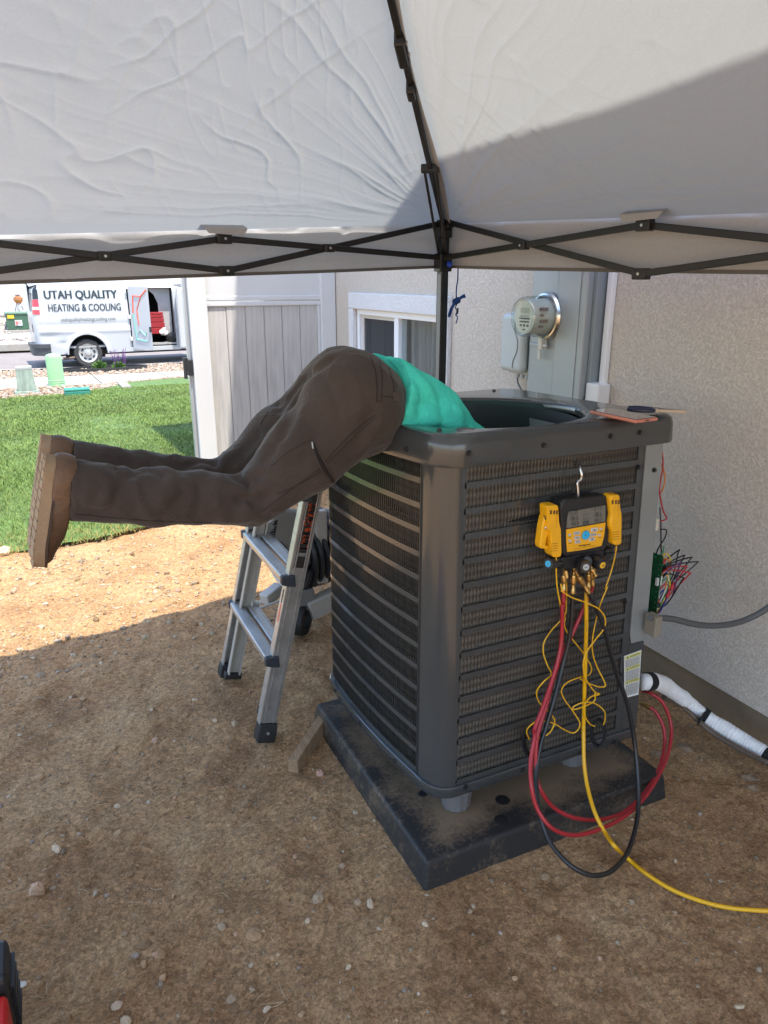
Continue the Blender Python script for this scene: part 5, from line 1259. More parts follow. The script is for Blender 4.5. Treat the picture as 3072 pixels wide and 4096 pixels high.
# capacitor strip higher up
ct = ony(2626, 2075, 1.39); cp_ = ony(2626, 2120, 1.39)
tag(MB().box((float(ct[0])-.006, 1.385, cp_[2]), (float(ct[0])+.006, 1.41, ct[2])).build('terminal_block', mat('block_cream', (0.62,0.57,0.44), 0.5), bevel=.001), 'small cream terminal block on the wall side of the unit', 'terminal')
WC = {'red': (0.42,0.015,0.025), 'black': (0.012,0.012,0.013), 'yellow': (0.7,0.45,0.02), 'orange': (0.65,0.2,0.02), 'green': (0.02,0.22,0.1), 'white': (0.6,0.6,0.57), 'purple': (0.09,0.05,0.14), 'blue': (0.02,0.05,0.25)}
def wire(pts, colr, label, r_=.0021, cat='wire'):
    P = [ony(p[0], p[1], p[2]) for p in pts]
    return tag(MB().tube(spline(P, 7), r_, 6).build('wire', mat('wire_'+colr, WC[colr], 0.45), smooth=True), label, cat, 'loose control wires')
Yq = 1.40
wire([(2648,1800,1.40),(2652,1862,1.39),(2638,1960,1.39),(2652,2040,1.39),(2666,2074,1.39),(2640,2085,1.4)], 'red', 'red wire running down the outside edge of the unit')
wire([(2644,1850,1.41),(2660,1905,1.385),(2652,1955,1.385),(2640,1975,1.40)], 'orange', 'short orange wire bowed out near the top of the service panel')
wire([(2640,2030,1.41),(2643,2100,1.40),(2645,2200,1.395),(2650,2245,1.40)], 'black', 'straight black wire between terminal block and circuit board')
wire([(2640,2118,1.40),(2665,2120,1.385),(2660,2150,1.385),(2635,2190,1.39),(2625,2215,1.40)], 'black', 'black wire looping off the terminal block')
wire([(2620,2230,1.40),(2650,2210,1.385),(2655,2185,1.385)], 'green', 'olive green wire poking up above the board')
g = np.random.default_rng(15)
tips = [(2716,2200),(2735,2222),(2760,2230),(2783,2247),(2742,2265),(2755,2290),(2720,2250),(2730,2310)]
for i, (tx, ty) in enumerate(tips):
    c = ['black','black','black','black','red','red','purple','black'][i]
    ex, ey = 2600+g.uniform(0, 30), 2440+g.uniform(-20, 40)
    wire([(2632+g.uniform(0,10), 2270+i*9, Yq), (2670+g.uniform(-8,8), 2240+i*8, 1.385-.004*i), (tx, ty, 1.375-.004*i), (tx-4, ty+14, 1.375-.003*i), (2690+g.uniform(-10,10), 2300+i*14, 1.38), (2650+g.uniform(-8,8), 2390+i*5, 1.39), (ex, ey, 1.40)], c, 'thin %s control wire in the tangle hanging out of the unit' % c)
for i, (c, k_) in enumerate((('yellow',0),('orange',1),('green',2),('white',3),('yellow',4),('green',5),('red',6),('blue',7))):
    wire([(2628, 2260+k_*18, Yq), (2655+g.uniform(0,14), 2215+k_*20, 1.385), (2676+g.uniform(-6,8), 2245+k_*18, 1.38), (2668+g.uniform(-8,8), 2320+k_*10, 1.383), (2640+g.uniform(-6,8), 2400+k_*6, 1.39), (2606+k_*3, 2462+g.uniform(-12,12), 1.40)], c, 'thin %s control wire in the tangle hanging out of the unit' % c)
for px, py in ((2690,2345),(2672,2378)):
    p = ony(px, py, 1.378); tag(MB().lathe([(.002, -.012), (.0065, -.008), (.005, .006), (.0015, .014)], p, (.3,0,.9), 10).build('wire_nut', mat('wire_red', WC['red'], .45), smooth=True), 'red wire connector in the tangle beside the circuit board', 'connector', 'red wire connectors')
p = ony(2634, 2325, 1.38); tag(MB().obox(p, (.008,0,.001), (0,.004,0), (0,0,.011)).build('wire_tag', lbl), 'white paper tag on the tangled wires', 'tag')
# ================================================================== pop-up canopy overhead
ROT = R(8.0); CS = 2.5
CC = ond(1781, 895, 2.86)                       # far corner, at seam height
dL = np.array([-math.cos(ROT), -math.sin(ROT), 0]); dR = np.array([math.sin(ROT), -math.cos(ROT), 0]); hd = (dL+dR)/math.sqrt(2)
nL, nR = np.array([dL[1], -dL[0], 0]), np.array([dR[1], -dR[0], 0])
def cl(x, y, back=0.0): return onpl(x, y, CC-nL*0+np.array([0,0,0])+back*dR, nL)
def cr(x, y, back=0.0): return onpl(x, y, CC+back*dL, nR)
can = thing('canopy', 'pop-up canopy with pale grey fabric roof and black folding frame', 'canopy', (CC[0], CC[1], 0))
fab = bpy.data.materials.new('canopy_fabric'); fab.use_nodes = True
nt = fab.node_tree; N = nt.nodes; L = nt.links; N.remove(N['Principled BSDF'])
df, tl_n, mx = N.new('ShaderNodeBsdfDiffuse'), N.new('ShaderNodeBsdfTranslucent'), N.new('ShaderNodeMixShader')
o_ = N.new('ShaderNodeTexCoord').outputs['Object']
nz = N.new('ShaderNodeTexNoise'); nz.inputs['Scale'].default_value = 240; nz.inputs['Detail'].default_value = 5; L.new(o_, nz.inputs['Vector'])
rp = N.new('ShaderNodeValToRGB'); rp.color_ramp.elements[0].position = .3; rp.color_ramp.elements[1].position = .7; rp.color_ramp.elements[0].color = (0.42,0.448,0.462,1); rp.color_ramp.elements[1].color = (0.455,0.483,0.498,1); L.new(nz.outputs[0], rp.inputs[0])
L.new(rp.outputs[0], df.inputs[0]); L.new(rp.outputs[0], tl_n.inputs[0]); mx.inputs[0].default_value = 0.27
bw_ = N.new('ShaderNodeTexNoise'); bw_.inputs['Scale'].default_value = 7; bw_.inputs['Detail'].default_value = 7; bw_.inputs['Distortion'].default_value = 0.8; L.new(o_, bw_.inputs['Vector'])
bpm = N.new('ShaderNodeBump'); bpm.inputs['Strength'].default_value = 0.1; bpm.inputs['Distance'].default_value = 0.02; L.new(bw_.outputs[0], bpm.inputs['Height'])
L.new(bpm.outputs[0], df.inputs['Normal']); L.new(bpm.outputs[0], tl_n.inputs['Normal'])
L.new(df.outputs[0], mx.inputs[1]); L.new(tl_n.outputs[0], mx.inputs[2]); L.new(mx.outputs[0], N['Material Output'].inputs[0])
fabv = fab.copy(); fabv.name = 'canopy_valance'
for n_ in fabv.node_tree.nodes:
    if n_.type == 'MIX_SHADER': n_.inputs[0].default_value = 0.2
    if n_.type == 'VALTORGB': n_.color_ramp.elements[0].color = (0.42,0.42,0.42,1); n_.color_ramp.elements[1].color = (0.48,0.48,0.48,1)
ZS = CC[2]
zl0 = cl(0, 936); zr0_ = cr(3072, 846)
sL = float((zl0-CC)@dL); sR = float((zr0_-CC)@dR)
gL, gR = (zl0[2]-ZS)/sL, (zr0_[2]-ZS)/sR         # how the seams run along each side
APEX = CC+hd*(CS/math.sqrt(2))+np.array([0, 0, 0.385*CS/math.sqrt(2)])
CL = CC+dL*CS+np.array([0,0,gL*CS]); CSR = 2.74; CR = CC+dR*CSR+np.array([0,0,gR*CSR]); CB = CC+dL*CS+dR*CSR+np.array([0,0,gL*CS])
def ridge(t): return 1-np.abs(t)
def roof_panel(A, B, nu, nv, seed, name, fan_from_a=True):
    u, v = np.meshgrid(np.linspace(0, 1, nu+1), np.linspace(0, 1, nv+1))
    E_ = A[None,None]*(1-u[...,None])+B[None,None]*u[...,None]; P = E_*(1-v[...,None])+APEX[None,None]*v[...,None]
    n = np.cross(B-A, APEX-A); n /= np.linalg.norm(n)
    if n[2] < 0: n = -n
    sag = -0.05*np.sin(np.pi*np.clip(u, 0, 1))*(1-v)**1.2*np.sin(np.pi*np.clip(v*1.15+.02, 0, 1))
    F0 = A if fan_from_a else B
    d = P-F0; r = np.linalg.norm(d, axis=-1); e = (B-A)/np.linalg.norm(B-A)*(1 if fan_from_a else -1); ang = np.arctan2(np.linalg.norm(np.cross(d, e[None,None]), axis=-1), d@e)
    wob = fbm(P[...,0]*2.1+seed, P[...,1]*2.1, P[...,2]*2.1, 3)
    fold = ridge(vnoise(ang*17+seed+wob*0.6, r*0.9, seed*.3))**9*0.011*np.clip(r*2, 0, 1)*np.exp(-r*1.0)
    fold += ridge(vnoise(ang*37+seed*3+wob*0.8, r*1.3, seed*.7))**8*0.0035*np.exp(-r*0.9)*np.clip(r*2, 0, 1)
    crum = 0.0022*fbm(P[...,0]*2.6, P[...,1]*2.6, seed+9, 3)
    for q_, (a_, fu, fv, am) in enumerate(((0.3, 1.6, 8, .0045), (1.2, 2.4, 12, .0032), (2.1, 2.0, 10, .0036), (2.75, 3.5, 19, .0018), (0.75, 4.2, 22, .0015), (1.7, 5.5, 30, .001))):
        cu_, su_ = math.cos(a_+seed*.13), math.sin(a_+seed*.13); uu, vv = P[...,0]*cu_+P[...,1]*su_, -P[...,0]*su_+P[...,1]*cu_
        mk_ = np.clip(vnoise(uu*2.6+q_*5, vv*3.1, seed+q_)*1.9-0.15, 0, 1)
        crum = crum+mk_*am*1.35*ridge(vnoise(uu*fu+wob*.5, vv*fv+wob*1.1, seed+q_*3))**12
    edge = np.clip(np.minimum(v*14, 1), 0, 1)*np.clip((1-v)*6, 0, 1)*np.clip(np.minimum(u, 1-u)*22, 0, 1)
    P = P+n[None,None]*((fold+crum)*edge+sag)[...,None]
    V = P.reshape(-1, 3); w = nu+1; I = (np.arange(nv)[:, None]*w+np.arange(nu)[None]).ravel()
    return link(name, V, np.stack([I, I+1, I+w+1, I+w], 1), fab, can, smooth=True, sharp=0)
roof_panel(CC, CL, 400, 300, 3, 'roof_panel')
roof_panel(CC, CR, 400, 300, 11, 'roof_panel')
roof_panel(CB, CL, 30, 20, 17, 'roof_panel'); roof_panel(CB, CR, 30, 20, 23, 'roof_panel')
# valances with hem
def valance(A, B, drops, name, seed, out):
    s_tot = np.linalg.norm((B-A)[:2]); u, v = np.meshgrid(np.linspace(0, 1, 201), np.linspace(0, 1, 25)); xs_ = [q[0] for q in drops]; zs = [q[1] for q in drops]
    P = A[None,None]*(1-u[...,None])+B[None,None]*u[...,None]; zb = np.interp(u*s_tot, xs_, zs); P[...,2] = P[...,2]*(1-v)+zb*v
    off = 0.006*fbm(u*9+seed, v*2.5, seed, 3)*np.clip(v*4, 0, 1)+0.004*ridge(vnoise(u*14, v*5+u*3, seed+4))**5
    off += 0.010*np.sin(v*9+np.sin(u*7)*1.2)*np.exp(-u*s_tot*2.2)*np.clip(v*3, 0, 1)
    P += out[None,None]*(off+0.004)[...,None]
    V = P.reshape(-1, 3); I = (np.arange(24)[:, None]*201+np.arange(200)[None]).ravel()
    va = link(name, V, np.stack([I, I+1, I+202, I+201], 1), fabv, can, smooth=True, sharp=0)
    hp = [P[-1, k] for k in range(0, 201, 5)]; m_ = MB()
    for i in range(len(hp)-1): m_.add([hp[i]+out*-.002, hp[i+1]+out*-.002, hp[i+1]+out*-.002+[0,0,.011], hp[i]+out*-.002+[0,0,.011]], [(0,1,2,3)])
    m_.build('hem', mat('hem_grey', (0.14,0.135,0.13), 0.9), va)
    return va
bl = [cl(1760, 1072), cl(1300, 1092), cl(889, 1106), cl(404, 1125), cl(0, 1139)]; br = [cr(1800, 1072), cr(2048, 1081), cr(2600, 1092), cr(3072, 1098)]
dl_ = [(0, bl[0][2])]+[(float((p-CC)@dL), p[2]) for p in bl[1:]]; dl_.append((CS, dl_[-1][1]-.02)); dr_ = [(0, br[0][2])]+[(float((p-CC)@dR), p[2]) for p in br[1:]]; dr_.append((CSR, dr_[-1][1]))
nLo = nL if np.dot(nL, CC-APEX) > 0 else -nL; nRo = nR if np.dot(nR, CC-APEX) > 0 else -nR
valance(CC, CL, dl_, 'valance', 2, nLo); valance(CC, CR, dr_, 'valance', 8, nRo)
# frame
blkf = mat('frame_black', (0.012,0.0125,0.013), 0.35, spec=0.5); bolt = mat('bolt', (0.6,0.6,0.6), 0.3, metal=0.8)
def fbar(p0, p1, w=.020, h=.011, nm='truss_bar', ext=0.0, nrm=None):
    p0, p1 = np.array(p0), np.array(p1); d = (p1-p0)/np.linalg.norm(p1-p0)
    return MB().bar(p0-d*ext, p1+d*ext, h, w).build(nm, blkf, can, bevel=.002)
IN = 0.012
lt = {k: cl(*p)-nLo*.03 for k, p in dict(ct=(1738,897), cb=(1762,1034), mt=(879,957), mb=(889,1084), e1=(-20,1084), e2=(-20,976)).items()}
rt = {k: cr(*p)-nRo*.03 for k, p in dict(ct=(1826,893), cb=(1802,1034), mt=(2612,903), mb=(2597,1096), e1=(3300,905), e2=(3300,1065)).items()}
fbar(lt['ct'], lt['mb']); fbar(lt['cb']-nLo*IN, lt['mt']-nLo*IN); fbar(lt['mt'], lt['mt']+(lt['e1']-lt['mt'])*1.25); fbar(lt['mb']-nLo*IN, lt['mb']+(lt['e2']-lt['mb'])*1.25-nLo*IN)
_j1, _j2 = lt['mt']+(lt['e1']-lt['mt'])*1.25, lt['mb']+(lt['e2']-lt['mb'])*1.25
_lg = CL-dL*.05
fbar(_j1, np.array([_lg[0], _lg[1], CL[2]-.03])-nLo*.03); fbar(_j2-nLo*IN, np.array([_lg[0], _lg[1], CL[2]-.2])-nLo*(.03+IN))
fbar(rt['ct'], rt['mb']); fbar(rt['cb']-nRo*IN, rt['mt']-nRo*IN)
r2 = rt['mt']+dR*.5+np.array([0,0,-.0]); dd = rt['mt']-rt['mb']
xr = cr(3072, 951)-nRo*.03; xr2 = cr(3072, 1031)-nRo*.03
def extend(a, b, k): return a+(b-a)*k
fbar(rt['mt'], extend(rt['mt'], xr, 1.9)); fbar(rt['mb']-nRo*IN, extend(rt['mb'], xr2, 1.9)-nRo*IN)
def joint(p, nrm, w=.03, h=.026, nm='joint'):
    t = np.cross(nrm, [0,0,1]); t /= np.linalg.norm(t); m_ = MB(); m_.obox(np.array(p)-nrm*.006, t*w/2, np.array(nrm)*.014, np.array([0,0,h/2])); j = m_.build(nm, blkf, can, bevel=.004)
    MB().cyl(np.array(p)-nrm*.019, np.array(p)-nrm*.023, .0042, n=10).build('bolt', bolt, j)
for p in (lt['mt'], lt['mb']): joint(p, nLo, .05, .032)
for p in (rt['mt'], rt['mb']): joint(p, nRo, .05, .032)
joint(cl(1291, 994)-nLo*.035, nLo, .04, .028); joint(cl(404, 1026)-nLo*.035, nLo, .04, .028); joint(cr(2127, 983)-nRo*.035, nRo, .04, .028)
# fabric tabs holding the truss to the seam
for p, n_, t_ in ((lt['mt'], nLo, dL), (rt['mt'], nRo, dR)):
    m_ = MB(); q = np.array(p)+[0,0,.02]
    m_.add([q-t_*.075+[0,0,.012]-n_*.03, q+t_*.075+[0,0,.012]-n_*.03, q+t_*.06-[0,0,.006]-n_*.034, q-t_*.06-[0,0,.01]-n_*.034], [(0,1,2,3)])
    m_.add([q-t_*.075+[0,0,.012]-n_*.03, q+t_*.075+[0,0,.012]-n_*.03, q+t_*.075+[0,0,.03]+n_*.02, q-t_*.075+[0,0,.03]+n_*.02], [(3,2,1,0)]); m_.build('fabric_tab', fabv, can)
# corner bracket, slider, leg
PO = CC+hd*.045
m_ = MB(); m_.box((PO[0]-.026, PO[1]-.026, ZS-.055), (PO[0]+.026, PO[1]+.026, ZS+.012))
for q in (lt['ct'], rt['ct']): m_.bar((PO[0], PO[1], ZS-.02), (q[0], q[1], q[2]), .03, .035)
m_.build('corner_bracket', blkf, can, bevel=.006)
zsl = float(lt['cb'][2])
m_ = MB(); m_.box((PO[0]-.027, PO[1]-.027, zsl-.05), (PO[0]+.027, PO[1]+.027, zsl+.018))
for q in (lt['cb'], rt['cb']): m_.bar((PO[0], PO[1], zsl), (q[0], q[1], q[2]), .03, .03)
m_.build('slider', blkf, can, bevel=.005)
def sqpost(x, y, z0, z1, w, nm, m_=blkf):
    b_ = MB(); cx_, sx_ = math.cos(ROT)*w/2, math.sin(ROT)*w/2; ring_ = [(x-cx_+sx_, y-sx_-cx_, z0), (x+cx_+sx_, y+sx_-cx_, z0), (x+cx_-sx_, y+sx_+cx_, z0), (x-cx_-sx_, y-sx_+cx_, z0)]
    return b_.prism(ring_, (0, 0, z1-z0)).build(nm, m_, can, bevel=.003)
sqpost(PO[0], PO[1], .6, ZS+.005, .034, 'leg'); sqpost(PO[0], PO[1], .0, .62, .026, 'leg_extension'); MB().box((PO[0]-.05, PO[1]-.05, -.01), (PO[0]+.05, PO[1]+.05, .006)).build('foot_plate', blkf, can)
MB().box((PO[0]-.0185, PO[1]-.02, .6), (PO[0]-.0172, PO[1]+.008, zsl-.06)).build('leg_lit_strip', mat('leg_lit_grey', (0.16,0.16,0.155), 0.5), can)  # paler inner strip; its grey paints the light on the leg's left face
kp = ond(1797, 1060, (np.array([PO[0], PO[1], zsl])-EYE)@FWD-.02)
MB().lathe([(.001, .0), (.0105, .001), (.011, .012), (.007, .016), (.001, .017)], kp, tuple(-FWD), 14).build('pull_ring', mat('blue_plastic', (0.01,0.06,0.5), 0.4), can, smooth=True)
for q in (CL, CR, CB):
    x, y = q[0]*.97+APEX[0]*.03, q[1]*.97+APEX[1]*.03; sqpost(x, y, .6, q[2], .034, 'leg'); sqpost(x, y, .0, .62, .026, 'leg_extension')
# hip rafters
def hipp(d, dz=0.0): return CC+hd*d+np.array([0, 0, 0.385*d+dz])
dm = CS/math.sqrt(2)
b0, b1 = np.array([PO[0], PO[1], ZS-.01]), hipp(.44, -.028)
fbar(b0, hipp(dm, -.02), .02, .014, 'hip_rafter')
tn = np.array([hd[1], -hd[0], 0])
for s_ in (-1, 1): fbar(np.array([PO[0], PO[1], zsl])+tn*s_*.014, b1+tn*s_*.02, .016, .007, 'hip_strut')
m_ = MB(); m_.obox(b1, tn*.03, hd*.012, np.array([0,0,.014])); m_.build('hip_joint', blkf, can, bevel=.004)
c = hipp(.98, -.03); m_ = MB(); m_.obox(c, tn*.013, (hd+[0,0,.385])*.045/1.07, np.array([0,0,.02])); jb = m_.build('hip_bracket', blkf, can, bevel=.005)
for k_ in (-.02, .02): q = c+(hd+[0,0,.385])*k_; MB().cyl(q+tn*-.014, q+tn*-.019, .006, n=10).build('bolt', bolt, jb)
c = hipp(.83, -.03); MB().obox(c, tn*.012, (hd+[0,0,.385])*.02, np.array([0,0,.022])).build('hip_clip', blkf, can, bevel=.006)
m_ = MB()
g_ = lambda u, v: hipp(.06+(dm-.1)*u)+tn*(-.028-.01*math.sin(u*9))*(v)+np.array([0,0,-.03*(1-abs(v-.5)*2)*0-.006-.03*v])
m_.grid(g_, 40, 3); m_.build('hip_flap', fabv, can, smooth=True, sharp=0)
# blue guy rope bundle hanging from the corner
rope = mat('blue_rope', (0.008,0.055,0.24), 0.7, bump=0.5, bscale=300)
DR_ = float((np.array([PO[0], PO[1], 1.4])-EYE)@FWD)-.02
rp_ = lambda x, y, dd=0.0: ond(x, y, DR_+dd)
rb = thing('rope_bundle', 'bundle of blue guy rope hanging at the canopy corner post', 'rope', rp_(1826, 1295))
MB().tube(spline([rp_(1832,1075), rp_(1831,1120), rp_(1826,1150), rp_(1825,1195)], 4), .0028, 6).build('hanging_line', rope, rb)
g = np.random.default_rng(2)
for k_ in range(9):
    o1, o2 = g.uniform(-9, 9), g.uniform(-6, 6)
    pts = [rp_(1796+o1*.6, 1262+o2, o1*.001), rp_(1808+o1*.5, 1230+o2, .004*g.normal()), rp_(1826+o2*.4, 1205+o1*.5, .004*g.normal()), rp_(1846+o2*.4, 1188+o1*.6, .004*g.normal()), rp_(1860+o1*.3, 1182+o1*.8, .0)]
    MB().tube(spline(pts, 5), .0028, 6).build('strand', rope, rb)
mb = MB()
for k_ in range(4): mb.tube([rp_(1826+k_*4-6+9*math.cos(a), 1207-k_*2+11*math.sin(a), .008*math.sin(a*1.0)) for a in np.linspace(0, 6.283, 10, endpoint=False)], .0026, 6, closed=True)
mb.build('wrap', rope, rb)
MB().tube(spline([rp_(1828,1215), rp_(1822,1232), rp_(1833,1245), rp_(1823,1258), rp_(1830,1270), rp_(1824,1294)], 5), .0026, 6).build('tail', rope, rb)
p = rp_(1829, 1245); MB().obox(p, (.004,0,.002), (0,.003,0), (.001,0,.012)).build('tensioner', blkf, rb, bevel=.001)
# ================================================================== the person reaching into the unit
YN, YFR, YM = 1.575, 1.80, 1.69
hN, kN, cN = ony(1420, 1640, YN), ony(1010, 2000, YN+.01), ony(276, 1962, YN+.01)
hF, kF, cF = ony(1365, 1600, YFR), ony(900, 1935, YFR+.02), ony(276, 1862, YFR+.02)
sN, sF = ony(620, 1990, YN+.01), ony(600, 1912, YFR+.02)
def mid_(a, b, t): return a*(1-t)+b*t
waist = ony(1560, 1590, YM)
pel = mid_(hN, hF, .5)
def trousers_sdf(p):
    f = None
    bn, bf = ony(1400, 1585, YN+.005), ony(1375, 1560, YFR-.005)
    for h_, k_, c_, mm, bc_ in ((hN, kN, cN, sN, bn), (hF, kF, cF, sF, bf)):
        m1 = mid_(h_, k_, .5)
        q = sd_cone(p, h_, m1, .108, .088); q = smin(q, sd_cone(p, m1, k_, .088, .060), .03)
        q2 = sd_cone(p, k_, mm, .057, .059); q2 = smin(q2, sd_cone(p, mm, c_, .059, .062), .02)
        q = smin(q, q2, .016)
        q = smin(q, sd_ell(p, bc_, (.105, .102, .112)), .045)
        f = q if f is None else smin(f, q, .008)
    w2 = waist+np.array([-.012, 0, -.02])
    for dy in (-.06, .06):
        f = smin(f, sd_cone(p, pel+np.array([.02, dy, .0]), w2+np.array([0, dy*.7, 0]), .110, .088), .05)
    # cuffs open flat
    for c_, k_ in ((cN, kN), (cF, kF)):
        d = (c_-k_)/np.linalg.norm(c_-k_); f = np.maximum(f, np.where((p@d > c_@d-.08) & (np.linalg.norm(p-c_, axis=1) < .2), (p-c_)@d, -1.0))
    return f
def pj(lst, Y): return (lst, Y)
NS = YN-.07
folds = [  # (polyline, amplitude (+ raised, - sunk), width)
    (pj([(950,1905),(985,1935),(1000,1985),(960,2000)], NS), -.016, .012), (pj([(985,1900),(1010,1950),(985,2010)], NS), .010, .012),
    (pj([(870,1930),(930,1955),(975,2000),(985,2060)], NS), .008, .014), (pj([(640,1870),(690,1920),(650,1990)], NS), .009, .016), (pj([(520,1900),(600,1880),(650,1900)], NS), -.008, .013),
    (pj([(380,1880),(430,1940),(420,2010)], NS), .007, .016), (pj([(730,1960),(690,2030),(640,2080)], NS), -.007, .014), (pj([(820,1880),(760,1940),(700,1980)], NS), .007, .015),
    (pj([(440,1830),(520,1860),(560,1920)], NS), -.006, .014), (pj([(1060,1840),(1110,1780),(1150,1700)], NS), -.006, .016), (pj([(1130,1830),(1180,1740),(1215,1640)], NS), .006, .018),
    (pj([(1210,1850),(1260,1750),(1290,1660)], NS-.02), -.004, .016), (pj([(1490,1640),(1440,1740),(1390,1810)], NS-.02), -.005, .016), (pj([(1520,1690),(1480,1760),(1430,1830)], NS-.02), .006, .014),
    (pj([(1270,1400),(1170,1500),(1110,1610)], YM), -.022, .016), (pj([(300,2020),(380,2050),(430,2040)], NS), -.008, .012),
    (pj([(700,1830),(640,1840),(560,1812)], YFR-.05), .008, .013), (pj([(860,1860),(800,1845),(740,1870)], YFR-.05), -.008, .013), (pj([(470,1800),(520,1830),(560,1850)], YFR-.05), .007, .014),
    (pj([(930,1850),(980,1800),(1030,1740)], YFR-.05), -.009, .014), (pj([(880,1880),(900,1830),(930,1815)], YFR-.05), .010, .012), (pj([(960,2080),(1050,2060),(1120,1990)], NS), .004, .014),
    (pj([(1010,2100),(1060,2020),(1050,1960)], NS), -.005, .013), (pj([(1180,1600),(1120,1700),(1060,1790)], NS), .005, .018),
    (pj([(450,1860),(485,1930),(450,2020)], NS), -.006, .011), (pj([(560,1890),(545,1960),(590,2060)], NS), .007, .011), (pj([(760,1910),(800,1970),(785,2070)], NS), -.006, .011), (pj([(880,1910),(862,1990),(900,2080)], NS), .007, .011),
    (pj([(935,1915),(990,1930),(1045,1900)], NS), -.008, .009), (pj([(950,1950),(1010,1972),(1070,1935)], NS), .008, .010), (pj([(965,1985),(1020,2015),(1080,1985)], NS), -.006, .010), (pj([(1100,1770),(1160,1800),(1240,1790)], NS), .005, .012),
    (pj([(1280,1500),(1335,1570),(1355,1660)], NS), -.005, .013), (pj([(1385,1470),(1430,1550),(1440,1640)], NS), .005, .013), (pj([(1120,1640),(1190,1545),(1260,1480),(1320,1440)], YM), -.016, .011),
    (pj([(330,1850),(360,1920),(340,2010)], NS), .006, .011), (pj([(690,1890),(720,1930),(760,1900)], NS), .007, .010), (pj([(1180,1990),(1240,1940),(1290,1900)], NS), -.005, .012)]
from mathutils.bvhtree import BVHTree
def bvh_of(V, Fq): return BVHTree.FromPolygons([tuple(v) for v in V], [tuple(f) for f in Fq])
def resolve(fl, bvh):
    out = []
    for (lst, Y), a, w in fl:
        P = []
        for q in spline([(x, y, 0) for x, y in lst], 3):
            h_ = bvh.ray_cast(Vector(EYE), Vector(ray(q[0], q[1])).normalized()); P.append(np.array(h_[0]) if h_[0] is not None else ony(q[0], q[1], Y))
        out.append((P, a, w))
    return out
def trousers_detail(p):
    d = np.zeros(len(p))
    for pts, a, w in folds: d -= 1.6*a*np.exp(-(poly_dist(p, pts)/(w*.8))**1.4)
    d -= 0.004*fbm(p[:,0]*9, p[:,1]*9, p[:,2]*9, 3)+0.003*(1-np.abs(vnoise(p[:,0]*16+p[:,2]*10, p[:,1]*9, p[:,2]*7)))**5
    return d
per = thing('person', 'person bent into the unit in dark brown trousers, teal shirt and brown boots', 'person', (pel[0], pel[1], kN[2]-.1))
lo = np.minimum.reduce([cN, cF, kN, kF, hN, hF])-.16; hi = np.maximum.reduce([cN, cF, hN, hF, waist, kF])+.19
V0_, F0_ = surface_nets(trousers_sdf, lo, hi, .014)
folds = resolve(folds, bvh_of(V0_, F0_))
Vt, Ft = surface_nets(trousers_sdf, lo, hi, .0055, trousers_detail)
pant = bpy.data.materials.new('trouser_cloth'); pant.use_nodes = True
nt = pant.node_tree; N = nt.nodes; L = nt.links; b = N['Principled BSDF']; b.inputs['Roughness'].default_value = 0.85; b.inputs['Specular IOR Level'].default_value = 0.25; b.inputs['Sheen Weight'].default_value = 0.15; b.inputs['Sheen Roughness'].default_value = 0.5
o_ = N.new('ShaderNodeTexCoord').outputs['Object']
n1 = N.new('ShaderNodeTexNoise'); n1.inputs['Scale'].default_value = 6; n1.inputs['Detail'].default_value = 6; L.new(o_, n1.inputs['Vector'])
rp = N.new('ShaderNodeValToRGB'); rp.color_ramp.elements[0].position = .3; rp.color_ramp.elements[1].position = .7; rp.color_ramp.elements[0].color = (0.042,0.031,0.026,1); rp.color_ramp.elements[1].color = (0.06,0.046,0.039,1); L.new(n1.outputs[0], rp.inputs[0]); L.new(rp.outputs[0], b.inputs['Base Color'])
n2 = N.new('ShaderNodeTexNoise'); n2.inputs['Scale'].default_value = 420; n2.inputs['Detail'].default_value = 2; L.new(o_, n2.inputs['Vector'])
n3 = N.new('ShaderNodeTexNoise'); n3.inputs['Scale'].default_value = 22; n3.inputs['Detail'].default_value = 4; n3.inputs['Distortion'].default_value = .6; L.new(o_, n3.inputs['Vector'])
n4 = N.new('ShaderNodeTexNoise'); n4.inputs['Scale'].default_value = 11; n4.inputs['Detail'].default_value = 3; n4.inputs['Distortion'].default_value = 1.6; L.new(o_, n4.inputs['Vector'])
s4 = N.new('ShaderNodeMath'); s4.operation = 'SUBTRACT'; s4.inputs[1].default_value = 0.5; L.new(n4.outputs[0], s4.inputs[0])
a4 = N.new('ShaderNodeMath'); a4.operation = 'ABSOLUTE'; L.new(s4.outputs[0], a4.inputs[0])
m4 = N.new('ShaderNodeMapRange'); m4.interpolation_type = 'SMOOTHSTEP'; m4.inputs[2].default_value = 0.07; m4.inputs[3].default_value = 1; m4.inputs[4].default_value = 0; L.new(a4.outputs[0], m4.inputs[0])
bC = N.new('ShaderNodeBump'); bC.inputs['Strength'].default_value = .22; bC.inputs['Distance'].default_value = .005; L.new(m4.outputs[0], bC.inputs['Height'])
bA = N.new('ShaderNodeBump'); L.new(bC.outputs[0], bA.inputs['Normal']); bA.inputs['Strength'].default_value = .3; bA.inputs['Distance'].default_value = .01; L.new(n3.outputs[0], bA.inputs['Height'])
bB = N.new('ShaderNodeBump'); bB.inputs['Strength'].default_value = .25; bB.inputs['Distance'].default_value = .001; L.new(n2.outputs[0], bB.inputs['Height']); L.new(bA.outputs[0], bB.inputs['Normal']); L.new(bB.outputs[0], b.inputs['Normal'])
TRO = link('trousers', Vt, Ft, pant, per, smooth=True, sharp=0)
BT = bvh_of(Vt, Ft)
def hit(x, y, bvh=BT, off=.001):
    d = Vector(ray(x, y)).normalized(); h_ = bvh.ray_cast(Vector(EYE), d)
    return None if h_[0] is None else np.array(h_[0])+np.array(h_[1])*off*(1 if h_[1].dot(d) < 0 else -1)
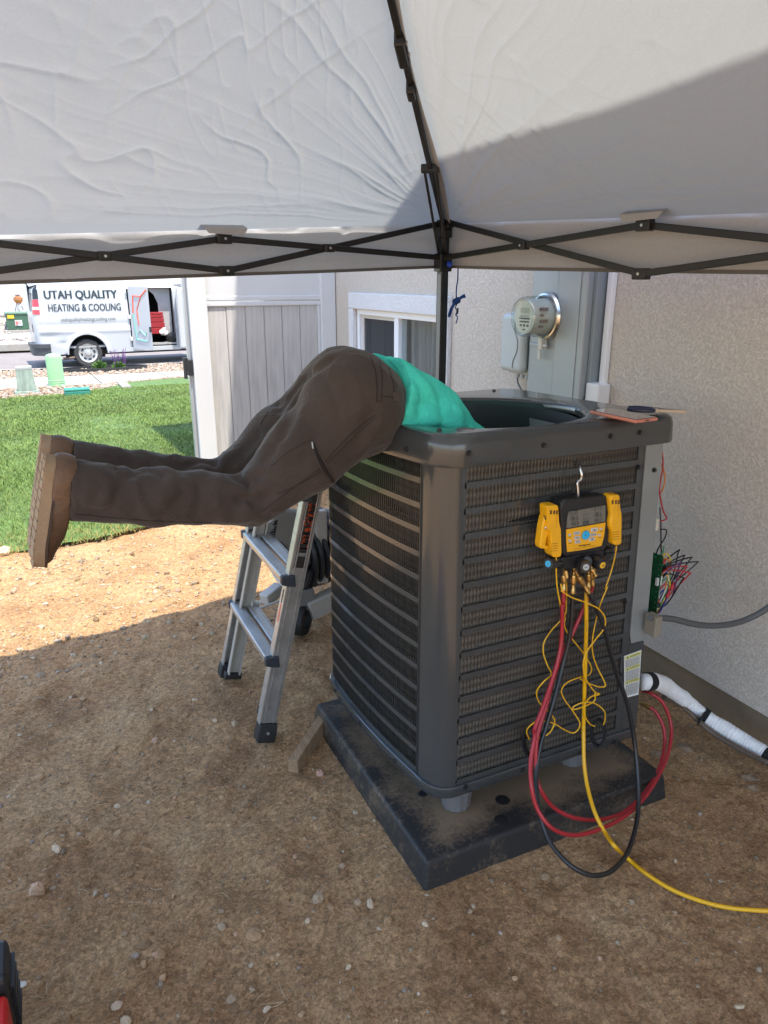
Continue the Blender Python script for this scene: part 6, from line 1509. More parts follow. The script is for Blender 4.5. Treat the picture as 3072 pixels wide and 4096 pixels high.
def seam(pts, r_, m_, nm, parent, bvh=BT, n=6, off=.0004):
    sp_ = spline([(a, b_, 0) for a, b_ in pts], n); P = [hit(q[0], q[1], bvh, off) for q in sp_]; P = [p for p in P if p is not None]
    Q = []
    for p in P:
        if Q and np.linalg.norm(p-Q[-1]) > .06:
            if len(Q) > 2: MB().tube(Q, r_, 5).build(nm, m_, parent)
            Q = []
        Q.append(p)
    if len(Q) > 2: return MB().tube(Q, r_, 5).build(nm, m_, parent)
thread = mat('seam_dark', (0.022,0.016,0.0135), 0.9); thread2 = mat('seam_raised', (0.05,0.037,0.031), 0.85)
for pts, r_ in (([(1500,1660),(1420,1720),(1340,1800),(1270,1880),(1160,1960),(1050,2045)], .0013), ([(1508,1668),(1430,1732),(1350,1812),(1275,1890)], .0009), ([(1483,1430),(1500,1480),(1508,1560),(1507,1605)], .0014), ([(1516,1440),(1528,1500),(1526,1606)], .001), ([(1507,1606),(1526,1605)], .001),
                ([(1555,1470),(1572,1540),(1575,1600)], .001), ([(1530,1585),(1560,1588),(1600,1600)], .001), ([(1240,1760),(1150,1810),(1080,1870)], .0009), ([(1290,1880),(1210,1930),(1110,1975)], .0009), ([(300,2055),(450,2070),(650,2085),(850,2090)], .0009), ([(296,1800),(288,1900),(283,2030)], .0008), ([(1300,1405),(1210,1450),(1130,1560),(1040,1700)], .0011)):
    seam(pts, r_, thread, 'seam', TRO)
seam([(1253,1775),(1275,1830),(1305,1885),(1332,1926)], .0042, mat('pocket_gap', (0.012,0.009,0.008), 0.9), 'pocket_opening', TRO, off=.0)
seam([(1246,1778),(1264,1832),(1294,1890),(1328,1930)], .0024, thread2, 'pocket_edge', TRO); seam([(1262,1776),(1288,1828),(1316,1878),(1336,1922)], .0024, thread2, 'pocket_edge', TRO)
zp = hit(1250, 1783, off=.003); MB().obox(zp, RGT*.0016, FWD*.0012, (UPV-RGT*.15)*.0075).build('zip_pull', mat('zip_silver', (0.45,0.44,0.42), .3, metal=.9), TRO, bevel=.001)
q = hit(1576, 1588, off=.002); MB().obox(q, RGT*.012, FWD*.002, UPV*.010).build('belt_loop', pant, TRO, bevel=.001)
# shirt
hb, hbl = ony(1545, 1428, YM), ony(1478, 1760, YM-.02)
ax_t = ony(1820, 1700, YM)-ony(1560, 1570, YM); ax_t = ax_t/np.linalg.norm(ax_t)
upd = hb-hbl; upd /= np.linalg.norm(upd); pn = np.cross(upd, [0,1,0]); pn = pn if pn@ax_t > 0 else -pn
t0 = ony(1505, 1597, YM); t1 = ony(1652, 1680, YM); t2 = ony(1825, 1833, YM); t3 = t2+np.array([.1, 0, -.22])
def shirt_sdf(p):
    f = None
    for dy, r0, r1, r2 in ((-.065, .114, .098, .088), (.065, .114, .098, .088)):
        o = np.array([0, dy, 0]); q = sd_cone(p, t0+o, t1+o, r0, r1); q = smin(q, sd_cone(p, t1+o, t2+o*.9, r1, r2), .04); q = smin(q, sd_cone(p, t2+o*.9, t3+o*.8, r2, .09), .04)
        f = q if f is None else smin(f, q, .06)
    return np.maximum(f, -((p-hbl)@pn))
sf = [(pj([(1640,1480),(1690,1560),(1680,1650)], YM-.14), -.008, .014), (pj([(1600,1720),(1690,1680),(1760,1690)], YM-.15), .009, .014), (pj([(1590,1760),(1680,1740),(1800,1745)], YM-.15), -.009, .012), (pj([(1700,1540),(1760,1620),(1840,1660)], YM-.1), .007, .014),
      (pj([(1760,1610),(1770,1680),(1740,1740)], YM-.13), -.008, .012), (pj([(1830,1650),(1840,1700),(1820,1740)], YM-.11), .008, .011), (pj([(1870,1680),(1880,1710),(1860,1745)], YM-.1), -.007, .01), (pj([(1660,1620),(1740,1600),(1800,1630)], YM-.13), -.005, .012), (pj([(1540,1690),(1600,1670),(1650,1640)], YM-.16), .006, .014), (pj([(1650,1590),(1720,1640),(1700,1720)], YM-.14), .006, .011)]
def shirt_detail(p):
    d = np.zeros(len(p))
    for pts, a, w in sf: d -= 1.6*a*np.exp(-(poly_dist(p, pts)/(w*.85))**1.3)
    d -= 0.004*fbm(p[:,0]*11, p[:,1]*11, p[:,2]*11, 3)+0.003*(1-np.abs(vnoise(p[:,0]*20+p[:,2]*10, p[:,1]*10, p[:,2]*9)))**3
    return d
slo, shi = np.minimum.reduce([t0, t3, t2])-.19, np.maximum.reduce([t0, t3, t2, hb])+.2
V0_, F0_ = surface_nets(shirt_sdf, slo, shi, .014)
sf = resolve(sf, bvh_of(V0_, F0_))
Vs, Fs = surface_nets(shirt_sdf, slo, shi, .0065, shirt_detail)
teal = mat('teal_cotton', (0.08,0.72,0.57), 0.9, var=0.1, vscale=12, bump=0.25, bscale=260, spec=0.15)
nt = teal.node_tree; N = nt.nodes; L = nt.links
n4 = N.new('ShaderNodeTexNoise'); n4.inputs['Scale'].default_value = 10; n4.inputs['Detail'].default_value = 3; n4.inputs['Distortion'].default_value = 1.8; L.new(N.new('ShaderNodeTexCoord').outputs['Object'], n4.inputs['Vector'])
s4 = N.new('ShaderNodeMath'); s4.operation = 'SUBTRACT'; s4.inputs[1].default_value = 0.5; L.new(n4.outputs[0], s4.inputs[0])
a4 = N.new('ShaderNodeMath'); a4.operation = 'ABSOLUTE'; L.new(s4.outputs[0], a4.inputs[0])
m4 = N.new('ShaderNodeMapRange'); m4.interpolation_type = 'SMOOTHSTEP'; m4.inputs[2].default_value = 0.09; m4.inputs[3].default_value = 1; m4.inputs[4].default_value = 0; L.new(a4.outputs[0], m4.inputs[0])
bC = N.new('ShaderNodeBump'); bC.inputs['Strength'].default_value = .22; bC.inputs['Distance'].default_value = .005; L.new(m4.outputs[0], bC.inputs['Height'])
for n_ in list(N):
    if n_.type == 'BUMP' and n_ != bC: L.new(bC.outputs[0], n_.inputs['Normal'])
SHI = link('shirt', Vs, Fs, teal, per, smooth=True, sharp=50)
BS = bvh_of(Vs, Fs)
seam([(1558,1440),(1600,1490),(1618,1545),(1600,1620),(1560,1690),(1520,1745)], .0013, mat('teal_seam', (0.02,0.42,0.31), .9), 'hem_seam', SHI, BS)
# body inside the clothes: head, neck, arms and hands down in the unit
sh = t2+np.array([.03, 0, -.12]); hd_ = sh+np.array([.12, 0, -.2])
def body_sdf(p):
    f = sd_cone(p, t1, sh, .08, .085); f = smin(f, sd_cone(p, sh, hd_, .05, .05), .03); f = smin(f, sd_ell(p, hd_+np.array([.03, 0, -.04]), (.085, .072, .11)), .02)
    f = smin(f, sd_ell(p, hd_+np.array([.115, 0, -.03]), (.02, .012, .018)), .01)
    for s_ in (-1, 1):
        f = np.minimum(f, sd_ell(p, hd_+np.array([.02, s_*.075, -.03]), (.018, .01, .03)))
        a = sh+np.array([0, s_*.15, 0]); e = a+np.array([.06, s_*.0, -.26]); w_ = e+np.array([.04, -s_*.04, -.15]); f = smin(f, sd_cone(p, a, e, .045, .038), .03); f = smin(f, sd_cone(p, e, w_, .038, .026), .02)
        hnd = w_+np.array([.012, 0, -.05]); f = smin(f, sd_ell(p, hnd, (.024, .042, .05)), .015)
        for k_, L_ in enumerate((.062, .075, .08, .07)):
            r0 = hnd+np.array([0, (k_-1.5)*.019, -.04]); m_ = r0+np.array([.012, 0, -L_*.5]); f = smin(f, sd_cone(p, r0, m_, .0095, .009), .004); f = smin(f, sd_cone(p, m_, m_+np.array([.022, 0, -L_*.3]), .009, .0075), .004)
        r0 = hnd+np.array([.0, -s_*.035, .0]); f = smin(f, sd_cone(p, r0, r0+np.array([.03, -s_*.028, -.04]), .011, .009), .006)
    return f
Vb, Fb = surface_nets(body_sdf, np.array([t1[0]-.12, YM-.3, .18]), np.array([hd_[0]+.2, YM+.3, t1[2]+.12]), .009)
link('body', Vb, Fb, mat('skin', (0.5,0.3,0.21), 0.55), per, smooth=True, sharp=0)
# boots
leath = mat('boot_leather', (0.16,0.088,0.047), 0.6, col2=(0.06,0.034,0.02), vscale=11, bump=0.25, bscale=90)
solem = mat('boot_sole', (0.3,0.21,0.13), 0.8, var=0.2, vscale=10, bump=0.3, bscale=70); welt = mat('boot_welt', (0.05,0.03,0.02), 0.7)
def boot(heel, toe, cuff, Y, nm_lbl):
    hL = ony(heel[0], heel[1], Y); tL = ony(toe[0], toe[1], Y); t = tL-hL; Lb = np.linalg.norm(t); t /= Lb
    cu = np.array(cuff); n = cu-hL; n -= t*(n@t); n /= np.linalg.norm(n); w = np.cross(t, n)
    def W(a, c, h_): return hL+t*a*Lb+w*c+n*h_
    us = np.linspace(0, 1, 33)
    def half(u): return (0.036+0.018*math.sin(min(1, max(0, (u-.12)/.88))*2.35)**2*1.0)*math.sqrt(max(0, 1-(max(0, abs(u-.5)-.34)/.16)**2))+.002
    outl = [(u, half(u)*1.0) for u in us]+[(u, -half(u)) for u in us[::-1]]
    bt = None
    def sdb(p):
        dc = float((cu-hL)@n)
        f = sd_ell(p, W(.17, 0, .045), (.04, .042, .045))
        cs = [(W(.19, 0, .035), W(.25, 0, dc+.02), .038, .038), (W(.34, 0, .03), W(.40, 0, dc+.02), .038, .040), (W(.2, 0, .03), W(.55, 0, .032), .038, .034), (W(.55, 0, .030), W(.88, 0, .02), .033, .026), (W(.44, 0, dc*.75), W(.70, 0, .022), .034, .026)]
        for a, b_, r0, r1 in cs: f = smin(f, sd_cone(p, a, b_, r0, r1), .025)
        for s_ in (-1, 1): f = smin(f, sd_cone(p, W(.5, s_*.014, .026), W(.86, s_*.012, .016), .031, .024), .02)
        f = np.maximum(f, .018-(p-hL)@n); f = np.maximum(f, (p-hL)@n-dc-.004)
        return f
    lo_ = np.minimum.reduce([hL, tL, cu])-.09; hi_ = np.maximum.reduce([hL, tL, cu])+.09
    Vb_, Fb_ = surface_nets(sdb, lo_, hi_, .006, lambda p: -0.002*fbm(p[:,0]*20, p[:,1]*20, p[:,2]*20, 3))
    B_ = link('boot', Vb_, Fb_, leath, per, smooth=True, sharp=0); B_['label'] = nm_lbl
    def slab(s_, h0, h1, m_, nm):
        lift = lambda u: .012*max(0, (u-.7)/.3)**2
        m = MB(); k = len(outl); m.add([W(u, c*s_, h0+lift(u)) for u, c in outl]+[W(u, c*s_, h1+lift(u)) for u, c in outl], [(i, (i+1) % k, k+(i+1) % k, k+i) for i in range(k)]+[tuple(range(k-1, -1, -1)), tuple(range(k, 2*k))])
        return m.build(nm, m_, B_, smooth=True, sharp=50)
    S_ = slab(1.0, .0, .020, solem, 'sole'); slab(1.03, .0202, .025, welt, 'welt')
    m = MB()
    for i in range(11):
        u = .06+i*.085
        for s_ in (-1, 1):
            h_ = half(u); m.obox(W(u+.01*s_, s_*h_*.55, -.0005+.012*max(0, (u-.7)/.3)**2), t*.009, w*h_*.40, n*.0018)
    m.build('tread_lugs', solem, S_, bevel=.001)
    bb_ = bvh_of(Vb_, Fb_)
    return B_, bb_
bn_, bbn = boot((180, 1815), (108, 2260), cN, YN+.005, 'near boot with scuffed brown leather and thick tan sole')
boot((168, 1736), (112, 2150), cF, YFR+.02, 'far boot, half hidden behind the near one')
seam([(213,1978),(235,1984),(262,1987)], .0022, mat('boot_piping', (0.2,0.11,0.06), .6), 'piping', bn_, bbn)
# ================================================================== ladder, hose reel, wood, toolbox
alu = mat('aluminium', (0.5,0.49,0.47), 0.38, metal=0.75, var=0.15, vscale=9, rvar=0.08, stretch=(1,1,6)); alud = mat('aluminium_dark', (0.24,0.23,0.215), 0.5, metal=0.5, var=0.25, vscale=16, bump=0.1, bscale=80)
beige = mat('fibre_beige', (0.33,0.3,0.255), 0.5, var=0.06, vscale=5); rub = mat('rubber_black', (0.014,0.014,0.015), 0.55)
rubb = mat('cap_blue_black', (0.02,0.027,0.038), 0.4)
YNr = float(ong(1065, 2968)[1]); YFr = float(ong(905, 2700)[1])
nb, ntp = ony(1072, 2897, YNr), ony(1254, 1978, YNr)                # near rail centre line, bottom and top
fb, ftp = ony(912, 2652, YFr), ony(1080, 2100, YFr)
lad = thing('ladder', 'folded aluminium step ladder with an orange lettered side leaning by the unit', 'ladder', (nb[0], (YNr+YFr)/2, 0))
dn = (ntp-nb)/np.linalg.norm(ntp-nb)
fdir = np.cross([0,1,0], dn); fdir /= np.linalg.norm(fdir)
if fdir[0] < 0: fdir = -fdir                                      # away from climber
hw = 0.0325
def channel(p0, p1, Y, depth, w, m_, nm, open_side):
    m = MB(); c0, c1 = np.array(p0, float), np.array(p1, float); c0[1] = c1[1] = Y; up_ = (c1-c0)/np.linalg.norm(c1-c0); f_ = np.cross([0,1,0], up_); f_ /= np.linalg.norm(f_)
    m.obox((c0+c1)/2, f_*w/2, np.array([0,.0022,0]), (c1-c0)/2)
    for s_ in (-1, 1):
        m.obox((c0+c1)/2+f_*s_*(w/2-.003)+np.array([0, open_side*depth/2, 0]), f_*.003, np.array([0,depth/2,0]), (c1-c0)/2)
        m.obox((c0+c1)/2+f_*s_*(w/2-.012)+np.array([0, -open_side*.003, 0]), f_*.0022, np.array([0,.0022,0]), (c1-c0)/2)
    return m.build(nm, m_, lad, bevel=.001)
dF = (ftp-fb)/np.linalg.norm(ftp-fb); ftp2 = fb+dn*np.linalg.norm(ntp-nb); ftp2 = ftp2+dn*.05; ntp2 = ntp+dn*.05
RN = channel(nb, ntp2, YNr, .026, .054, alud, 'rail', 1)
MB().obox((nb+ntp2)/2-fdir*.0285+np.array([0,.012,0]), fdir*.0016, np.array([0,.015,0]), (ntp2-nb)/2).build('rail_face', alu, lad)
RF = channel(fb, ftp2, YFr, .026, .054, alu, 'rail', -1)
# second section folded behind
off2 = fdir*.006
for (b_, t_, Y_) in ((nb+dn*.03, ntp2, YNr+.045), (fb-dn*.01, ftp2, YFr-.06)):
    channel(b_+off2, t_+off2, Y_, .020, .046, beige, 'inner_rail', 1 if Y_ < 2.2 else -1)
    q = np.array(b_+off2, float); q[1] = Y_; MB().obox(q-dn*.008, fdir*.031, np.array([0,.014,0]), dn*.012).build('end_cap', rub, lad, bevel=.003)
# feet
for b_, Y_, s_ in ((nb, YNr, 1), (fb, YFr, -1)):
    q = np.array(b_, float); q[1] = Y_+s_*.008
    m = MB(); L_ = (q[2]-.003)/dn[2]; top_ = q+dn*.006; bot = q-dn*L_
    V = []
    for c_, w_, d_ in ((top_, .030, .018), (bot+dn*.03, .032, .022), (bot, .030, .024)):
        V += [c_+fdir*i*w_+np.array([0,j*d_,0]) for i, j in ((-1,-1),(1,-1),(1,1),(-1,1))]
    m.add(V, [(0,1,5,4),(1,2,6,5),(2,3,7,6),(3,0,4,7),(4,5,9,8),(5,6,10,9),(6,7,11,10),(7,4,8,11),(0,3,2,1),(8,9,10,11)])
    ft = m.build('foot', rub, lad, bevel=.005, seg=3); MB().cyl(top_-dn*.03+np.array([0,-.021*s_,0]), top_-dn*.03+np.array([0,-.0255*s_,0]), .005, n=12).build('rivet', bolt, ft)
# steps
def step_at(zp, nm='step', off=np.zeros(3), m_=alu, wd=.042, caps=True, y0=None, y1=None):
    t = (zp-nb[2])/dn[2]; a = nb+dn*t+off; a = a.copy(); b_ = a.copy(); a[1] = (YNr-.002) if y0 is None else y0; b_[1] = (YFr+.002) if y1 is None else y1
    c = (a+b_)/2; hx_ = np.array([1.,0,0])
    m = MB(); m.obox(c, hx_*wd/2, (b_-a)/2, np.array([0,0,.011])); st = m.build(nm, m_, lad, bevel=.003)
    m = MB()
    for k_ in range(6): m.obox(c+hx_*(-wd/2+.006+k_*.006)+np.array([0,0,.0115]), hx_*.0014, (b_-a)/2*.99, np.array([0,0,.0012]))
    m.build('tread', alu, st)
    if caps:
        for q, s_ in ((a, -1), (b_, 1)):
            m = MB(); m.prism([q+np.array([-wd/2-.003, s_*-.012, .015]), q+np.array([wd/2+.004, s_*-.012, .015]), q+np.array([wd/2+.006, s_*-.012, -.026]), q+np.array([-.002, s_*-.012, -.02]), q+np.array([-wd/2-.003, s_*-.012, -.012])], (0, s_*.02, 0)); m.build('step_cap', rubb, st, bevel=.003)
    return st
zs = [float(ony(1135, 2330, YNr)[2]), float(ony(1080, 2652, YNr)[2])]
zs = [zs[1], zs[0], 2*zs[0]-zs[1]]
for z in zs:
    step_at(z, off=-fdir*.03, wd=.036); step_at(z+.012, 'rung', off=fdir*.016, wd=.034, caps=False, y0=YNr+.05, y1=YFr-.05)
# lettering panel on near rail
def rq(px, py): return ony(px, py, YNr-.0035)
stk = mat('sticker_black', (0.012,0.012,0.013), 0.35)
def rail_pt(t, c, off=-.0036): p = nb+dn*t+fdir*c; p = p.copy(); p[1] = YNr+off; return p
tt = lambda px, py: float((ony(px, py, YNr)-nb)@dn)
s0, s1 = tt(1195, 2270), tt(1262, 1978)
SK = MB().add([rail_pt(s0, -.019), rail_pt(s0, .019), rail_pt(s1+.04, .019), rail_pt(s1+.04, -.019)], [(0,1,2,3)]).build('sticker', stk, RN)
a0, a1 = tt(1207, 2194), tt(1252, 2012); org = mat('letter_orange', (0.9,0.12,0.025), 0.4)
for dw in (-.0012, 0, .0012):
    m = MB(); text_on(m, 'LittleGiant', rail_pt(a0, -.0175+dw, -.0042), rail_pt(a1, -.0175+dw, -.0042), rail_pt(a1, .0165+dw, -.0042), rail_pt(a0, .0165+dw, -.0042)); m.build('lettering', org, SK)
m = MB(); g = np.random.default_rng(31); prt = mat('sticker_print', (0.42,0.42,0.4), 0.5)
s2 = tt(1196, 2222)
for k_ in range(3): m.add([rail_pt(s2+.004*k_, -.016, -.0041), rail_pt(s2+.004*k_, .012, -.0041), rail_pt(s2+.004*k_+.0012, .012, -.0041), rail_pt(s2+.004*k_+.0012, -.016, -.0041)], [(0,1,2,3)])
m.build('print', prt, SK)
# red side mark and slot on rail edge, barcode on the far inner rail, warning panel
e0 = nb+dn*.38; m = MB(); m.obox(e0-fdir*.0305+np.array([0,.012,0]), fdir*.0006, np.array([0,.003,0]), dn*.03); m.build('red_mark', mat('mark_red', (0.65,0.07,0.03), .5), lad)
m = MB(); m.obox(e0+dn*.055-fdir*.0305+np.array([0,.012,0]), fdir*.0006, np.array([0,.0035,0]), dn*.022); m.build('slot', mat('slot_dark', (0.03,0.03,0.03), .6), lad)
Yb = YFr-.0605
def iq(px, py): return ony(px, py, Yb-.0115)
bc4 = [iq(1007,2402), iq(1043,2402), iq(1036,2438), iq(999,2436)]
BC = MB().add(bc4, [(0,1,2,3)]).build('barcode_label', lbl, lad)
m = MB()
for k_ in range(9):
    u = .14+k_*.085; w_ = .02+.025*((k_*5) % 3)/2; P = lambda u, v: (bc4[0]*(1-u)+bc4[1]*u)*(1-v)+(bc4[3]*(1-u)+bc4[2]*u)*v+np.array([0,-.0006,0])
    m.add([P(u, .15), P(u+w_, .15), P(u+w_, .8), P(u, .8)], [(0,1,2,3)])
m.build('bars', lbk, BC)
wq = [iq(1062,2098), iq(1112,2078), iq(1090,2199), iq(1046,2196)]
WQ = MB().add(wq, [(0,1,2,3)]).build('warning_panel', stk, lad)
m = MB(); g = np.random.default_rng(6)
for k_ in range(26):
    v = .03+k_*.037; P = lambda u, v: (wq[0]*(1-u)+wq[1]*u)*(1-v)+(wq[3]*(1-u)+wq[2]*u)*v+np.array([0,-.0006,0]); u1 = g.uniform(.5, .95)
    m.add([P(.06, v), P(u1, v), P(u1, v+.016), P(.06, v+.016)], [(0,1,2,3)])
m.build('print', prt, WQ)

# hose reel cart behind the ladder
wp_ = ong(1205, 2538); YR = float(wp_[1])
cart = thing('hose_reel', 'grey hose reel cart wound with black hose behind the ladder', 'hose reel', wp_)
grp = mat('cart_grey', (0.2,0.19,0.175), 0.6, var=0.08, vscale=4); grl = mat('cart_taupe', (0.42,0.39,0.35), 0.6); hosm = mat('hose_black', (0.022,0.023,0.026), 0.35)
s = ((wp_-EYE)@FWD)/FPX
rwl = 64*s
wc = wp_+np.array([0, 0, rwl])
Wl = MB().lathe([(rwl*.55, -.02), (rwl*.62, -.028), (rwl*.92, -.028), (rwl, -.016), (rwl, .016), (rwl*.92, .028), (rwl*.62, .028), (rwl*.55, .02)], wc, (.75, -.66, 0), 30).build('wheel', rub, cart, smooth=True)
MB().lathe([(.002, .012), (rwl*.3, .016), (rwl*.58, .01), (rwl*.58, -.01), (.002, -.012)], wc, (.75, -.66, 0), 24).build('hub', mat('hub_dark', (0.04,0.04,0.042), .5), Wl)
rc = ony(1235, 2190, YR+.12); rc2 = rc
axr = np.array([.97, .24, 0]); axr /= np.linalg.norm(axr); ux = np.cross(axr, [0,0,1]); ux /= np.linalg.norm(ux)
hr = 150*s
m = MB(); g = np.random.default_rng(8); P = []
turns = 26
for i in range(turns*26):
    a = 2*math.pi*i/26; t = i/(turns*26); lay = int(t*4); tt_ = (t*4) % 1; xx = (tt_ if lay % 2 == 0 else 1-tt_)*.20-.10; r_ = hr*(.62+.115*lay)+.006*math.sin(a*2+lay)
    P.append(rc+axr*(xx+.006*math.sin(a+lay))+ux*r_*math.cos(a)+np.array([0,0,1])*r_*math.sin(a))
m.tube(P, .0125, 7); m.build('hose', hosm, cart, smooth=True)
for sgn, mm_ in ((-1, grl), (1, grl)):
    MB().lathe([(.02, 0), (hr*.8, 0), (hr*.92, .008), (hr*.92, -.006), (hr*.5, -.01), (.02, -.01)], rc+axr*sgn*.125, tuple(axr*sgn), 36).build('reel_flange', mm_, cart, smooth=True)
# side arms (flat plastic panels) and frame
a_t, a_b = ony(1165, 2050, YR+.02), ony(1120, 2330, YR+.02)
MB().bar(ony(1160, 2035, YR), ony(1118, 2235, YR), .15, .04, up=(0,-1,0)).build('side_arm', grp, cart, bevel=.015, seg=3)
MB().tube(spline([ony(1090,2180,YR-.01), ony(1120,2200,YR-.01), ony(1150,2270,YR-.01), ony(1150,2330,YR-.01)], 5), .03, 8).build('crank_cover', mat('cart_blue_grey', (0.1,0.11,0.13), .5), cart, smooth=True)
MB().bar(ony(1210, 2360, YR), ony(1225, 2440, YR), .09, .03, up=(0,-1,0)).build('axle_bracket', grp, cart, bevel=.008)
f0, f1 = ony(1235, 2440, YR), ony(1330, 2395, YR); f0[2] = max(f0[2], .05)
MB().bar(f0, f1+(f1-f0)*.4, .06, .085, up=(0,0,1)).build('foot_bar', grl, cart, bevel=.006)
MB().bar(ony(1055, 2400, YR+.15), ony(1120, 2350, YR+.2), .05, .05).build('foot_bar', grl, cart, bevel=.006)
MB().cyl(ony(1040, 2432, YR+.1), ony(1130, 2400, YR+.12), .006, n=8).build('brace_rod', grl, cart)
MB().bar(ony(1280, 2040, YR), ony(1288, 2330, YR), .05, .03, up=(0,-1,0)).build('upright', grl, cart, bevel=.006)

# wooden stake under pad edge
w0, w1 = ong(1172, 3095), ong(1370, 2790)
wood = mat('weathered_wood', (0.36,0.235,0.13), 0.85, col2=(0.2,0.125,0.065), vscale=6, stretch=(9,1.5,9), bump=0.35, bscale=25)
dw = (w1-w0)/np.linalg.norm(w1-w0); c = (w0+w1)/2
m = MB(); sd = np.cross([0,0,1], dw)
V = []
for t, hh, ww in ((-.5, .042, .018), (.1, .044, .018), (.5, .036, .015)):
    q = c+dw*t*np.linalg.norm(w1-w0); V += [q-sd*ww+[0,0,-.01], q+sd*ww+[0,0,-.01], q+sd*ww*.9+[0,0,hh], q-sd*ww*.9+[0,0,hh+.004]]
m.add(V, [(0,1,5,4),(1,2,6,5),(2,3,7,6),(3,0,4,7),(4,5,9,8),(5,6,10,9),(6,7,11,10),(7,4,8,11),(3,2,1,0),(8,9,10,11)])
tag(m.build('wood_stake', wood, bevel=.003), 'weathered wooden stake lying beside the black pad', 'wood')

# red and black toolbox at the corner of the frame
tp = ong(20, 4010); 
tb2 = thing('toolbox', 'red and black plastic toolbox cut off at the lower left corner', 'toolbox', (tp[0]-.1, tp[1]-.2, 0))
blp = mat('toolbox_black', (0.018,0.019,0.021), 0.45); rdp = mat('toolbox_red', (0.5,0.012,0.012), 0.4)
xe = float(onz(38, 4050, .05)[0]); y1_ = float(onz(5, 3800, .22)[1]); 
fr = onz(2, 3745, .28); yb_ = float(fr[1]); xb_ = float(fr[0])
MB().box((xe-.5, yb_-.32, .012), (xe, yb_-.03, .13)).build('body', mat('toolbox_grey', (0.09,0.08,0.075), .5), tb2, bevel=.012, seg=3)
yl_ = float(onz(8, 3962, .255)[1])
MB().box((xe-.5, yl_, .131), (xb_+.012, yb_, .28)).build('lid', blp, tb2, bevel=.014, seg=3)
for k_ in range(5): MB().box((xb_+.012, yl_+.01+k_*.0001, .15+k_*.022), (xb_+.018, yb_-.01, .158+k_*.022)).build('rib', blp, tb2)
l0 = onz(48, 3960, .12); MB().box((xe-.01, float(l0[1])-.03, .05), (xe+.022, float(l0[1])+.03, .16)).build('latch', blp, tb2, bevel=.008, seg=3)
q0 = onz(30, 4070, .25)
MB().box((q0[0]-.4, yl_-.35, .14), (float(q0[0]), yl_-.004, .255)).build('red_panel', rdp, tb2, bevel=.012, seg=3)
# ================================================================== gauge set, hoses, line set, things on the cover
YG = 1.272                                                           # front of gauge
blkp = mat('gauge_black', (0.014,0.014,0.015), 0.5, bump=0.08, bscale=300); yel = mat('gauge_yellow', (0.8,0.4,0.008), 0.4, var=0.08, vscale=30)
brass = mat('brass', (0.5,0.33,0.12), 0.3, metal=0.9, var=0.12, vscale=60)
def gq(x, y, Y=YG): return ony(2050+x*.4822, 1800+y*.4822, Y)          # enlarged-view pixels -> plane
def slab(pts, Y, th, m_, nm, parent, bevel=.002, seg=2):
    return MB().prism([gq(a, b_, Y) for a, b_ in pts], (0, th, 0)).build(nm, m_, parent, bevel=bevel, seg=seg)
ga = thing('manifold_gauge', 'yellow and black digital manifold gauge hooked onto the louvers', 'gauge', gq(600, 1000))
slab([(395,480),(410,430),(450,408),(600,395),(760,375),(800,385),(818,430),(815,600),(800,780),(770,840),(600,872),(450,890),(420,870),(405,700)], YG, .035, blkp, 'body', ga, .007, 4)
slab([(470,505),(775,452),(775,598),(447,655),(455,560)], YG-.0012, .002, mat('lcd_frame', (0.02,0.02,0.02), .4), 'screen_surround', ga, .0004)
SCR = slab([(468,512),(772,459),(770,592),(449,650),(456,560)], YG-.0022, .002, mat('lcd_screen', (0.15,0.145,0.12), .25), 'screen', ga, .0003)
lcd = mat('lcd_ink', (0.045,0.048,0.042), .4)
m = MB(); o_ = (0,-.0006,0); Yd = YG-.0024
for s_, x0, x1, y0, y1 in (('13.20',472,542,502,540),('38.0',482,545,550,588),('44.9',486,548,596,634),('13.19',655,742,466,504),('-38.6',672,738,518,556),('44.7',680,742,564,600)):
    sk = -(x1-x0)*.17; text_on(m, s_, gq(x0, y0, Yd), gq(x1, y0+sk*.6, Yd), gq(x1, y1+sk*.6, Yd), gq(x0, y1, Yd), o_)
for k_ in range(3):
    y = 535+k_*38; P = [gq(582, y, Yd-.0006), gq(650, y-12, Yd-.0006), gq(650, y-9, Yd-.0006), gq(582, y+3, Yd-.0006)]; m.add(P, [(3,2,1,0)])
for a, b_ in ((585,592),(612,588),(585,618),(612,614)): m.add([gq(a, b_, Yd-.0006), gq(a+22, b_-4, Yd-.0006), gq(a+22, b_+10, Yd-.0006), gq(a, b_+14, Yd-.0006)], [(3,2,1,0)])
m.build('digits', lcd, SCR)
FP = slab([(447,660),(775,602),(760,720),(740,795),(600,828),(455,848),(448,760)], YG-.0018, .003, yel, 'face_plate', ga, .0008)
btn = mat('button_grey', (0.5,0.5,0.5), .5)
def button(cx, cy, w_, h_, m_=btn, nm='button'):
    sk = -.16*w_; return slab([(cx-w_, cy-h_-sk), (cx+w_, cy-h_+sk), (cx+w_, cy+h_+sk), (cx-w_, cy+h_-sk)], YG-.0035, .003, m_, nm, ga, .0012, 2)
for cx, cy, w_, h_ in ((536,691,27,14),(538,730,26,13),(543,763,24,12),(682,663,29,16),(673,704,28,13),(661,742,25,14),(476,706,12,9),(480,755,12,9),(737,657,11,9),(724,708,11,9)): button(cx, cy, w_, h_)
c = gq(606, 706, YG-.003); MB().lathe([(.001, .004), (.0105, .0035), (.0118, .001), (.0118, 0)], c, (0,-1,0), 24).build('power_button', mat('button_blue', (0.03,0.4,0.72), .4), ga, smooth=True)
m = MB(); m.add([gq(682+d*9, 663+e, YG-.0042) for d, e in ((-1,8),(1,5),(0,-8))], [(0,1,2)]); m.add([gq(661+d*9, 742+e, YG-.0042) for d, e in ((-1,-5),(0,9),(1,-8))], [(0,1,2)])
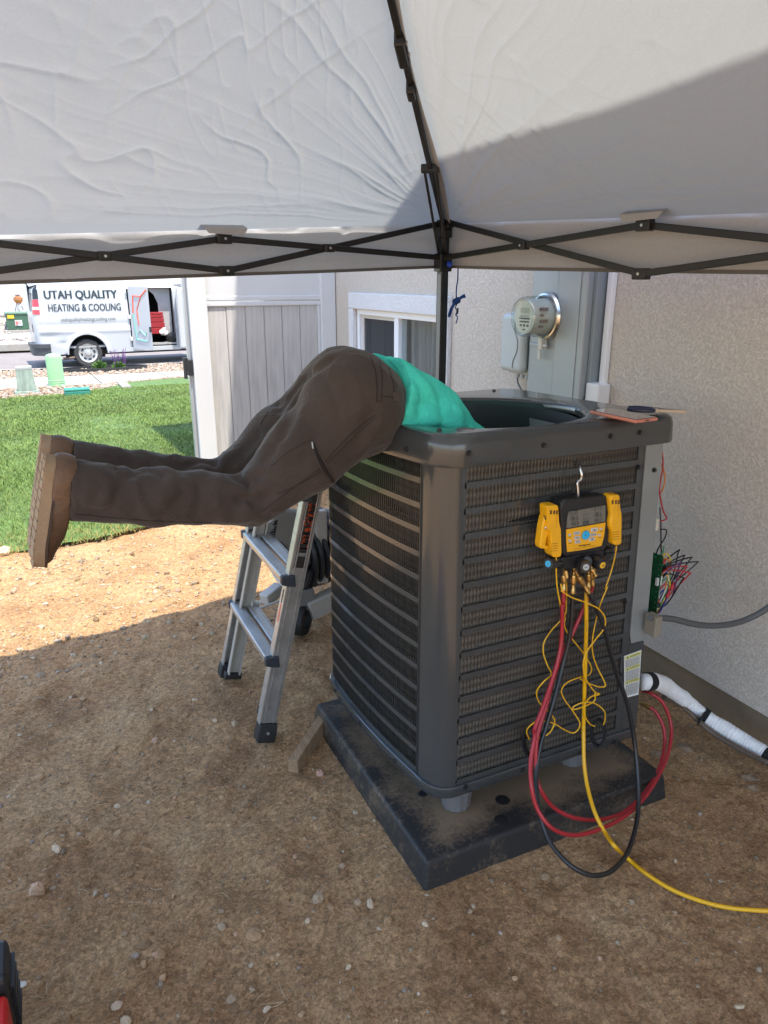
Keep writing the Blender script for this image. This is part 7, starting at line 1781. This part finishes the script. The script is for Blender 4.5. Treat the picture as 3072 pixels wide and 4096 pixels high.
for s_, cx, cy, w_ in (('MENU',536,691,17),('VIEW',538,730,15),('A/B',543,763,12),('ENTER',673,704,18)): text_on(m, s_, gq(cx-w_, cy-5, YG-.0043), gq(cx+w_, cy-9, YG-.0043), gq(cx+w_, cy+3, YG-.0043), gq(cx-w_, cy+7, YG-.0043))
text_on(m, 'Fieldpiece', gq(552, 788, YG-.0026), gq(648, 772, YG-.0026), gq(644, 792, YG-.0026), gq(549, 808, YG-.0026))
text_on(m, 'Fieldpiece', gq(553, 788, YG-.0026), gq(649, 772, YG-.0026), gq(645, 792, YG-.0026), gq(550, 808, YG-.0026))
text_on(m, 'Dual Refrigerant Manifold + Micron Gauge', gq(508, 820, YG-.0026), gq(690, 787, YG-.0026), gq(690, 796, YG-.0026), gq(508, 829, YG-.0026))
text_on(m, '\u2600'[:0]+'o', gq(602, 700, YG-.0075), gq(611, 698, YG-.0075), gq(611, 710, YG-.0075), gq(602, 712, YG-.0075)); 
for cx, cy in ((476,722),(480,772),(737,674),(724,725)): m.add([gq(cx-12, cy, YG-.0024), gq(cx+12, cy-3, YG-.0024), gq(cx+12, cy+1, YG-.0024), gq(cx-12, cy+4, YG-.0024)], [(3,2,1,0)])
m.build('print', lbk, FP)
# hook
hk = mat('hook_steel', (0.7,0.7,0.68), .25, metal=1.0)
MB().tube(spline([gq(545,400,YG+.018), gq(543,320,YG+.02), gq(540,270,YG+.022), gq(570,240,YG+.022), gq(574,200,YG+.022), gq(560,145,YG+.03), gq(540,118,YG+.045), gq(522,116,YG+.056), gq(520,130,YG+.064)], 6), .0028, 8).build('hook', hk, ga, smooth=True)
# manifold block, knobs
slab([(410,895),(600,862),(815,815),(838,830),(838,880),(790,925),(600,965),(540,985),(440,992),(412,985)], YG+.002, .03, blkp, 'valve_block', ga, .004, 3)
slab([(775,830),(838,815),(838,845),(775,858)], YG-.004, .03, blkp, 'sight_bar', ga, .002); slab([(775,862),(838,848),(838,875),(775,888)], YG-.004, .03, blkp, 'sight_bar', ga, .002)
knm = mat('knob_black', (0.02,0.02,0.021), .3)
def knob(bx_, by_, fx_, fy_, r_, colr, txt, Yb=YG, Yt=YG-.035):
    a, b_ = gq(bx_, by_, Yb+.004), gq(fx_, fy_, Yt); d = b_-a; L_ = np.linalg.norm(d); d /= L_; u = np.cross(d, [0,0,1]); u /= np.linalg.norm(u); w_ = np.cross(d, u); m_ = MB(); n = 36; V = []
    for h_, k_ in ((0, .8), (.25, 1), (.9, 1), (1, .88)):
        for i in range(n): q = 2*math.pi*i/n; rr = r_*k_*(1+.07*math.cos(q*9)); V.append(a+d*L_*h_+rr*(math.cos(q)*u+math.sin(q)*w_))
    m_.add(V, [(i*n+j, i*n+(j+1) % n, (i+1)*n+(j+1) % n, (i+1)*n+j) for i in range(3) for j in range(n)]+[tuple(range(3*n, 4*n))]); K = m_.build('knob', knm, ga, smooth=True, sharp=45)
    MB().lathe([(.0008, .0012), (r_*.5, .0012), (r_*.52, 0)], b_, tuple(d), 20).build('knob_cap', mat('cap_'+txt, colr, .4), K)
    if txt in ('VAC', 'REF'):
        m_ = MB(); z = b_+d*.0022; text_on(m_, txt, z-RGT*r_*.35+UPV*r_*.16, z+RGT*r_*.35+UPV*r_*.16, z+RGT*r_*.35-UPV*r_*.16, z-RGT*r_*.35-UPV*r_*.16); m_.build('print', lbk, K)
knob(410, 930, 295, 944, .0155, (0.05,0.42,0.72), 'blue', YG+.016, YG+.004)
knob(560, 930, 610, 972, .0150, (0.4,0.42,0.42), 'VAC'); knob(665, 900, 748, 956, .0160, (0.8,0.45,0.02), 'REF'); knob(620, 925, 622, 920, .012, (0.05,0.05,0.05), 'plain', YG, YG-.022)
# brass fittings
def fit(p0, p1, nm='brass_fitting'):
    a, b_ = np.array(p0), np.array(p1); d = b_-a; L_ = np.linalg.norm(d); d /= L_
    F_ = MB().lathe([(.0036, 0), (.0036, L_*.25), (.0062, L_*.27), (.0071, L_*.34), (.0071, L_*.56), (.0062, L_*.62), (.005, L_*.64), (.005, L_*.8), (.0062, L_*.84), (.0062, L_*1.0), (.003, L_*1.0)], a, tuple(d), 14).build(nm, brass, ga, smooth=True, sharp=30)
    u = np.cross(d, [0,0,1.]); 
    if np.linalg.norm(u) < .1: u = np.cross(d, [1.,0,0])
    u /= np.linalg.norm(u); w_ = np.cross(d, u); m_ = MB()
    for k_ in range(20):
        q = 2*math.pi*k_/20; r_ = u*math.cos(q)+w_*math.sin(q); m_.obox(a+d*L_*.45+r_*.0071, r_*.0006, np.cross(d, r_)*.0007, d*L_*.1)
    m_.build('knurl', brass, F_)
fit(gq(430,990,YG+.008), gq(425,1165,YG+.004)); fit(gq(510,980,YG+.006), gq(500,1190,YG+.002)); fit(gq(515,1000,YG), gq(632,1185,YG-.012)); fit(gq(630,985,YG+.014), gq(630,1145,YG+.012)); fit(gq(655,970,YG+.014), gq(665,1125,YG+.016)); fit(gq(645,960,YG+.006), gq(690,1045,YG-.004), 'cap_fitting')
m = MB(); m.cyl(gq(440,1000,YG-.002), gq(450,1060,YG-.006), .005, n=10); m.build('side_port', brass, ga)
# pipe clamps parked on the gauge
def clamp(body, jaw, lbl_, jawside):
    cpt = thing('pipe_clamp', lbl_, 'clamp', gq(*body[-1]))
    slab(body, YG-.012, .03, yel, 'handle', cpt, .006, 3)
    if jaw: slab(jaw, YG-.002, .022, yel, 'jaw', cpt, .003)
    xs_ = [p[0] for p in body]; ys_ = [p[1] for p in body]; cx = sum(xs_)/len(xs_); yb = max(ys_); yt = min(ys_)
    gm_ = mat('clamp_groove', (0.45,0.2,0.004), .5)
    for k_ in range(4): slab([(cx-24, yb-115+k_*20), (cx+28, yb-122+k_*20), (cx+28, yb-117+k_*20), (cx-24, yb-110+k_*20)], YG-.0128, .002, gm_, 'grip', cpt, 0)
    m_ = MB()
    for a in (-36, -8, 14): m_.add([gq(cx+a, yt+45, YG-.0126), gq(cx+a+15, yt+42, YG-.0126), gq(cx+a+15, yt+75, YG-.0126), gq(cx+a, yt+78, YG-.0126)], [(3,2,1,0)])
    m_.build('jaw_teeth', mat('clamp_dark', (0.1,0.05,0.01), .5), cpt)
    m_ = MB(); text_on(m_, 'Fieldpiece', gq(cx+22, yt+85, YG-.0128), gq(cx+24, yt+190, YG-.0128), gq(cx+12, yt+192, YG-.0128), gq(cx+10, yt+87, YG-.0128)); m_.build('lettering', gm_, cpt)
    return cpt
c1 = clamp([(288,475),(300,463),(370,457),(382,470),(390,600),(405,660),(410,850),(402,885),(370,893),(340,890),(328,870),(322,760),(318,690),(298,660),(292,560)], [(270,545),(300,560),(318,690),(315,700),(290,720),(275,790),(305,800),(300,825),(235,820),(228,790),(248,640)], 'yellow spring pipe clamp on the left side of the gauge', -1)
c = gq(284, 645, YG-.004); MB().lathe([(.001, .002), (.0045, .002), (.0055, 0)], c, (0,-1,0), 14).build('pivot', hk, c1); c = gq(284, 520, YG); MB().obox(c, (.006,0,0), (0,.008,0), (0,0,.017)).build('pad_block', blkp, c1, bevel=.004)
c2 = clamp([(806,390),(830,375),(885,373),(897,385),(902,480),(915,540),(912,770),(900,792),(865,796),(838,785),(835,700),(815,640),(812,600),(822,540)], None, 'yellow spring pipe clamp on the right side of the gauge', 1)
# thin yellow clamp leads
def hq(x, y, Y=YG+.01): return ony(1980+x*.36166, 2350+y*.36166, Y)
ycord = mat('lead_yellow', (0.78,0.42,0.008), .45)
def lead(pts, nm, parent): return MB().tube(spline(pts, 7), .0017, 7).build(nm, ycord, parent, smooth=True)
g_ = lambda x, y, Y=YG+.01: gq(x, y, Y)
lead([g_(362,890,YG), g_(363,1000,YG), g_(370,1130,YG), g_(395,1270,YG), hq(725,215), hq(775,330,YG+.03), hq(768,390,YG+.03), hq(785,470,YG+.03), hq(850,565,YG+.03), hq(975,725,YG+.02), hq(1065,880,YG+.02), hq(1040,965,YG+.02), hq(960,985,YG-.0), hq(800,1050,YG), hq(735,1140,YG), hq(770,1240,YG), hq(870,1380,YG), hq(940,1510,YG-.01), hq(880,1605,YG-.01), hq(780,1580,YG-.01), hq(640,1500,YG-.02), hq(490,1472,YG-.03), hq(400,1520,YG-.03), hq(350,1590,YG-.02), hq(380,1680,YG-.01)], 'lead', c1)
lead([g_(445,1060,YG), g_(450,1180,YG+.015), hq(790,150,YG+.03), hq(780,290,YG+.035), hq(715,375,YG+.04), hq(620,480,YG+.04), hq(545,600,YG+.035), hq(535,720,YG+.03), hq(580,860,YG+.02), hq(622,960,YG-.005), hq(540,1040,YG-.01), hq(462,1150,YG), hq(490,1270,YG), hq(600,1380,YG-.022), hq(660,1480,YG-.022), hq(600,1610,YG-.02), hq(465,1680,YG-.005)], 'lead', c1)
lead([g_(862,795,YG), g_(850,880,YG), g_(820,1000,YG), g_(770,1150,YG-.005), hq(1240,0,YG-.01), hq(1170,170,YG-.01), hq(1120,350,YG+.005), hq(1080,560,YG), hq(1080,720,YG), hq(1130,880,YG), hq(1220,1070,YG-.01), hq(1170,1100,YG-.01), hq(1060,1070,YG-.015), hq(940,1010,YG-.02)], 'lead', c2)
lead([g_(400,1110,YG-.006), g_(410,1160,YG-.012), hq(740,40,YG-.02), hq(850,110,YG-.022), hq(1000,165,YG-.024), hq(1150,240,YG-.026), hq(1220,350,YG-.026), hq(1200,460,YG-.02), hq(1100,590,YG-.02), hq(1000,740,YG-.022), hq(975,880,YG-.024), hq(1010,1020,YG-.024), hq(1100,1150,YG-.02), hq(1155,1180,YG-.02), hq(1060,1210,YG-.02), hq(985,1310,YG-.024), hq(1000,1430,YG-.024), hq(1050,1510,YG-.02), hq(1105,1535,YG-.015)], 'lead', c2)
lead([hq(1105,1165,YG-.02), hq(1100,1250,YG-.02), hq(1000,1310,YG-.024), hq(870,1350,YG-.02), hq(880,1310,YG-.02), hq(990,1270,YG-.026), hq(1110,1285,YG-.02), hq(1210,1370,YG-.015), hq(1215,1470,YG-.01), hq(1195,1520,YG-.005)], 'lead', c2)
velm = mat('velcro_black', (0.009,0.009,0.0095), .95)
for (x, y, l_) in ((1142,1605,'black velcro strap ring hanging by the lower louvers on the right'), (395,1700,'black velcro strap at the lower left of the red hose')):
    c = hq(x, y, YG+.0); r_ = .019
    tag(MB().grid(lambda u, v: c+RGT*r_*.82*math.cos(u*6.283)+UPV*r_*1.9*math.sin(u*6.283)*.95+FWD*(v-.5)*.02+RGT*(v-.5)*.012, 28, 2).build('velcro_strap', velm, smooth=True), l_, 'strap')
    bpy.data.objects[[o.name for o in COL.objects if o.name.startswith('velcro_strap')][-1]].modifiers.new('solid', 'SOLIDIFY').thickness = .004
# refrigerant hoses
redh, blkh, yelh = mat('hose_red', (0.34,0.014,0.022), .38, var=.06, vscale=14), mat('hose_dark', (0.014,0.0145,0.016), .33, bump=.1, bscale=90), mat('hose_yellow', (0.72,0.38,0.006), .36, var=.05, vscale=14)
def sq(x, y, Y): return ony(2000+x*.6462, 2400+y*.6462, Y)          # lower enlarged view
def sg(x, y, lift=.012): p = onz(2000+x*.6462, 2400+y*.6462, lift); return p
HRAD = .0052
def hose(pts, m_, label, r_=HRAD): return tag(MB().tube(spline(pts, 10), r_, 12).build('refrigerant_hose', m_, smooth=True), label, 'hose')
hose([gq(425,1160,YG+.004), gq(420,1300,YG), hq(745,200,YG-.004), hq(742,450,YG-.006), hq(720,700,YG-.012), hq(640,1000,YG-.025), hq(520,1350,YG-.045), hq(440,1560,YG-.055), sq(215,850,YG-.07), sq(190,1000,YG-.09), sq(195,1150,YG-.12), sq(230,1290,1.13), sq(320,1410,1.10), sq(450,1455,1.09), sq(600,1425,1.10), sq(760,1345,1.13), sq(880,1240,1.17), sq(980,1090,1.22), sq(1045,930,1.27), sq(1060,780,1.31), sq(1010,640,1.34), sq(930,575,1.37), sq(885,562,1.40)], redh, 'red hose running to the upper fitting, outer loop beside the pad')
hose([gq(665,1120,YG+.016), hq(1060,40,YG+.02), hq(960,280,YG+.022), hq(860,500,YG+.02), hq(740,760,YG+.012), hq(640,1020,YG-.005), hq(560,1330,YG-.03), hq(490,1560,YG-.04), sq(225,900,YG-.05), sq(225,1080,YG-.07), sq(260,1190,YG-.09), sq(340,1290,1.17), sq(470,1350,1.15), sq(620,1358,1.15), sq(760,1315,1.17), sq(880,1210,1.20), sq(970,1070,1.25), sq(1015,930,1.29), sq(1015,800,1.32), sq(970,700,1.35), sq(925,660,1.37)], redh, 'red hose ending in a brass fitting, inner loop beside the pad')
e0, e1 = sq(930, 664, 1.368), sq(893, 648, 1.385); tag(MB().lathe([(.009, 0), (.009, .014), (.0065, .016), (.0065, .028), (.004, .03)], e0, tuple(e1-e0), 12).build('hose_fitting', brass, smooth=True), 'brass fitting on the end of the red hose by the unit', 'fitting')
lowk = sg(600, 1708, .012)
hose([gq(500,1185,YG+.002), hq(860,100,YG+.002), hq(850,300,YG), hq(815,600,YG-.002), hq(740,900,YG-.008), hq(650,1250,YG-.028), hq(560,1560,YG-.04), sq(250,900,YG-.05), sq(225,1080,YG-.075), sq(240,1280,YG-.13), sq(300,1480,1.09), sq(400,1610,1.04), sq(500,1682,1.012), sq(600,1706,1.0), sq(700,1670,1.012), sq(790,1560,1.05), sq(845,1380,1.11), sq(858,1180,1.16), sq(835,900,1.21), sq(790,650,1.235), hq(1330,900,YG-.02), hq(1220,500,YG-.018), hq(1110,200,YG-.016), gq(660,1240,YG-.014), gq(632,1185,YG-.012)], blkh, 'black hose hanging in one long loop from the gauge', .0058)
yl = [sg(780, 1590), sg(900, 1690), sg(1060, 1790), sg(1240, 1862), sg(1420, 1905), sg(1659, 1925), sg(2100, 1945)]
hose([gq(628,1145,YG+.012), hq(1010,100,YG+.006), hq(1010,400,YG), hq(1000,800,YG-.004), hq(990,1100,YG-.008), hq(980,1500,YG-.014), sq(517,830,YG-.025), sq(520,1000,YG-.05), sq(540,1150,YG-.085), sq(585,1310,YG-.14), sq(650,1440,1.09), sq(715,1530,1.04)]+yl, yelh, 'yellow charging hose trailing from the gauge across the dirt')
# printing along the yellow hose
m = MB(); pinks = mat('hose_print', (0.03,0.028,0.02), .6)
def along(a, b_, s_, wd=.003):
    a, b_ = np.array(a), np.array(b_); d = b_-a; n_ = np.cross(d, FWD); n_ /= np.linalg.norm(n_); o = -FWD*(HRAD+.0006); text_on(m, s_, a+n_*wd*-.5+o, b_+n_*wd*-.5+o, b_+n_*wd*.5+o, a+n_*wd*.5+o)
along(hq(1008,350,YG), hq(1004,500,YG-.001), 'YELLOW JACKET'); along(hq(1004,520,YG-.001), hq(998,760,YG-.003), 'Plus II  Charging Hose')
along(hq(984,1500,YG-.014), hq(980,1640,YG-.018), 'YELLOW JACKET')
HP = m.build('hose_print', pinks, None); HP.parent = bpy.data.objects[[o.name for o in COL.objects if o.name.startswith('refrigerant_hose')][-1]]
HP.location = tuple(np.array(HP.location)-np.array(HP.parent.location))
# white insulated line set
XL = XW-.12
def lw(x, y, X): return onx(2400+x*.4522, 2200+y*.4522, X)
insul = bpy.data.materials.new('white_insulation'); insul.use_nodes = True
nt = insul.node_tree; b = nt.nodes['Principled BSDF']; b.inputs['Base Color'].default_value = (0.74,0.73,0.71,1); b.inputs['Roughness'].default_value = .7
lsx = thing('line_set', 'white quilted insulated pipe curving from the unit along the footing', 'pipe', lw(900, 1500, XL))
path = spline([lw(375,1168,1.452), lw(420,1165,1.47), lw(490,1165,1.51), lw(600,1215,1.60), lw(760,1335,1.69), lw(900,1455,1.74), lw(1100,1580,1.77), lw(1280,1690,1.79), lw(1480,1815,1.80), lw(1750,1985,1.81)], 14)
path = [np.array([p[0], p[1], max(p[2], .03)]) for p in path]
_pa = np.array(path); _sa = np.concatenate([[0], np.cumsum(np.linalg.norm(np.diff(_pa, axis=0), axis=1))]); _u = np.arange(0, _sa[-1], .0022)
P2 = [np.array([np.interp(q, _sa, _pa[:, k_]) for k_ in range(3)]) for q in _u]
acc = 0; rad = []
for i, p in enumerate(P2):
    if i: acc += np.linalg.norm(p-P2[i-1])
    rad.append(.0238+0.0006*math.sin(acc*620+3*float(vnoise(acc*40, .2, .1)))+.0022*float(vnoise(acc*30, 2.2, .7)))
m = MB(); m.tube(P2, rad, 20)
Vq = np.array(m.v); Vq += .002*np.stack([fbm(Vq[:,0]*35, Vq[:,1]*35, Vq[:,2]*35+k_*9, 2) for k_ in range(3)], 1)
link('insulation', Vq, m.f, insul, lsx, smooth=True, sharp=0)
def band(i0, i1, nm='tape_band'): MB().tube(P2[i0:i1], 0.0268, 20).build(nm, velm, lsx, smooth=True, sharp=60)
def near_i(q): return int(np.argmin([np.linalg.norm(p-q) for p in P2]))
i_ = near_i(lw(430,1165,1.475)); band(max(0, i_-5), i_+6)
i_ = near_i(lw(915,1470,1.745)); band(i_-5, i_+6); q = P2[i_]; MB().obox(q+np.array([-.035, -.02, .012]), (.022,.01,.0), (0,.002,.0), (.004,0,.012)).build('tape_tail', velm, lsx)
i_ = near_i(lw(1478,1815,1.80)); band(i_-2, i_+10)
m = MB(); m.tube(spline([lw(560,1300,1.6), lw(700,1360,1.66), lw(850,1490,1.70), lw(1000,1620,1.73), lw(1250,1770,1.75), lw(1480,1880,1.76)], 6), .008, 8)
m.v = [(v[0], v[1], max(v[2], .006)) for v in m.v]
tag(m.build('suction_line', mat('pipe_brown', (0.1,0.07,0.05), .5), smooth=True), 'thin dark pipe lying in the dirt below the white line', 'pipe')
# grey flexible conduit to the wall
tag(MB().tube(spline([lw(440,600,1.40), lw(500,600,1.44), lw(650,612,1.5), lw(830,655,1.58), lw(1000,670,1.66), lw(1180,650,1.74), lw(1330,600,1.80), lw(1486,510,1.84), lw(1700,330,1.87), lw(1900,60,1.885), lw(1960,-300,1.89)], 8), .0088, 12).build('conduit', mat('conduit_grey', (0.085,0.086,0.085), .55), smooth=True), 'grey flexible conduit drooping from the unit to the wall', 'conduit')
p = lw(470, 660, 1.42); tag(MB().obox(p, (.012,0,0), (0,.02,0), (0,0,.03)).build('junction_plate', mat('plate_tan', (0.25,0.22,0.17), .7, metal=.2), bevel=.003), 'small tan bracket under the circuit board at the unit', 'bracket')
# phone on the cover
zt = lambda x, y: tilt((x, y, ZC+.0085))[2]
pq = [onz(px, py, ZC+.006) for px, py in ((2378,1664),(2545,1700),(2606,1678),(2440,1644))]
pc = sum(pq)/4; u = (pq[1]-pq[0]+pq[2]-pq[3])/2; u[2] = 0; Lp = .147; u = u/np.linalg.norm(u); v = np.array([-u[1], u[0], 0]); zc = ZC+.0125
ph = thing('phone', 'phone in a pink clear case lying on the unit cover', 'phone', (pc[0], pc[1], zc-.006))
ctr = np.array([pc[0], pc[1], zc])
MB().obox(ctr-[0,0,.0012], u*.0745, v*.037, np.array([0,0,.0042])).build('case', mat('case_pink', (0.55,0.2,0.14), .15, coat=.5), ph, bevel=.0038, seg=3)
MB().obox(ctr+[0,0,.0034], u*.0705, v*.0335, np.array([0,0,.0006])).build('screen', mat('phone_glass', (0.05,0.04,0.045), .05, coat=1.0), ph, bevel=.0004)
for k_ in (-.01, .008): MB().obox(ctr-u*.035+u*k_-v*.0375-[0,0,.0005], u*.006, v*.001, np.array([0,0,.0015])).build('button', mat('case_edge', (0.6,0.3,0.22), .3, metal=.5), ph)
MB().obox(ctr+u*.0748-[0,0,.001], u*.0008, v*.005, np.array([0,0,.0015])).build('port', lbk, ph)
# needle-nose pliers
a, b_ = onz(2512, 1634, ZC+.012), onz(2746, 1647, ZC+.012); d = b_-a; d[2] = 0; Lq = np.linalg.norm(d); d /= Lq; w_ = np.array([-d[1], d[0], 0])
pli = thing('pliers', 'needle-nose pliers with dark blue handles beside the phone', 'pliers', (a[0], a[1], ZC))
bh = mat('handle_navy', (0.008,0.014,0.05), .35); stl = mat('tool_steel', (0.25,0.24,0.23), .3, metal=.9)
zc = ZC+.012
for s_ in (-1, 1):
    MB().tube(spline([a+w_*s_*.012, a+d*Lq*.12+w_*s_*.017, a+d*Lq*.3+w_*s_*.015, a+d*Lq*.45+w_*s_*.007], 5), [.0052]*5+[.006]*5+[.0058]*5+[.004], 8).build('handle', bh, pli, smooth=True)
    MB().prism([a+d*Lq*.52+w_*s_*.0005+[0,0,-.004], a+d*Lq*.52+w_*s_*.009+[0,0,-.004], a+d*Lq*.62+w_*s_*.009+[0,0,-.004], a+d*Lq+w_*s_*.0016+[0,0,-.004], a+d*Lq+w_*s_*.0003+[0,0,-.004]], (0,0,.008)).build('jaw', stl, pli, bevel=.001)
MB().cyl(a+d*Lq*.5+[0,0,-.006], a+d*Lq*.5+[0,0,.006], .0095, n=16).build('pivot', stl, pli, bevel=.001)
